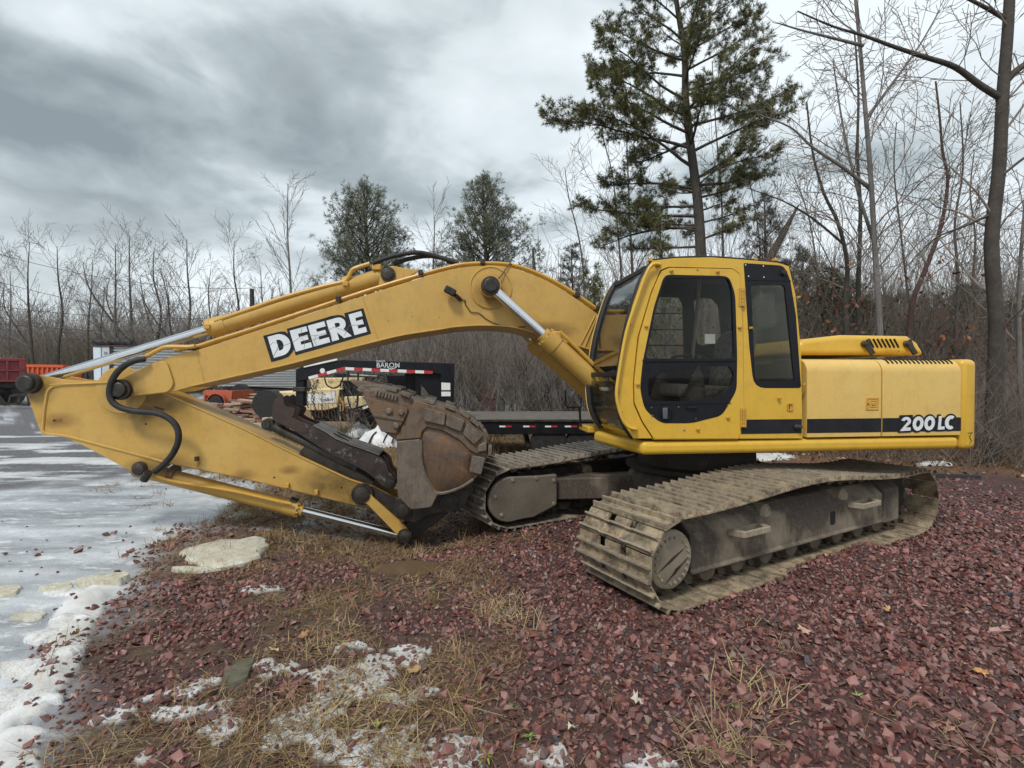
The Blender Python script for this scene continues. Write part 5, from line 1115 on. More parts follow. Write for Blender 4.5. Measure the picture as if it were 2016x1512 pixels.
def weed(px, py, s, lb, c):
    g = ground_at(px, py); n = 11; a = RNG.uniform(0, 6.28, n); d = np.stack([np.cos(a), np.sin(a), RNG.uniform(.3, 1.0, n)], -1)
    s *= .72; o = blades("green_weed", np.zeros((n, 3)), d, RNG.uniform(.6, 1.2, n) * s, np.full(n, .15 * s), WEED_M, np.array([c]) * RNG.uniform(.7, 1.3, (n, 1)), bend=.7, seed=px); o.location = (g.x, g.y, hz(g.x, g.y) + .02); tag(o, lb, "weed", "small green weeds in the gravel")
for a in ((1043, 1458, .06, "green rosette weed right of a red stone at the bottom", (.14, .24, .05)), (958, 1500, .06, "bushy green weed with yellow leaves at the bottom edge", (.20, .25, .04)), (1688, 1380, .045, "light green sprig alone on the open gravel", (.22, .30, .08)), (745, 1437, .045, "bright yellow-green weed by the grey stones and snow", (.30, .36, .05)), (709, 1312, .04, "tiny green weed on the foreground snow patch", (.16, .26, .04)), (1008, 1398, .045, "dark green weed in open gravel above the rosette weed", (.08, .13, .04)), (1445, 1400, .04, "small green weed beside the dry brown sprig", (.14, .22, .05)), (850, 1165, .05, "green grass weed near the muddy puddle", (.12, .17, .04))): weed(*a)
# ------------------------------------------------------------------ things standing in the yard behind
def WP(L, Y): return [(wall_at(a, b, Y).x, wall_at(a, b, Y).z) for a, b in L]
def gz(x, y): return hz(x, y)
WOODT = rusty("dark_deck_planks", (.10, .088, .076, 1), (.14, .122, .105, 1), (.06, .05, .045, 1), sc=4, rough=.8, metal=0)
RED_T = plain("red_reflective", (.45, .025, .03, 1), .4, var=.1, bump=0); WHITE_T = plain("white_reflective", (.72, .72, .72, 1), .4, var=.1, bump=0)
WOOD = rusty("weathered_planks", (.22, .165, .12, 1), (.32, .25, .19, 1), (.14, .10, .08, 1), sc=4, rough=.8, metal=0)
WOOD_R = rusty("red_painted_scrap_boards", (.26, .10, .08, 1), (.36, .20, .16, 1), (.15, .06, .05, 1), sc=4, rough=.8, metal=0)
WOOD_L = rusty("pale_boards", (.48, .38, .26, 1), (.42, .31, .22, 1), (.35, .26, .2, 1), sc=4, rough=.8, metal=0)
CREAM = paint("cream_machine_paint", (.62, .48, .24, 1), amt=.3, fade=(.66, .54, .32, 1), rough=.5)
# --- gooseneck trailer
TY0 = 10.0
def bx_(name, L, Y0, Y1, m, par, bevel=.01): return MB().prism(WP(L, TY0), Y0, Y1).obj(name, m, par, bevel=bevel)
TR = thing("gooseneck_trailer", "black gooseneck flatbed trailer with red and white reflective strips parked behind the excavator", "trailer", (0, 0, 0))
mb = MB()
nk = [(583, 727), (598, 719), (676, 707), (893, 715), (891, 806), (866, 803), (868, 737), (838, 733), (680, 724), (610, 746), (584, 752)]
neck = bx_("neck_beam", nk, TY0, TY0 + .22, BLACK, TR, .015)
bx_("coupler_post", [(581, 727), (597, 727), (597, 800), (581, 800)], TY0 + .02, TY0 + .20, BLACK, TR); bx_("coupler_collar", [(577, 762), (601, 762), (601, 771), (577, 771)], TY0 - .02, TY0 + .24, BLACK_STEEL, TR)
bx_("neck_gusset", [(868, 735), (810, 733), (812, 738), (858, 795), (868, 795)], TY0 + .08, TY0 + .12, BLACK, TR, .004)
bx_("tool_box", [(747, 738), (806, 736), (806, 800), (760, 800)], TY0 + .5, TY0 + 1.3, BLACK, TR, .02); bx_("landing_leg", [(790, 735), (811, 735), (811, 800), (790, 800)], TY0 + .3, TY0 + .46, BLACK, TR)
a = wall_at(598, 722, TY0 - .012); b = wall_at(664, 707.5, TY0 - .012); MB().beam(a, b, .02, .035).obj("white_strip", WHITE_T, TR)
# reflective squares: along the sloping part, then along the level beam
segs = [((608, 744), (626, 739)), ((626, 739), (644, 734)), ((644, 734), (662, 729)), ((662, 729), (680, 724))]
segs += [((680 + 17.2 * i, 725.2 + .75 * i), (680 + 17.2 * (i + 1), 725.2 + .75 * (i + 1))) for i in range(10)]
for i, (p, q) in enumerate(segs):
    a, b = wall_at(p[0], p[1] + .5, TY0), wall_at(q[0], q[1] + .5, TY0); a.y = b.y = TY0 - .004
    MB().beam(a, b, .006, .058).obj("reflective_strip", WHITE_T if i % 2 == (0 if i < 4 else 0) else RED_T, TR)
p = wall_at(741, 723.5, TY0); text_mesh("BARON", .135, DECAL_W, "lettering", TR, (p.x, TY0 - .006, p.z + .0), squash=1.0)
p = wall_at(740, 713.2, TY0); text_mesh("TRAILER", .055, WHITE_T, "lettering", TR, (p.x, TY0 - .006, p.z), squash=.9)
a = [wall_at(*p, TY0) for p in ((763, 723), (770, 727), (780, 724), (784, 717))]; MB().tube([(p.x, TY0 - .005, p.z) for p in a], .008, 5).obj("letter_swash", DECAL_W, TR)
for L in ([(869, 753), (886.5, 754), (886.5, 768), (869, 768)], [(869, 771), (887, 771), (887, 780), (869, 780)]): MB().prism(WP(L, TY0), TY0 - .005, TY0 - .001).obj("white_label", LABEL_W, TR, sm=False)
# bed: side rail, boards, tape, wheels
zt = wall_at(1000, 825, TY0).z; x0 = wall_at(905, 830, TY0).x; x1 = x0 + 5.6
MB().span((x0, TY0, zt - .30), (x1, TY0 + .12, zt - .055)).obj("side_rail", BLACK, TR, bevel=.01); MB().span((x0, TY0 + 2.2, zt - .30), (x1, TY0 + 2.32, zt - .055)).obj("side_rail", BLACK, TR, bevel=.01)
MB().span((x0, TY0 - .03, zt - .05), (x1, TY0 - .005, zt - .015)).obj("rub_rail", BLACK_STEEL, TR)
for k in range(9):
    y0 = TY0 + .02 + k * .253; MB().span((x0 - .02 * (k % 3), y0, zt - .05), (x1, y0 + .243, zt + .004 * (k % 2))).obj("deck_board", WOODT, TR, bevel=.004)
for px in (983, 1030, 1073, 1112):
    for d, m in ((0, WHITE_T), (12, RED_T)):
        a, b = wall_at(px + d, 838, TY0), wall_at(px + d + 12, 841, TY0); MB().span((a.x, TY0 - .006, b.z), (b.x, TY0 - .001, a.z)).obj("reflective_strip", m, TR)
def wheel(par, c, r, w, rim, nm="wheel", axis=(0, 1, 0), tread=True):
    mb = MB(); mb.rod([(-w / 2, r * .62), (-w / 2, r * .93), (-w * .38, r), (w * .38, r), (w / 2, r * .93), (w / 2, r * .62), (w * .3, r * .55), (-w * .3, r * .55)], c, axis, 28); o = mb.obj(nm, RUBBER, par)
    mb = MB(); mb.rod([(-w * .42, r * .6), (-w * .30, r * .55), (-w * .22, r * .3), (-w * .4, r * .22), (-w * .42, .02)], c, axis, 20); mb.obj("rim", rim, o)
    return o
for i, px in enumerate((1082, 1152, 1222)):
    c = wall_at(px, 862, TY0); wheel(TR, (c.x, TY0 + .16, .36), .37, .25, STEEL)
MB().tube([(x0 + 1.35, TY0 + .16, .36), (x0 + 1.35, TY0 + 2.2, .36)], .06, 8).obj("axle", BLACK_STEEL, TR)
# chains and hoses under the neck
def chain(pts, par, r=.02):
    P = [Vector(p) for p in pts]; mb = MB(); i = 0; tot = sum((b - a).length for a, b in zip(P, P[1:])); nl = int(tot / .055)
    for k in range(nl):
        s = tot * (k + .5) / nl; q = 0
        for a, b in zip(P, P[1:]):
            l = (b - a).length
            if q + l >= s: c = a.lerp(b, (s - q) / l); d = (b - a).normalized(); break
            q += l
        u = d.orthogonal().normalized(); w = d.cross(u); e_ = u if k % 2 else w
        mb.tube([c + d * .036 * math.cos(t) + e_ * .02 * math.sin(t) for t in [2 * math.pi * j / 8 for j in range(9)]], .006, 4, cap=False)
    return mb.obj("safety_chain", BLACK_STEEL, par)
for L in ([(612, 752), (605, 770), (604, 790), (607, 803)], [(627, 748), (618, 775), (619, 800), (624, 810)], [(626, 746), (616, 760), (614, 785), (618, 795)]):
    chain([(wall_at(*p, TY0 - .05 - .0).x, TY0 - .05, wall_at(*p, TY0).z) for p in L], TR)
for L in ([(637, 744), (642, 758), (655, 764), (668, 757), (676, 735)], [(684, 730), (683, 780), (690, 805), (698, 806), (703, 790), (703, 732)], [(704, 735), (703, 760), (701, 800)]):
    MB().tube(smooth([(wall_at(*p, TY0).x, TY0 + .05, wall_at(*p, TY0).z) for p in L], 6), .016, 6).obj("brake_hose", RUBBER, TR)
p = wall_at(635, 730, TY0); MB().rod([(0, .05), (.01, .05)], (p.x, TY0 - .001, p.z), (0, -1, 0), 14).obj("marker_lamp", LABEL_W, TR)
# --- cream paving machine behind the neck
PY = 13.5
PV = thing("paving_machine", "cream coloured paving machine with hopper and rollers behind the gooseneck of the trailer", "paver")
def pv(name, L, y0, y1, m, bevel=.02): return MB().prism(WP(L, PY), PY + y0, PY + y1).obj(name, m, PV, bevel=bevel)
hop = pv("hopper_side", [(594, 767), (668, 766), (664, 802), (640, 808), (606, 808), (594, 804)], 0, .08, CREAM)
pv("engine_cover", [(600, 744), (705, 743), (709, 766), (604, 767)], .3, 1.6, CREAM, .03); pv("top_ledge", [(620, 764), (672, 764), (672, 768), (620, 768)], .05, .3, CREAM)
pv("radiator", [(668, 749), (705, 749), (705, 781), (668, 781)], .22, .3, DARK)
for i in range(7):
    a = wall_at(671 + i * 5, 750, PY + .2); b = wall_at(671 + i * 5, 780, PY + .2); MB().beam(a, b, .02, .03).obj("grille_bar", BLACK, PV)
pv("fuel_tank", [(676, 781), (722, 780), (722, 802), (690, 806), (676, 803)], .05, .8, CREAM, .03); pv("chassis", [(596, 805), (725, 802), (740, 832), (610, 832)], .35, 1.4, FRAME_DARK)
pv("seat_deck", [(640, 735), (755, 735), (752, 745), (640, 745)], .6, 1.6, BLACK, .02)
a, b = wall_at(690, 738, PY), wall_at(742, 741, PY); MB().tube([a, b], .03, 8).obj("handrail", STEEL, PV)
pv("conveyor_arm", [(510, 772), (580, 769), (596, 771), (596, 785), (510, 790)], .1, 1.0, CREAM, .05)
c = wall_at(532, 790, PY); MB().rod([(-.55, .05), (-.55, .36), (.1, .37), (.2, .30), (.2, .02)], (c.x, PY + .3, c.z - .06), (0, 1, 0), 22).obj("conveyor_roller", RUBBER, PV)
pv("screed_plate", [(594, 777), (659, 772), (659, 793), (597, 796)], -.012, -.004, LABEL_W, 0)
p = wall_at(632.5, 792, PY); text_mesh("LeeBoy", .125, plain("dark_print", (.05, .05, .06, 1), .5), "lettering", PV, (p.x, PY - .016, p.z + .02), rot=(R(90), R(-6), 0), squash=.9)
p = wall_at(601, 796, PY); text_mesh("8812", .115, plain("grey_print", (.16, .17, .20, 1), .5), "lettering", PV, (p.x, PY - .016, p.z), rot=(R(90), R(-3), 0), squash=.9)
p = wall_at(603, 777, PY); text_mesh("ROSE WARD", .085, plain("green_print", (.10, .12, .04, 1), .5), "lettering", PV, (p.x, PY - .004, p.z), rot=(R(90), 0, 0), squash=.95)
p = wall_at(646, 754, PY + .29); text_mesh("I C", .085, DARK, "lettering", PV, (p.x, PY + .294, p.z), squash=1.6)
for px, r in ((712, .16), (735, .16), (760, .14)): c = wall_at(px, 824, PY); wheel(PV, (c.x, PY + .25, c.z), r, .2, STEEL, "guide_wheel")
a, b = wall_at(670, 815, PY - .1), wall_at(724, 800, PY - .1); MB().beam(a, b, .1, .12).obj("tow_arm", BLACK, PV); a, b = wall_at(714, 804, PY - .15), wall_at(725, 800, PY - .15); MB().beam(a, b, .02, .06).obj("white_strip", WHITE_T, PV)
for px in (612, 620, 627, 634, 646, 633): a, b = wall_at(px, 795 if px != 634 else 772, PY - .12), wall_at(px + 1, 822, PY - .12); MB().tube([a, b], .009, 4).obj("rebar_pin", plain("rust_rod", (.13, .055, .03, 1), .8), PV)
a, b = wall_at(670, 795, PY - .1), wall_at(670, 830, PY - .1); MB().tube([a, b], .018, 5).obj("stake", WOOD_L, PV)
a = [wall_at(*p, PY - .05) for p in ((669, 784), (675, 792), (676, 806), (672, 815))]; MB().tube(a, .02, 6).obj("hose", Y_LINE, PV)
# --- box trailer, corrugated side
SY = 26.0
ST = thing("box_trailer", "old corrugated aluminium box trailer with white front corner panels", "trailer")
ALU = plain("dull_aluminium", (.40, .41, .42, 1), .5, .1, c2=(.30, .30, .30, 1), scale=3, bump=.1); WPAN = plain("white_trailer_panel", (.62, .68, .76, 1), .5, var=.15, bump=0)
def sv(name, L, y0, y1, m, bevel=.01): return MB().prism(WP(L, SY), SY + y0, SY + y1).obj(name, m, ST, bevel=bevel)
sv("front_corner_panel", [(183, 683), (198, 683), (199, 749), (185, 749)], 0, .06, WPAN); p2 = sv("front_corner_panel", [(200, 682), (215, 682), (215, 747), (201, 747)], 0, .06, plain("grey_white_panel", (.48, .50, .53, 1), .5, var=.15, bump=0))
sv("corner_post", [(215, 681), (222, 681), (222, 749), (215, 749)], .0, .08, plain("dark_brown_post", (.03, .02, .018, 1), .7)); p = wall_at(205, 698, SY); text_mesh("50", .20, DARK, "lettering", ST, (p.x, SY - .008, p.z), squash=.9)
sv("trailer_body", [(184, 681), (590, 690), (590, 765), (184, 750)], .08, 2.6, ALU)
for i in range(15):
    q0 = 684 + i * 5.4; q1 = 690 + i * 4.9; a, b = wall_at(223, q0 * 1, SY + .05), wall_at(590, q1, SY + .05); MB().beam(a, b, .07, .05).obj("side_rib", ALU, ST)
a, b = wall_at(184, 680, SY), wall_at(590, 689, SY); MB().beam(a, b, .12, .07).obj("top_rail", plain("maroon_rail", (.08, .025, .025, 1), .6), ST)
sv("underframe", [(440, 763), (590, 767), (590, 778), (440, 774)], .2, 2.2, BLACK_STEEL)
for px in (466, 505, 560): c = wall_at(px, 776, SY); wheel(ST, (c.x, SY + .2, .5), .5, .35, BLACK_STEEL)
mb = MB()
T_ = thing("rolled_tarp", "black rolled tarp lying on the front of the box trailer roof", "tarp")
for k, (q0, q1, r) in enumerate((((183, 673), (234, 676), .17), ((186, 677), (212, 678), .14), ((232, 674), (262, 677), .22))):
    a, b = wall_at(*q0, SY + .4), wall_at(*q1, SY + .4); n = 10; MB().tube([a.lerp(b, i / n) + Vector((0, .05 * math.sin(i * 2 + k), .05 * math.sin(i * 1.7 + k))) for i in range(n + 1)], [r * (.75 + .3 * abs(math.sin(i * 1.3 + k))) for i in range(n + 1)], 10).obj("tarp_roll", RUBBER, T_)
a, b = wall_at(200, 676, SY + .4), wall_at(225, 678, SY + .4); MB().beam(a, b, .6, .06).obj("tarp_fold", RUBBER, T_)
# --- dump truck
DY = 31.0
MAROON = paint("maroon_truck_paint", (.19, .024, .030, 1), dirt=(.08, .04, .03, 1), amt=.4, rough=.5, chips=False)
_o = wall_at(20, 743, DY); DTA = -math.atan2(_o.x, _o.y) * -1 if False else math.atan2(-_o.x, _o.y)
DT = thing("dump_truck", "dark red dump truck seen from behind with ribbed tailgate at the edge of the yard", "truck", (_o.x, _o.y, 0), DTA)
def on_plane(px, py, o, a):
    d = ray(px, py); n = Vector((-math.sin(a), math.cos(a), 0)); r = Vector((math.cos(a), math.sin(a), 0)); t = n.dot(Vector((o.x, o.y, 0))) / n.dot(d); p = d * t
    return (r.dot(Vector((p.x - o.x, p.y - o.y, 0))), CAM_H + p.z)
def dv_(name, L, y0, y1, m, bevel=.02): return MB().prism([on_plane(*p, _o, DTA) for p in L], y0, y1).obj(name, m, DT, bevel=bevel)
dv_("dump_body", [(-60, 705), (45, 705), (51, 715), (55, 752), (-60, 752)], .05, 4.5, MAROON)
for q0, q1 in ((706, 711), (728, 731), (748, 752)): dv_("tailgate_rib", [(-60, q0), (51, q0), (51, q1), (-60, q1)], -.06, .05, MAROON)
for px in (-12, 12, 38): dv_("tailgate_post", [(px, 711), (px + (5 if px < 30 else 12), 711), (px + (5 if px < 30 else 12), 750), (px, 750)], -.06, .05, MAROON)
dv_("chassis", [(-60, 752), (40, 752), (40, 768), (-60, 768)], .4, 4, BLACK_STEEL)
for px in (2, 26, -40): c = on_plane(px, 780, _o, DTA); wheel(DT, (c[0], .6, .58), .56, .4, STEEL)
dv_("mud_flap", [(-60, 768), (-8, 768), (16, 796), (-60, 798)], -.2, -.16, plain("brown_flap", (.05, .035, .03, 1), .9))
SK = thing("skid_attachment", "black open steel frame standing on the ground beside the dump truck wheels", "frame"); q = DY - 3
[MB().beam(wall_at(*a, q), wall_at(*b, q), .1, .12).obj("frame_bar", BLACK_STEEL, SK) for a, b in (((22, 779), (55, 776)), ((18, 795), (58, 797)), ((22, 779), (18, 795)), ((40, 778), (38, 796)), ((55, 776), (58, 797)))]
MB().prism(WP([(25, 781), (38, 780), (36, 794), (22, 794)], q), q + .1, q + .14).obj("frame_plate", RUBBER, SK)
# --- orange container, more far scrap
OY = 38.0
ORN = paint("orange_container_paint", (.62, .10, .03, 1), amt=.3, rough=.5, chips=False)
OC = thing("roll_off_container", "bright orange roll-off container behind the dump truck", "container")
MB().prism(WP([(53, 719), (126, 720), (124, 752), (56, 752)], OY), OY, OY + 1.6).obj("container_body", ORN, OC, bevel=.03)
for i in range(8): a, b = wall_at(56 + i * 9.6, 722, OY - .05), wall_at(57 + i * 9.3, 750, OY - .05); MB().beam(a, b, .1, .12).obj("side_rib", ORN, OC)
a, b = wall_at(53, 720, OY - .06), wall_at(126, 721, OY - .06); MB().beam(a, b, .14, .2).obj("top_rail", ORN, OC)
# --- red utility trailer
UY = 16.0
RT = thing("utility_trailer", "small orange-red utility trailer with rounded mudguard beside the lumber piles", "trailer")
UR = paint("faded_orange_paint", (.42, .09, .045, 1), amt=.35, rough=.5, chips=False)
MB().prism(WP([(404, 768), (457, 769), (456, 788), (452, 790), (404, 778)], UY), UY, UY + .05).obj("side_panel", UR, RT, bevel=.01); MB().prism(WP([(400, 770), (404, 768), (404, 790), (400, 790)], UY), UY, UY + 1.3).obj("front_panel", UR, RT, bevel=.01)
MB().span((wall_at(404, 780, UY).x, UY + .06, wall_at(404, 790, UY).z), (wall_at(454, 780, UY).x, UY + 1.3, wall_at(404, 787, UY).z)).obj("bed_floor", BLACK_STEEL, RT)
MB().prism(WP([(455, 769), (458, 769), (458, 788), (455, 788)], UY), UY + .06, UY + 1.3).obj("tail_panel", UR, RT, bevel=.01)
mb = MB(); c = wall_at(430, 792, UY); mb.strip([(c.x + .27 * math.cos(t), c.z + .27 * math.sin(t)) for t in np.linspace(R(165), R(-10), 14)], UY - .16, UY - .01, .02); mb.obj("mudguard", UR, RT)
wheel(RT, (c.x, UY - .09, c.z - .02), .22, .15, LABEL_W); wheel(RT, (c.x, UY + 1.36, c.z - .02), .22, .15, LABEL_W)
SP = thing("tyre", "loose black truck tyre leaning behind the utility trailer", "tyre"); c = wall_at(475, 772, UY + 3); wheel(SP, (c.x, UY + 3, c.z - .05), .36, .26, BLACK_STEEL, "tyre_carcass")
# --- lumber piles and pallets
def pile(name, label, x0, x1, y0, z0, layers, per, mats, seed, L0=1.0, cat="lumber pile"):
    t = thing(name, label, cat); rg = random.Random(seed); ms = {}
    for l in range(layers):
        for k in range(per):
            L = (x1 - x0) * rg.uniform(.6, 1.05); cx = (x0 + x1) / 2 + rg.uniform(-.3, .3); y = y0 + k * .22 + rg.uniform(-.05, .05); z = z0 + l * .075 + rg.uniform(0, .03)
            m = rg.choice(mats)
            if m.name not in ms: ms[m.name] = MB().box((0, 0, 0), (1, .15, .045)).obj("plank", m, t); o = ms[m.name]
            else: o = ms[m.name].copy(); col.objects.link(o); o.parent = t
            o.location = (cx, y, z); o.scale = (L, rg.uniform(.7, 1.6), rg.uniform(.7, 1.6)); o.rotation_euler = (rg.uniform(-.1, .1), rg.uniform(-.09, .09) + .02, rg.uniform(-.2, .2))
    return t
X = lambda px, Y: wall_at(px, 780, Y).x
pile("lumber_pile", "dark red scrap board pile under the boom left of the utility trailer wheel", X(372, 14.5), X(428, 14.5), 14.5, .45, 7, 3, [WOOD_R, WOOD], 1)
pile("lumber_pile", "long pile of grey and white boards right of the utility trailer", X(455, 15.5), X(505, 15.5), 15.4, .35, 9, 3, [WOOD_L, WOOD, WOOD_R, WOOD_L], 2)
pile("lumber_pile", "low heap of broken pinkish boards in front of the long board pile", X(440, 13.2), X(515, 13.2), 13.0, .1, 6, 4, [WOOD_R, WOOD_L, WOOD], 3)
pile("lumber_pile", "reddish planks lying flat just above the arm of the excavator", X(470, 10.8), X(535, 10.8), 10.6, .04, 4, 4, [WOOD_R, WOOD_R, WOOD_L], 4)
pile("lumber_pile", "yellowish fresh boards on top beside the black roller", X(468, 17), X(512, 17), 17, .95, 3, 2, [WOOD_L], 6)
PL = thing("pallet_stack", "tall stack of pinkish worn pallets beside the black conveyor roller", "pallets")
for k in range(9):
    z = .06 + k * .12; xa_, xb_ = X(501, 13.4), X(516, 13.4)
    for j in range(3): MB().span((xa_, 13.4 + j * .42, z), (xb_ + .25, 13.5 + j * .42, z + .07)).obj("pallet_runner", WOOD_R, PL)
    MB().span((xa_ - .02, 13.38, z + .075), (xb_ + .27 + .03 * (k % 3), 14.35, z + .10)).obj("pallet_deck", WOOD_R if k % 3 else WOOD_L, PL)
BK = thing("block_stack", "cream concrete blocks stacked unevenly beside the pallets", "blocks")
rg = random.Random(9)
for k in range(16): MB().box((X(520 + (k % 4) * 7, 12.8), 12.8 + rg.uniform(-.1, .2), .10 + (k // 4) * .17), (.13, .2, .15), Matrix.Rotation(rg.uniform(-.2, .2), 3, 'Z')).obj("block", plain("pale_block", (.46, .38, .27, 1), .8), BK, bevel=.01) if k not in (15, 12) else None
# --- white torn bulk bag
def cloth(name, label, cat, x, y, rx, ry, hgt, m, seed, strap=None):
    n = 34; u, v = np.meshgrid(np.linspace(-1, 1, n), np.linspace(-1, 1, n)); r = np.sqrt(u * u + v * v)
    hh = np.clip(1 - r ** 2.4, 0, 1) * hgt * (.35 + 1.3 * fbm(u * 2 + seed, v * 2, 1.2, 4, seed)) + (np.abs(fbm(u * 2.2 + seed, v * 1.5, 1, 2, seed + 3) - .5) * .7 * hgt) * np.clip(1.15 - r, 0, 1)
    P = np.stack([x + u * rx * (1 + .15 * np.sin(v * 5 + seed)), y + v * ry, hh - .02], -1).reshape(-1, 3); k = r.reshape(-1)
    i, j = np.meshgrid(np.arange(n - 1), np.arange(n - 1), indexing='ij'); F = np.stack([i * n + j, i * n + j + 1, (i + 1) * n + j + 1, (i + 1) * n + j], -1).reshape(-1, 4)
    F = F[(k[F] < 1.04).all(1)]; me = raw_mesh(name, P, F, m, flat=False); o = raw_obj(name, me); return tag(o, label, cat)
BAGM = plain("white_woven_plastic", (.70, .71, .72, 1), .55, c2=(.5, .5, .5, 1), scale=5, bump=.2)
g = ground_at(752, 879); b1 = cloth("bulk_bag", "large torn white bulk bag with black straps lying on dry grass", "bag", g.x, g.y + .3, .68, .5, .36, BAGM, 3)
for d in (-.22, .12, .33): MB().tube(smooth([(g.x + d - .06, g.y - .13, .10), (g.x + d, g.y - .02, .27), (g.x + d + .08, g.y + .18, .36), (g.x + d + .1, g.y + .5, .30)], 4), .022, 5).obj("strap", RUBBER, b1)
g = ground_at(700, 868); cloth("bulk_bag", "smaller crumpled white sack left of the large torn bag", "bag", g.x, g.y + .3, .42, .35, .36, BAGM, 8)
g = ground_at(905, 868); 
# --- rusty grate, posts, board, timber, dead weeds
RG = thing("steel_grating", "tall dark maroon rusty steel grating standing in the brush beyond the trailer bed", "grating"); GM = plain("maroon_rust", (.055, .018, .016, 1), .85, c2=(.09, .035, .025, 1))
for i in range(8): a, b = wall_at(949 + i * 3.6, 766 + (i % 2), 13.5), wall_at(948 + i * 3.7, 836, 13.5); MB().beam(a, b, .035, .03).obj("upright_bar", GM, RG)
for py in (767, 786, 803, 816): a, b = wall_at(947, py, 13.55), wall_at(977, py + 1, 13.55); MB().beam(a, b, .02, .03).obj("cross_bar", GM, RG)
for px, w in ((996, 2), (1000, 2), (978, 1.5), (1014, 1.5)): a, b = wall_at(px, 797, 13), wall_at(px, 838, 13); tag(MB().beam(a, b, .03, w * .014).obj("fence_stake", plain("pale_green_steel", (.20, .27, .18, 1), .6)), {996: "wider pale green steel stake in the brush", 1000: "pale green stake close to the wider one", 978: "thin green stake beside the rusty grating", 1014: "thin green stake on the open side of the stakes"}[px], "stake", "green stakes in the brush")
MB_ = MB(); a, b = wall_at(905, 812, 12.6), wall_at(945, 815, 12.6); tag(MB_.beam(a, b, .7, .05).obj("white_board", plain("white_sheet", (.62, .63, .64, 1), .6, var=.2)), "weathered white board lying flat beside the rusty grating", "board")
g = ground_at(1850, 941); tag(MB().box((g.x + .1, g.y, gz(g.x, g.y) + .03), (.95, .12, .06), Matrix.Rotation(-.22, 3, 'Z')).obj("timber", plain("charred_timber", (.035, .033, .032, 1), .8)), "dark timber beam lying at the edge of the leaf litter", "timber")
g = ground_at(1838, 917); slab("snow_lump", "small leftover snow patch behind the track end", "snow", g.x, g.y, .28, .2, .06, SNOWM, 51); g = ground_at(1500, 904); slab("snow_lump", "white snow remnant seen under the counterweight side", "snow", g.x, g.y, .7, .35, .06, SNOWM, 52)
# --- power lines and the stub pole
for i, (p, q, zsag) in enumerate((((-40, 489), (520, 566), 1.2), ((-40, 545), (520, 640), .8), ((-40, 598), (520, 622), .7), ((-40, 632), (520, 645), .7))):
    a, b = wall_at(*p, 44), wall_at(*q, 52); tag(MB().tube([a.lerp(b, t) - Vector((0, 0, zsag * 4 * t * (1 - t))) for t in np.linspace(0, 1, 13)], .022, 5).obj("power_line", RUBBER), ["highest overhead wire sloping across the bare trees", "second overhead wire from the top", "third overhead wire from the top, nearly level", "lowest overhead wire, level across the bare trees"][i], "wire", "overhead wires over the far yard")
UP = thing("utility_pole", "short dark wooden pole top rising behind the excavator arm cylinder", "pole"); a = wall_at(496, 569, 40); MB().cyl((a.x, 40, 0), (a.x, 40, a.z), .17, 10).obj("pole_shaft", plain("creosote_pole", (.05, .04, .033, 1), .9), UP); MB().box((a.x - .1, 39.8, a.z - 2.2), (.25, .2, .5)).obj("pole_fitting", BLACK_STEEL, UP)
# ------------------------------------------------------------------ trees and brush
def bark(name, a, b, c): return rusty(name, a, b, c, sc=3.5, rough=.9, metal=0, bump=.8)
BARK_D = bark("dark_bark", (.045, .038, .032, 1), (.07, .06, .05, 1), (.10, .09, .078, 1)); BARK_G = bark("grey_bark", (.13, .12, .11, 1), (.19, .18, .168, 1), (.09, .08, .07, 1))
BARK_M = bark("brown_bark", (.075, .062, .052, 1), (.11, .095, .082, 1), (.05, .042, .036, 1)); TWIG_G = bark("grey_twigs", (.20, .18, .17, 1), (.26, .24, .225, 1), (.14, .125, .115, 1)); TWIG_B = bark("brown_twigs", (.17, .135, .11, 1), (.25, .205, .17, 1), (.11, .09, .075, 1))
def tubes(parts):
    """parts: list of (points (n,3), radii (n), sides) -> vertices, quads"""
    by = {}
    for p, r, s in parts: by.setdefault((len(p), s), []).append((p, r))
    VV, FF, k0 = [], [], 0
    for (n, s), L in by.items():
        P = np.array([a for a, _ in L], float); Rr = np.array([b for _, b in L], float); m = len(L)
        T = np.empty_like(P); T[:, 1:-1] = P[:, 2:] - P[:, :-2]; T[:, 0] = P[:, 1] - P[:, 0]; T[:, -1] = P[:, -1] - P[:, -2]
        T /= np.linalg.norm(T, axis=2, keepdims=True) + 1e-9
        mean = T.mean(1); ref = np.where(np.abs(mean[:, 2:3]) > .7, np.array([[1., 0, 0]]), np.array([[0, 0, 1.]]))[:, None]
        U = np.cross(T, ref); U /= np.linalg.norm(U, axis=2, keepdims=True) + 1e-9; Wv = np.cross(T, U)
        a = np.arange(s) * 2 * np.pi / s
        v = P[:, :, None] + (U[:, :, None] * np.cos(a)[None, None, :, None] + Wv[:, :, None] * np.sin(a)[None, None, :, None]) * Rr[:, :, None, None]
        i, j = np.meshgrid(np.arange(n - 1), np.arange(s), indexing='ij'); j2 = (j + 1) % s
        f = np.stack([i * s + j, i * s + j2, (i + 1) * s + j2, (i + 1) * s + j], -1).reshape(-1, 4)
        FF.append((f[None] + (np.arange(m) * n * s)[:, None, None] + k0).reshape(-1, 4)); VV.append(v.reshape(-1, 3)); k0 += m * n * s
    return np.concatenate(VV), np.concatenate(FF)
def rot_about(d, ang, rg):
    u = d.orthogonal().normalized(); a = rg.uniform(0, 6.283); s = u * math.cos(a) + d.cross(u) * math.sin(a)
    return (d * math.cos(ang) + s * math.sin(ang)).normalized()
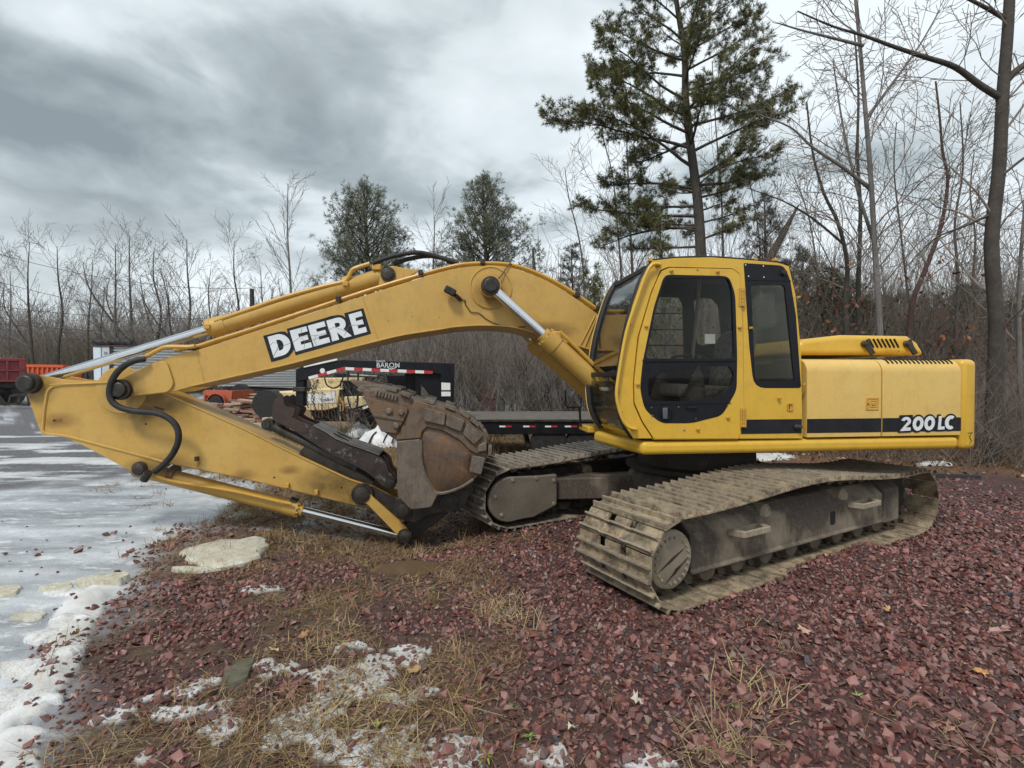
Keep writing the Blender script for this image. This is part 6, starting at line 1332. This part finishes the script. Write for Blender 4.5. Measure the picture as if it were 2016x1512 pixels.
def grow(out, tips, p, d, L, r, lvl, st, rg):
    n = max(2, min(7, int(L / st['step']))); pts = [p]; rad = [r]; w = st['wob'] * (1 if lvl else .35)
    rmin = st['rmin']
    for i in range(n):
        d = (d + Vector((rg.gauss(0, w), rg.gauss(0, w), rg.gauss(0, w) + st['up'] * (1 if lvl else .3)))).normalized(); p = p + d * (L / n); pts.append(p); rad.append(max(rmin, r * (1 - (1 - st['taper']) * (i + 1) / n)))
    out.append((lvl, pts, rad))
    if lvl >= st['levels']: tips.append((pts, d)); return
    nk = st['kids'][min(lvl, len(st['kids']) - 1)]; t0 = st['t0'] if lvl == 0 else .2
    for k in range(nk):
        t = t0 + (1 - t0) * (k + rg.random()) / nk; q = min(int(t * n), n - 1); f_ = t * n - q; pos = pts[q].lerp(pts[q + 1], f_); dl = (pts[q + 1] - pts[q]).normalized()
        ang = R(rg.uniform(*st['ang'])); L2 = L * st['ratio'] * (1.15 - .75 * t) * rg.uniform(.7, 1.25); r2 = max(rmin, (rad[q] * (1 - f_) + rad[q + 1] * f_) * rg.uniform(.45, .7))
        if L2 > st['minL']: grow(out, tips, pos, rot_about(dl, ang, rg), L2, r2, lvl + 1, st, rg)
ST_BARE = dict(step=.55, wob=.13, up=.05, taper=.25, rmin=.008, levels=4, kids=[12, 6, 5, 3], t0=.28, ang=(25, 62), ratio=.46, minL=.25)
def rebase(parts, base): return [([tuple(Vector(q) - base) for q in p], r, s) for p, r, s in parts]
def bare_tree(name, label, trunk, r0, r1, st, seed, bm, tm, group, extra=(), cat="tree", leaves=None):
    """trunk: list of points from the ground up; extra: limbs given as (points, r0, r1)"""
    rg = random.Random(seed); out = []; tips = []; T = [Vector(p) for p in smooth([tuple(p) for p in trunk], 4)]; n = len(T); rad = [r0 + (r1 - r0) * (i / (n - 1)) ** .8 for i in range(n)]; rad[0] *= 1.25
    base = T[0].copy(); H_ = sum((b - a).length for a, b in zip(T, T[1:])); main = [(T, rad, 10)]
    def spawn(P, rr, nk, t0, scale):
        m = len(P)
        for k in range(nk):
            t = t0 + (1 - t0) * (k + rg.random()) / nk; q = min(int(t * (m - 1)), m - 2); f_ = t * (m - 1) - q; pos = P[q].lerp(P[q + 1], f_); dl = (P[q + 1] - P[q]).normalized()
            grow(out, tips, pos, rot_about(dl, R(rg.uniform(*st['ang'])), rg), scale * (1.15 - .7 * t) * rg.uniform(.6, 1.2), max(st['rmin'], (rr[q] + (rr[q + 1] - rr[q]) * f_) * rg.uniform(*st.get('thick', (.2, .38)))), 1, st, rg)
    spawn(T, rad, st['kids'][0], st['t0'], H_ * st['ratio'])
    for pts, a, b in extra:
        P = [Vector(p) for p in smooth([tuple(p) for p in pts], 4)]; rr = [a + (b - a) * i / (len(P) - 1) for i in range(len(P))]; main.append((P, rr, 8)); L = sum((y - x).length for x, y in zip(P, P[1:])); spawn(P, rr, st.get('limbkids', 9), .15, L * .42)
    root = thing(name, label, cat, base, 0, group)
    v, f = tubes(rebase(main, base)); raw_obj("trunk", raw_mesh("trunk", v, f, bm, flat=False), root)
    v, f = tubes(rebase([(p, r, 5 if l < 2 else 3) for l, p, r in out], base)); raw_obj("crown", raw_mesh("crown", v, f, tm, flat=False), root)
    if leaves:
        c, k, sz = leaves; pos = []
        for p, d in rg.sample(tips, min(len(tips), k)): pos += [(p[-1] - base) + Vector((rg.gauss(0, .12), rg.gauss(0, .12), rg.gauss(-.05, .1))) for _ in range(rg.randint(2, 6))]
        if pos: leafcloud("leaves", np.array([tuple(q) for q in pos]), sz, c, root)
    return root
LEAF_M = tint_mat("dead_leaf", .85)
def leafcloud(name, pos, sz, cols, parent, seed=3, m=None):
    rg = np.random.default_rng(seed); n = len(pos); a = rg.normal(size=(n, 3)); a /= np.linalg.norm(a, axis=1)[:, None]; b = np.cross(a, rg.normal(size=(n, 3))); b /= np.linalg.norm(b, axis=1)[:, None]; s = sz * rg.uniform(.6, 1.3, (n, 1))
    V = np.stack([pos - a * s, pos + b * s * .55, pos + a * s, pos - b * s * .55], 1); F = np.arange(n * 4).reshape(n, 4)
    cols = np.array(cols); t = cols[rg.integers(0, len(cols), n)] * rg.uniform(.65, 1.3, (n, 1))
    return raw_obj(name, raw_mesh(name, V.reshape(-1, 3), F, m or LEAF_M, {"tint": np.repeat(t, 4, 0)}), parent)
def W3(L, Y, z0=None):
    P = [wall_at(a, b, Y) for a, b in L]
    if z0 is not None: P = [Vector((P[0].x, Y, z0))] + P
    return P
RUST = [(.16, .045, .025), (.22, .08, .04), (.12, .035, .025), (.26, .12, .06)]

# --- far row of bare trees over the yard
LT = "bare trees along the far side of the yard"
far_st = dict(ST_BARE, rmin=.011, step=.8, wob=.09, levels=5, kids=[20, 8, 6, 4, 3], minL=.38, ratio=.40, ang=(24, 56), up=.06, thick=(.22, .42), t0=.22)
protos = []
for k in range(8):
    protos.append(None)
row = [(-8, 500, 46, 0, "bare tree cut by the edge of the picture above the dump truck"), (62, 492, 46, 1, "bare forked tree rising directly behind the dump truck bed"), (112, 498, 50, 2, "bare tree with wide crown above the orange container"), (165, 520, 52, 3, "shorter bare tree between the container and the box trailer"), (226, 492, 44, 4, "dark bare tree directly above the white corner of the box trailer"), (262, 478, 46, 1, "tallest twiggy bare tree above the box trailer roof"), (305, 500, 50, 0, "bare tree behind the middle of the box trailer"), (362, 485, 46, 2, "bare tree above the chromed rod of the arm cylinder"), (412, 540, 52, 3, "small bare tree just left of the arm cylinder end"), (462, 488, 48, 4, "slender bare tree beside the dark pole top"), (528, 540, 52, 0, "low bare tree right of the dark pole top"), (640, 560, 50, 2, "low bare tree behind the arm cylinder and the left pine"), (838, 440, 44, 3, "thin pale bare tree between the two round pines"), (15, 545, 56, 4, "small bare tree filling the gap behind the dump truck"), (205, 560, 56, 2, "small bare tree low behind the box trailer tarp"), (330, 560, 55, 1, "small bare tree low behind the trailer roof")]
for i, (px, py, Y, kd, lb) in enumerate(row):
    kd = (kd + 3 * (i % 3)) % 8
    top = wall_at(px, py, Y); Hh = top.z
    if protos[kd] is None:
        rg = random.Random(40 + kd); th_ = 12.0
        q0 = rg.uniform(-.6, .6); tr_ = [(0, 0, -.3), (q0 * .4, 0, 3.2), (q0 * .8 + rg.uniform(-.25, .25), rg.uniform(-.4, .4), 6.5), (q0 + rg.uniform(-.3, .3), 0, 9.4), (q0 * 1.2, 0, 12)]
        ex = []
        for q in range(kd % 3):
            a = rg.uniform(0, 6.28); z0 = rg.uniform(2.5, 5); ex.append(([(0, 0, z0), (1.3 * math.cos(a), 1.3 * math.sin(a), z0 + 1.8), (2.6 * math.cos(a + .3), 2.6 * math.sin(a + .3), z0 + 4.2), (3.0 * math.cos(a + .2), 3.0 * math.sin(a + .2), z0 + 6.2)], .10, .02))
        protos[kd] = bare_tree("bare_tree", lb, tr_, .17, .02, dict(far_st, limbkids=14), 60 + kd, BARK_D if kd in (1, 4, 0) else BARK_M, TWIG_G, LT, ex); o = protos[kd]
        o['h'] = th_
    else: o = copy_of(protos[kd]); o['label'] = lb
    s = (Hh + .3) / 12.0; o.location = (top.x, Y, 0); o.scale = (s * random.Random(i).uniform(.85, 1.1), s, s); o.rotation_euler.z = i * 1.3
for o in list(col.objects):
    if 'h' in o: del o['h']
birch_st = dict(ST_BARE, rmin=.013, step=.8, kids=[30, 8, 5, 3], ang=(22, 48), ratio=.30, up=.10, t0=.25, minL=.35, wob=.10)
bare_tree("bare_tree", "tall slender pale bare tree standing alone left of the round pines", W3([(575, 700), (572, 560), (566, 460), (567, 362)], 38, -.2), .16, .025, birch_st, 5, BARK_G, TWIG_G, LT)
# --- right-hand wood: trees one can tell apart
ST_N = dict(ST_BARE, rmin=.0055, step=.30, wob=.18, levels=5, kids=[20, 8, 6, 4, 3], minL=.16, ratio=.40, ang=(28, 70), up=.03)
bare_tree("bare_tree", "thick dark-barked leaning tree at the right edge behind the excavator", W3([(1952, 905), (1958, 780), (1962, 640), (1952, 480), (1967, 330), (1974, 190), (1984, 60), (1990, -60), (1995, -200)], 10.0, -.1), .165, .075, dict(ST_N, ratio=.28, kids=[16, 8, 6, 4, 3], limbkids=18, t0=.3, thick=(.12, .25)), 12, BARK_D, TWIG_B, None,
          [(W3([(1976, 196), (1930, 168), (1880, 132), (1820, 112), (1760, 92), (1700, 70), (1640, 52), (1570, 22)], 10.0), .065, .012), (W3([(1972, 170), (2000, 140), (2040, 110), (2090, 60)], 10.0), .08, .03), (W3([(1985, 40), (1950, 20), (1890, -10), (1820, -40)], 10.0), .05, .012), (W3([(1955, 420), (1900, 445), (1840, 470), (1790, 520)], 10.0), .03, .008)])
ST_S = dict(ST_N, kids=[24, 8, 6, 4, 3], ratio=.32, ang=(28, 62), up=.06, limbkids=16)
bare_tree("bare_tree", "slim grey tree with a fork of thin branches between cab and thick dark tree", W3([(1733, 700), (1730, 610), (1722, 480), (1713, 330), (1703, 210), (1694, 100), (1683, -20), (1672, -160)], 12.0, -.1), .085, .03, ST_S, 13, BARK_G, TWIG_B, None,
          [(W3([(1718, 375), (1660, 330), (1600, 290), (1555, 250), (1490, 225)], 12.1), .05, .012), (W3([(1708, 230), (1760, 160), (1810, 90), (1850, 20)], 12.2), .04, .012), (W3([(1700, 90), (1640, 75), (1580, 60), (1530, 45)], 11.8), .04, .012), (W3([(1722, 480), (1690, 380), (1660, 250), (1640, 120)], 12.3), .045, .012)])
bare_tree("bare_tree", "reddish crooked tree wrapped in old leaves right of the slim grey tree", W3([(1788, 700), (1796, 600), (1818, 540), (1845, 470), (1858, 420), (1866, 350), (1856, 300), (1850, 230), (1842, 160)], 13.0, -.1), .08, .02, dict(ST_S, kids=[22, 8, 5, 3]), 14, bark("reddish_bark", (.075, .04, .034, 1), (.11, .065, .055, 1), (.06, .04, .035, 1)), TWIG_B, None, leaves=(RUST, 26, .07))
bare_tree("bare_tree", "thin dark tree just behind the slim grey one", W3([(1692, 700), (1690, 560), (1694, 420), (1688, 300), (1690, 180), (1682, 60)], 14.5, -.1), .09, .02, ST_S, 15, BARK_D, TWIG_B, None)
bare_tree("bare_tree", "spreading dark oak sapling with a few rust leaves right of the cab", W3([(1668, 700), (1664, 600), (1668, 520), (1650, 440), (1622, 380), (1600, 300), (1588, 200)], 13.5, -.1), .09, .02, dict(ST_S, ang=(35, 75)), 16, BARK_D, TWIG_B, None, [(W3([(1660, 480), (1600, 430), (1540, 395), (1470, 370)], 13.4), .035, .01)], leaves=(RUST, 34, .06))
for i, (L, Y, r, lb, sd) in enumerate((([(1248, 700), (1246, 560), (1240, 440), (1236, 330), (1232, 230)], 20, .13, "grey bare tree behind the cab windscreen under the tall pine", 21), ([(1226, 700), (1224, 560), (1216, 450), (1205, 340), (1180, 250)], 21, .10, "dark bare tree standing close left of the tall pine trunk", 22), ([(1425, 700), (1424, 520), (1420, 380), (1410, 260), (1402, 120)], 19, .08, "thin bare tree close right of the tall pine trunk", 23), ([(1150, 700), (1150, 560), (1140, 470), (1120, 390), (1112, 330)], 24, .10, "bare tree rising above the bend of the boom", 24), ([(1500, 700), (1492, 600), (1496, 500), (1488, 420), (1470, 330)], 20, .07, "slight bare tree above the rear corner of the cab", 25), ([(1880, 700), (1886, 560), (1880, 440), (1896, 330), (1890, 200)], 15, .09, "bare tree between the reddish crooked tree and the thick dark tree", 26), ([(2010, 800), (2006, 640), (2010, 500), (2020, 380), (2030, 250)], 12, .10, "dark bare tree at the far right edge of the picture", 27), ([(1800, 700), (1785, 560), (1770, 430), (1760, 330), (1765, 240)], 17, .07, "faint bare tree behind the engine hood", 28), ([(1600, 700), (1612, 600), (1606, 510), (1590, 420), (1560, 340)], 18, .07, "wispy bare tree just right of the cab", 29), ([(1930, 700), (1915, 580), (1920, 470), (1910, 380), (1918, 300)], 18, .08, "background bare tree left of the thick dark trunk", 30))):
    bare_tree("bare_tree", lb, W3(L, Y, -.1), r * .75, .015, dict(ST_S, rmin=.007, step=.5, minL=.26, kids=[22, 8, 5, 3], ratio=.34, levels=4), sd, BARK_M if i % 2 else BARK_G, TWIG_B if i % 3 else TWIG_G, "bare trees in the wood behind the excavator", leaves=(RUST, 30, .06) if i in (5, 7, 9) else None)
DTK = thing("broken_trunk", "snapped dead trunk leaning right behind the cab roof", "trunk"); a, b = wall_at(1488, 560, 17), wall_at(1572, 404, 17); a0 = a.lerp(b, -1.1); mb = MB(); mb.tube([a0, a.lerp(b, -.3), a.lerp(b, .35), a.lerp(b, .7), b], [.17, .14, .13, .10, .02], 9); mb.obj("trunk", BARK_D, DTK, angle=60)
DT2 = thing("broken_trunk", "thin snapped dead trunk poking up right of the round pine", "trunk"); a, b = wall_at(1054, 560, 26), wall_at(1049, 490, 26); MB().tube([(a.x, 26, 0), a, b], [.15, .11, .05], 8).obj("trunk", BARK_D, DT2)

# --- pines
def needles(name, pos, dirs, n, ln, wd, cols, parent, seed, m):
    rg = np.random.default_rng(seed); N = len(pos); d = np.repeat(dirs, n, 0) * rg.uniform(.25, 1.1, (N * n, 1)) + rg.normal(0, .55, (N * n, 3)); d /= np.linalg.norm(d, axis=1)[:, None]
    p = np.repeat(pos, n, 0) - d * ln * .05; s = np.cross(d, rg.normal(size=(N * n, 3))); s /= np.linalg.norm(s, axis=1)[:, None]; L = ln * rg.uniform(.6, 1.15, (N * n, 1)); s = s * wd * rg.uniform(.7, 1.2, (N * n, 1))
    V = np.stack([p - s * .6, p + d * L * .45 + s, p + d * L, p + d * L * .45 - s], 1); F = np.arange(N * n * 4).reshape(-1, 4)
    cols = np.array(cols); t = np.repeat(cols[rg.integers(0, len(cols), N)] * rg.uniform(.6, 1.35, (N, 1)), n, 0) * rg.uniform(.8, 1.2, (N * n, 1))
    return raw_obj(name, raw_mesh(name, V.reshape(-1, 3), F, m, {"tint": np.repeat(t, 4, 0)}), parent)
NEEDLE = tint_mat("pine_needles", .55); PG = [(.115, .125, .038), (.15, .152, .045), (.085, .10, .036), (.18, .172, .055), (.12, .12, .05)]
def pine(name, label, trunk, r0, r1, limbs, seed, ln, wd, per, cols, bm, lvl=2, group=None, whorl=None, flat=1.0):
    rg = random.Random(seed); T = [Vector(p) for p in smooth([tuple(p) for p in trunk], 4)]; n = len(T); rad = [r0 + (r1 - r0) * i / (n - 1) for i in range(n)]; base = T[0].copy(); out = [(0, T, rad)]; tp = []; td = []
    for (t, az, L, rise, curve) in limbs:
        zt_ = T[0].z + t * (T[-1].z - T[0].z); q = max(0, min(n - 2, sum(1 for p_ in T if p_.z < zt_) - 1)); pos = T[q].lerp(T[q + 1], max(0, min(1, (zt_ - T[q].z) / max(1e-6, T[q + 1].z - T[q].z)))); d = Vector((math.cos(az) * math.cos(rise), math.sin(az) * math.cos(rise), math.sin(rise))); P = [pos]; m = max(4, min(9, int(L / .45)))
        for k in range(m): d = (d + Vector((rg.gauss(0, .10), rg.gauss(0, .10), rg.gauss(0, .06) + curve / m))).normalized(); P.append(P[-1] + d * L / m)
        rl = max(.012, min(rad[q] * .42, .012 + .016 * L)); out.append((1, P, [rl + (.008 - rl) * k / m for k in range(m + 1)]))
        ns = max(4, int(L * whorl if whorl else L * 5.5))
        for k in range(ns):
            tt = rg.uniform(.22, 1); qq = min(int(tt * m), m - 1); p0 = P[qq].lerp(P[qq + 1], tt * m - qq); dl = (P[qq + 1] - P[qq]).normalized(); ds = rot_about(dl, R(rg.uniform(25, 70)), rg); ds = Vector((ds.x, ds.y, ds.z * flat + .22)).normalized(); L2 = L * .28 * (1.2 - .6 * tt) * rg.uniform(.5, 1.2); p1 = p0 + ds * L2 * .55; ds2 = (ds + Vector((rg.gauss(0, .2), rg.gauss(0, .2), .18))).normalized(); p2 = p1 + ds2 * L2 * .45
            out.append((2, [p0, p1, p2], [.009, .007, .005])); nt = max(2, int(L2 / (ln * .45)))
            for w in range(nt):
                u = .35 + .65 * (w + 1) / nt; pp = p0.lerp(p1, u * 2) if u < .5 else p1.lerp(p2, u * 2 - 1); sd_ = rot_about(ds2, R(rg.uniform(10, 60)), rg); pe = pp + sd_ * ln * rg.uniform(.2, .9); tp.append(tuple(pe - base)); td.append(tuple(sd_))
        tp.append(tuple(P[-1] - base)); td.append(tuple(d))
    root = thing(name, label, "tree", base, 0, group)
    v, f = tubes(rebase([(p, r, 10) for l, p, r in out if l == 0], base)); raw_obj("trunk", raw_mesh("trunk", v, f, bm, flat=False), root)
    v, f = tubes(rebase([(p, r, 5 if l == 1 else 3) for l, p, r in out if l], base)); raw_obj("branches", raw_mesh("branches", v, f, bm, flat=False), root)
    needles("crown", np.array(tp), np.array(td), per, ln, wd, cols, root, seed, NEEDLE); return root
rg = random.Random(3); Yp = 16.0
trunkp = W3([(1388, 620), (1380, 500), (1374, 400), (1360, 290), (1350, 200), (1348, 110), (1336, 30), (1322, -60), (1318, -130)], Yp, -.1)
Ht = trunkp[-1].z; limbs = []
# lower limbs as in the tree: long level ones to both sides, then a rounder head
for (zpx, sx, reach, rise, cv) in ((485, -1, 130, .05, .1), (470, 1, 70, .1, .2), (455, -1, 120, .1, .0), (448, -1, 190, .02, .05), (440, 1, 95, .15, .2), (425, -1, 210, .05, .0), (415, 1, 80, .1, .2), (405, -1, 150, .1, .1), (390, 1, 120, .25, .2), (380, -1, 100, .2, .1), (365, 1, 160, .25, .1), (372, -1, 170, .30, -.25), (352, 1, 150, .45, -.35), (330, -1, 230, .35, -.45), (300, 1, 190, .55, -.45), (292, -1, 260, .22, -.15), (262, -1, 200, .4, -.15), (250, 1, 210, .35, .0), (228, -1, 200, .3, .1), (215, 1, 170, .35, .1), (195, -1, 190, .35, .1), (180, 1, 190, .3, .1), (150, -1, 170, .35, .15), (140, 1, 150, .4, .1), (120, -1, 160, .4, .1), (100, 1, 140, .45, .1), (80, -1, 130, .45, .1), (60, 1, 130, .45, .1), (40, -1, 120, .5, .1), (20, 1, 120, .5, .1), (-5, -1, 100, .5, .1), (-25, 1, 90, .5, .1), (-60, -1, 80, .6, 0), (-80, 1, 60, .7, 0)):
    z = wall_at(1360, zpx, Yp).z; t = (z + .1) / (Ht + .1); L = reach * Yp / FPX * 1.05
    limbs.append((t, (math.pi if sx < 0 else 0) + rg.uniform(-.35, .35), L, rise, cv)); (rg.random() < .6) and limbs.append((min(.99, t + .012), rg.choice((1, -1)) * math.pi / 2 + rg.uniform(-.7, .7), L * .7, rise, cv))
for k in range(5): limbs.append((rg.uniform(.55, .98), rg.uniform(0, 6.28), rg.uniform(1.0, 2.2), rg.uniform(.3, .8), .1))
pine("pine_tree", "tall open pine with dark trunk towering behind the cab", trunkp, .195, .045, limbs, 3, .17, .0062, 24, PG, BARK_D, whorl=11, flat=.3)
def conifer_limbs(H_, n, base, wid, rg, t0=.2, rise=(.15, .7), shape=1.0):
    L = []
    for k in range(n):
        t = t0 + (1 - t0) * ((k + rg.random()) / n); f_ = (t - t0) / (1 - t0); prof = (1 - f_ ** 2.2) ** shape * (.75 + .25 * min(1, f_ * 3)); L.append((t, k * 2.4 + rg.uniform(-.4, .4), max(.3, wid * prof * rg.uniform(.75, 1.15)), rise[0] + (rise[1] - rise[0]) * f_, .35))
    return L
WG = [(.115, .13, .08), (.15, .16, .095), (.085, .10, .065), (.18, .19, .13)]
for (px, py, Y, wpx, lb, sd) in ((722, 372, 30, 95, "dark round white-pine on the left of the pair behind the boom", 8), (955, 356, 30, 98, "loose round white-pine on the right of the pair behind the boom", 9)):
    rg = random.Random(sd); top_ = wall_at(px, py, Y); tr_ = [(top_.x + .3, Y, -.1), (top_.x + .2, Y, top_.z * .4), (top_.x, Y, top_.z * .75), (top_.x - .15, Y, top_.z)]
    pine("pine_tree", lb, tr_, .24, .03, conifer_limbs(top_.z, 110, 0, wpx * Y / FPX * 1.4, rg, .25, (.25, .95), .8), sd, .28, .0095, 11, WG, BARK_D, group="pair of round pines behind the boom", whorl=5.0)
# young pines and hemlock showing between
YG = [(.12, .13, .034), (.09, .105, .03), (.155, .155, .045)]; BG = [(.085, .11, .08), (.11, .13, .10), (.065, .08, .064)]; HG = [(.095, .115, .06), (.12, .135, .075), (.075, .095, .05)]
for (px, py, Y, wpx, cols, lb, sd, nl, ln) in ((1168, 545, 15, 70, YG, "yellow-green young pine behind the bend of the boom", 31, 40, .17), (1300, 455, 15, 85, YG, "yellow-green young pine showing above the cab roof", 32, 34, .17), (1505, 395, 19, 110, BG, "blue-green feathery white pine behind the cab roof corner", 33, 46, .24), (1125, 490, 25, 90, BG, "grey-green thin pine beyond the boom next to the dead trunk", 34, 40, .24), (1640, 545, 17, 130, HG, "dark green hemlock behind the engine hood", 35, 60, .2), (1900, 575, 18, 150, HG, "dark green hemlock beyond the counterweight", 36, 60, .2), (1760, 590, 22, 140, HG, "far green hemlock deep in the wood", 37, 50, .22), (560, 590, 34, 60, WG, "low scrubby pine at the foot of the tall pale bare tree", 38, 34, .25), (2030, 600, 17, 90, HG, "dark green hemlock at the right edge of the picture", 39, 60, .2), (1580, 500, 21, 120, HG, "green pine filling the gap right of the cab roof", 41, 60, .22), (1690, 610, 16, 110, HG, "low green pine right behind the raised hood", 42, 56, .2), (1215, 590, 17, 120, YG, "low yellow-green pine behind the windscreen", 43, 50, .18), (1830, 640, 17, 120, HG, "low green pine beyond the counterweight corner", 44, 56, .2)):
    rg = random.Random(sd); top_ = wall_at(px, py, Y); tr_ = [(top_.x, Y, -.1), (top_.x + .1, Y, top_.z * .5), (top_.x, Y, top_.z)]
    pine("pine_tree", lb, tr_, .06 + .012 * top_.z, .015, conifer_limbs(top_.z, nl, 0, wpx * Y / FPX * .9, rg, .18, (.2, .8), 1.1), sd, ln, .006 if Y < 17 else .009, 18, cols, BARK_D, group="young evergreens in the wood", whorl=5.5)

# --- brush, deep wood and leaf litter: masses nobody could count
def thicket(name, n, xr, yr, hr, m, seed, lean=.25, rr=(.006, .012), kids=4, wild=None):
    rg = np.random.default_rng(seed); parts = []
    X_ = rg.uniform(*xr, n); Y_ = rg.uniform(*yr, n)
    for x, y in zip(X_, Y_):
        if wild is not None and not wild(x, y): continue
        h = rg.uniform(*hr); d = np.array([rg.normal(0, lean), rg.normal(0, lean), 1.0]); d /= np.linalg.norm(d); p = np.array([x, y, -.05]); P = [p]; r = rg.uniform(*rr)
        for k in range(4): d = d + rg.normal(0, .12, 3) + np.array([0, 0, -.02]); d /= np.linalg.norm(d); p = p + d * h / 4; P.append(p)
        parts.append((P, [r, r * .85, r * .7, r * .5, r * .3], 3))
        for k in range(kids):
            q = rg.integers(1, 4); dd = d + rg.normal(0, .6, 3); dd /= np.linalg.norm(dd); a = P[q]; L = h * rg.uniform(.2, .45); parts.append(([a, a + dd * L * .5, a + dd * L + np.array([0, 0, .06 * h])], [r * .5, r * .4, r * .25], 3))
    v, f = tubes(parts); o = raw_obj(name, raw_mesh(name, v, f, m, flat=False)); return kind(o, "stuff")
thicket("brush_thicket", 2300, (-3.5, 5.5), (14.2, 20), (1.2, 3.6), TWIG_B, 1, .32, (.006, .012), 5)
thicket("brush_thicket", 420, (-4.5, 4.5), (13.2, 14.6), (.9, 2.7), TWIG_G, 21, .45, (.005, .010), 6)
thicket("brush_thicket", 260, (-4.5, 5.0), (14.0, 15.5), (1.6, 3.4), BARK_D, 22, .30, (.008, .016), 5)
thicket("brush_thicket", 1500, (-6, 7), (20, 27), (2.5, 5.5), TWIG_G, 2, .22, (.010, .022), 5)
thicket("brush_thicket", 1500, (5.6, 14), (9.0, 13.5), (.5, 2.6), TWIG_B, 3, .42, (.004, .009), 6, lambda x, y: gravel_back(np.array([x]), np.array([y]))[0] > .7)
thicket("brush_thicket", 1700, (5, 22), (13.5, 22), (1.5, 4.5), TWIG_B, 4, .28, (.007, .015), 6)
thicket("far_wood", 1300, (-4, 34), (22, 32), (2.5, 6.0), TWIG_B, 5, .14, (.010, .03), 9)
thicket("far_wood", 1500, (1, 50), (32, 46), (4, 10.5), TWIG_B, 11, .10, (.015, .045), 11)
thicket("far_wood", 2600, (-62, -2), (52, 66), (3, 8.5), TWIG_B, 6, .16, (.018, .045), 11)
thicket("far_wood", 1600, (-80, 10), (66, 84), (7, 13), TWIG_G, 7, .10, (.025, .05), 10)
thicket("brush_thicket", 1100, (4.5, 20), (14, 21), (3, 7.5), TWIG_B, 12, .16, (.005, .012), 10)
thicket("brush_thicket", 500, (-16, -5), (28, 40), (1.5, 4.0), TWIG_B, 8, .25, (.01, .02), 6)
rg = np.random.default_rng(5); n = 800
pos = np.stack([rg.uniform(5.5, 16, n), rg.uniform(11, 18, n), np.zeros(n)], -1); cl = rg.normal(0, .5, (60, 3)) + np.stack([rg.uniform(5.5, 15, 60), rg.uniform(11, 16, 60), rg.uniform(1.2, 4.2, 60)], -1); pos = cl[rg.integers(0, 60, n)] + rg.normal(0, 1, (n, 3)) * np.array([.4, .4, .22])
kind(leafcloud("rust_leaves", pos, .065, RUST, None, 6), "stuff")
n = 9000; x = rg.uniform(0, 15, n); y = rg.uniform(7.5, 17, n); q = surf(x, y); k = rg.uniform(size=n) < q['leaf'] * .9 + .01; x, y, h = x[k], y[k], q['h'][k]
kind(leafcloud("leaf_litter", np.stack([x, y, h + .02 + rg.uniform(0, .04, len(x))], -1), .045, [(.16, .085, .045), (.24, .14, .08), (.10, .055, .035), (.34, .22, .13)], None, 7), "stuff")
n = 5200; x = rg.uniform(-8, 4, n); y = rg.uniform(8.0, 15.5, n); q = surf(x, y); k = rg.uniform(size=n) < q['tan'] * (.35 + .65 * (fbm(x, y, .9, 3, 15) > .5)); x, y, h = x[k], y[k], q['h'][k]; n = len(x); nb = 5
xx, yy, hh = np.repeat(x, nb) + rg.normal(0, .06, n * nb), np.repeat(y, nb) + rg.normal(0, .06, n * nb), np.repeat(h, nb)
gg = blades("tall_dry_grass", np.stack([xx, yy, hh], -1), np.stack([rg.normal(0, .5, n * nb), rg.normal(0, .5, n * nb), rg.uniform(.4, 1, n * nb)], -1), rg.uniform(.12, .38, n * nb), rg.uniform(.003, .006, n * nb), GRASS_M, gp_[rg.integers(0, 5, n * nb)] * 1.05 * rg.uniform(.6, 1.25, (n * nb, 1)), seed=9); kind(gg, "stuff")
DW = thing("dead_weed", "brown seed-headed dead weed standing above the white sack", "weed"); g = ground_at(690, 872); thk = []
for k in range(7):
    a = rg.uniform(0, 6.28); e_ = np.array([.16 * math.cos(a), .05, rg.uniform(.45, .75)]); thk.append(([np.zeros(3), e_ * .5, e_], [.012, .01, .006], 3))
v, f_ = tubes(thk); o = raw_obj("stem", raw_mesh("stem", v, f_, TWIG_B, flat=False), DW); kind(leafcloud("seed_head", np.concatenate([e[0][2][None] + rg.normal(0, .05, (14, 3)) for e in thk]), .035, [(.16, .08, .06), (.22, .12, .09)], DW, 3), "stuff"); DW.location = (g.x, g.y, .25)
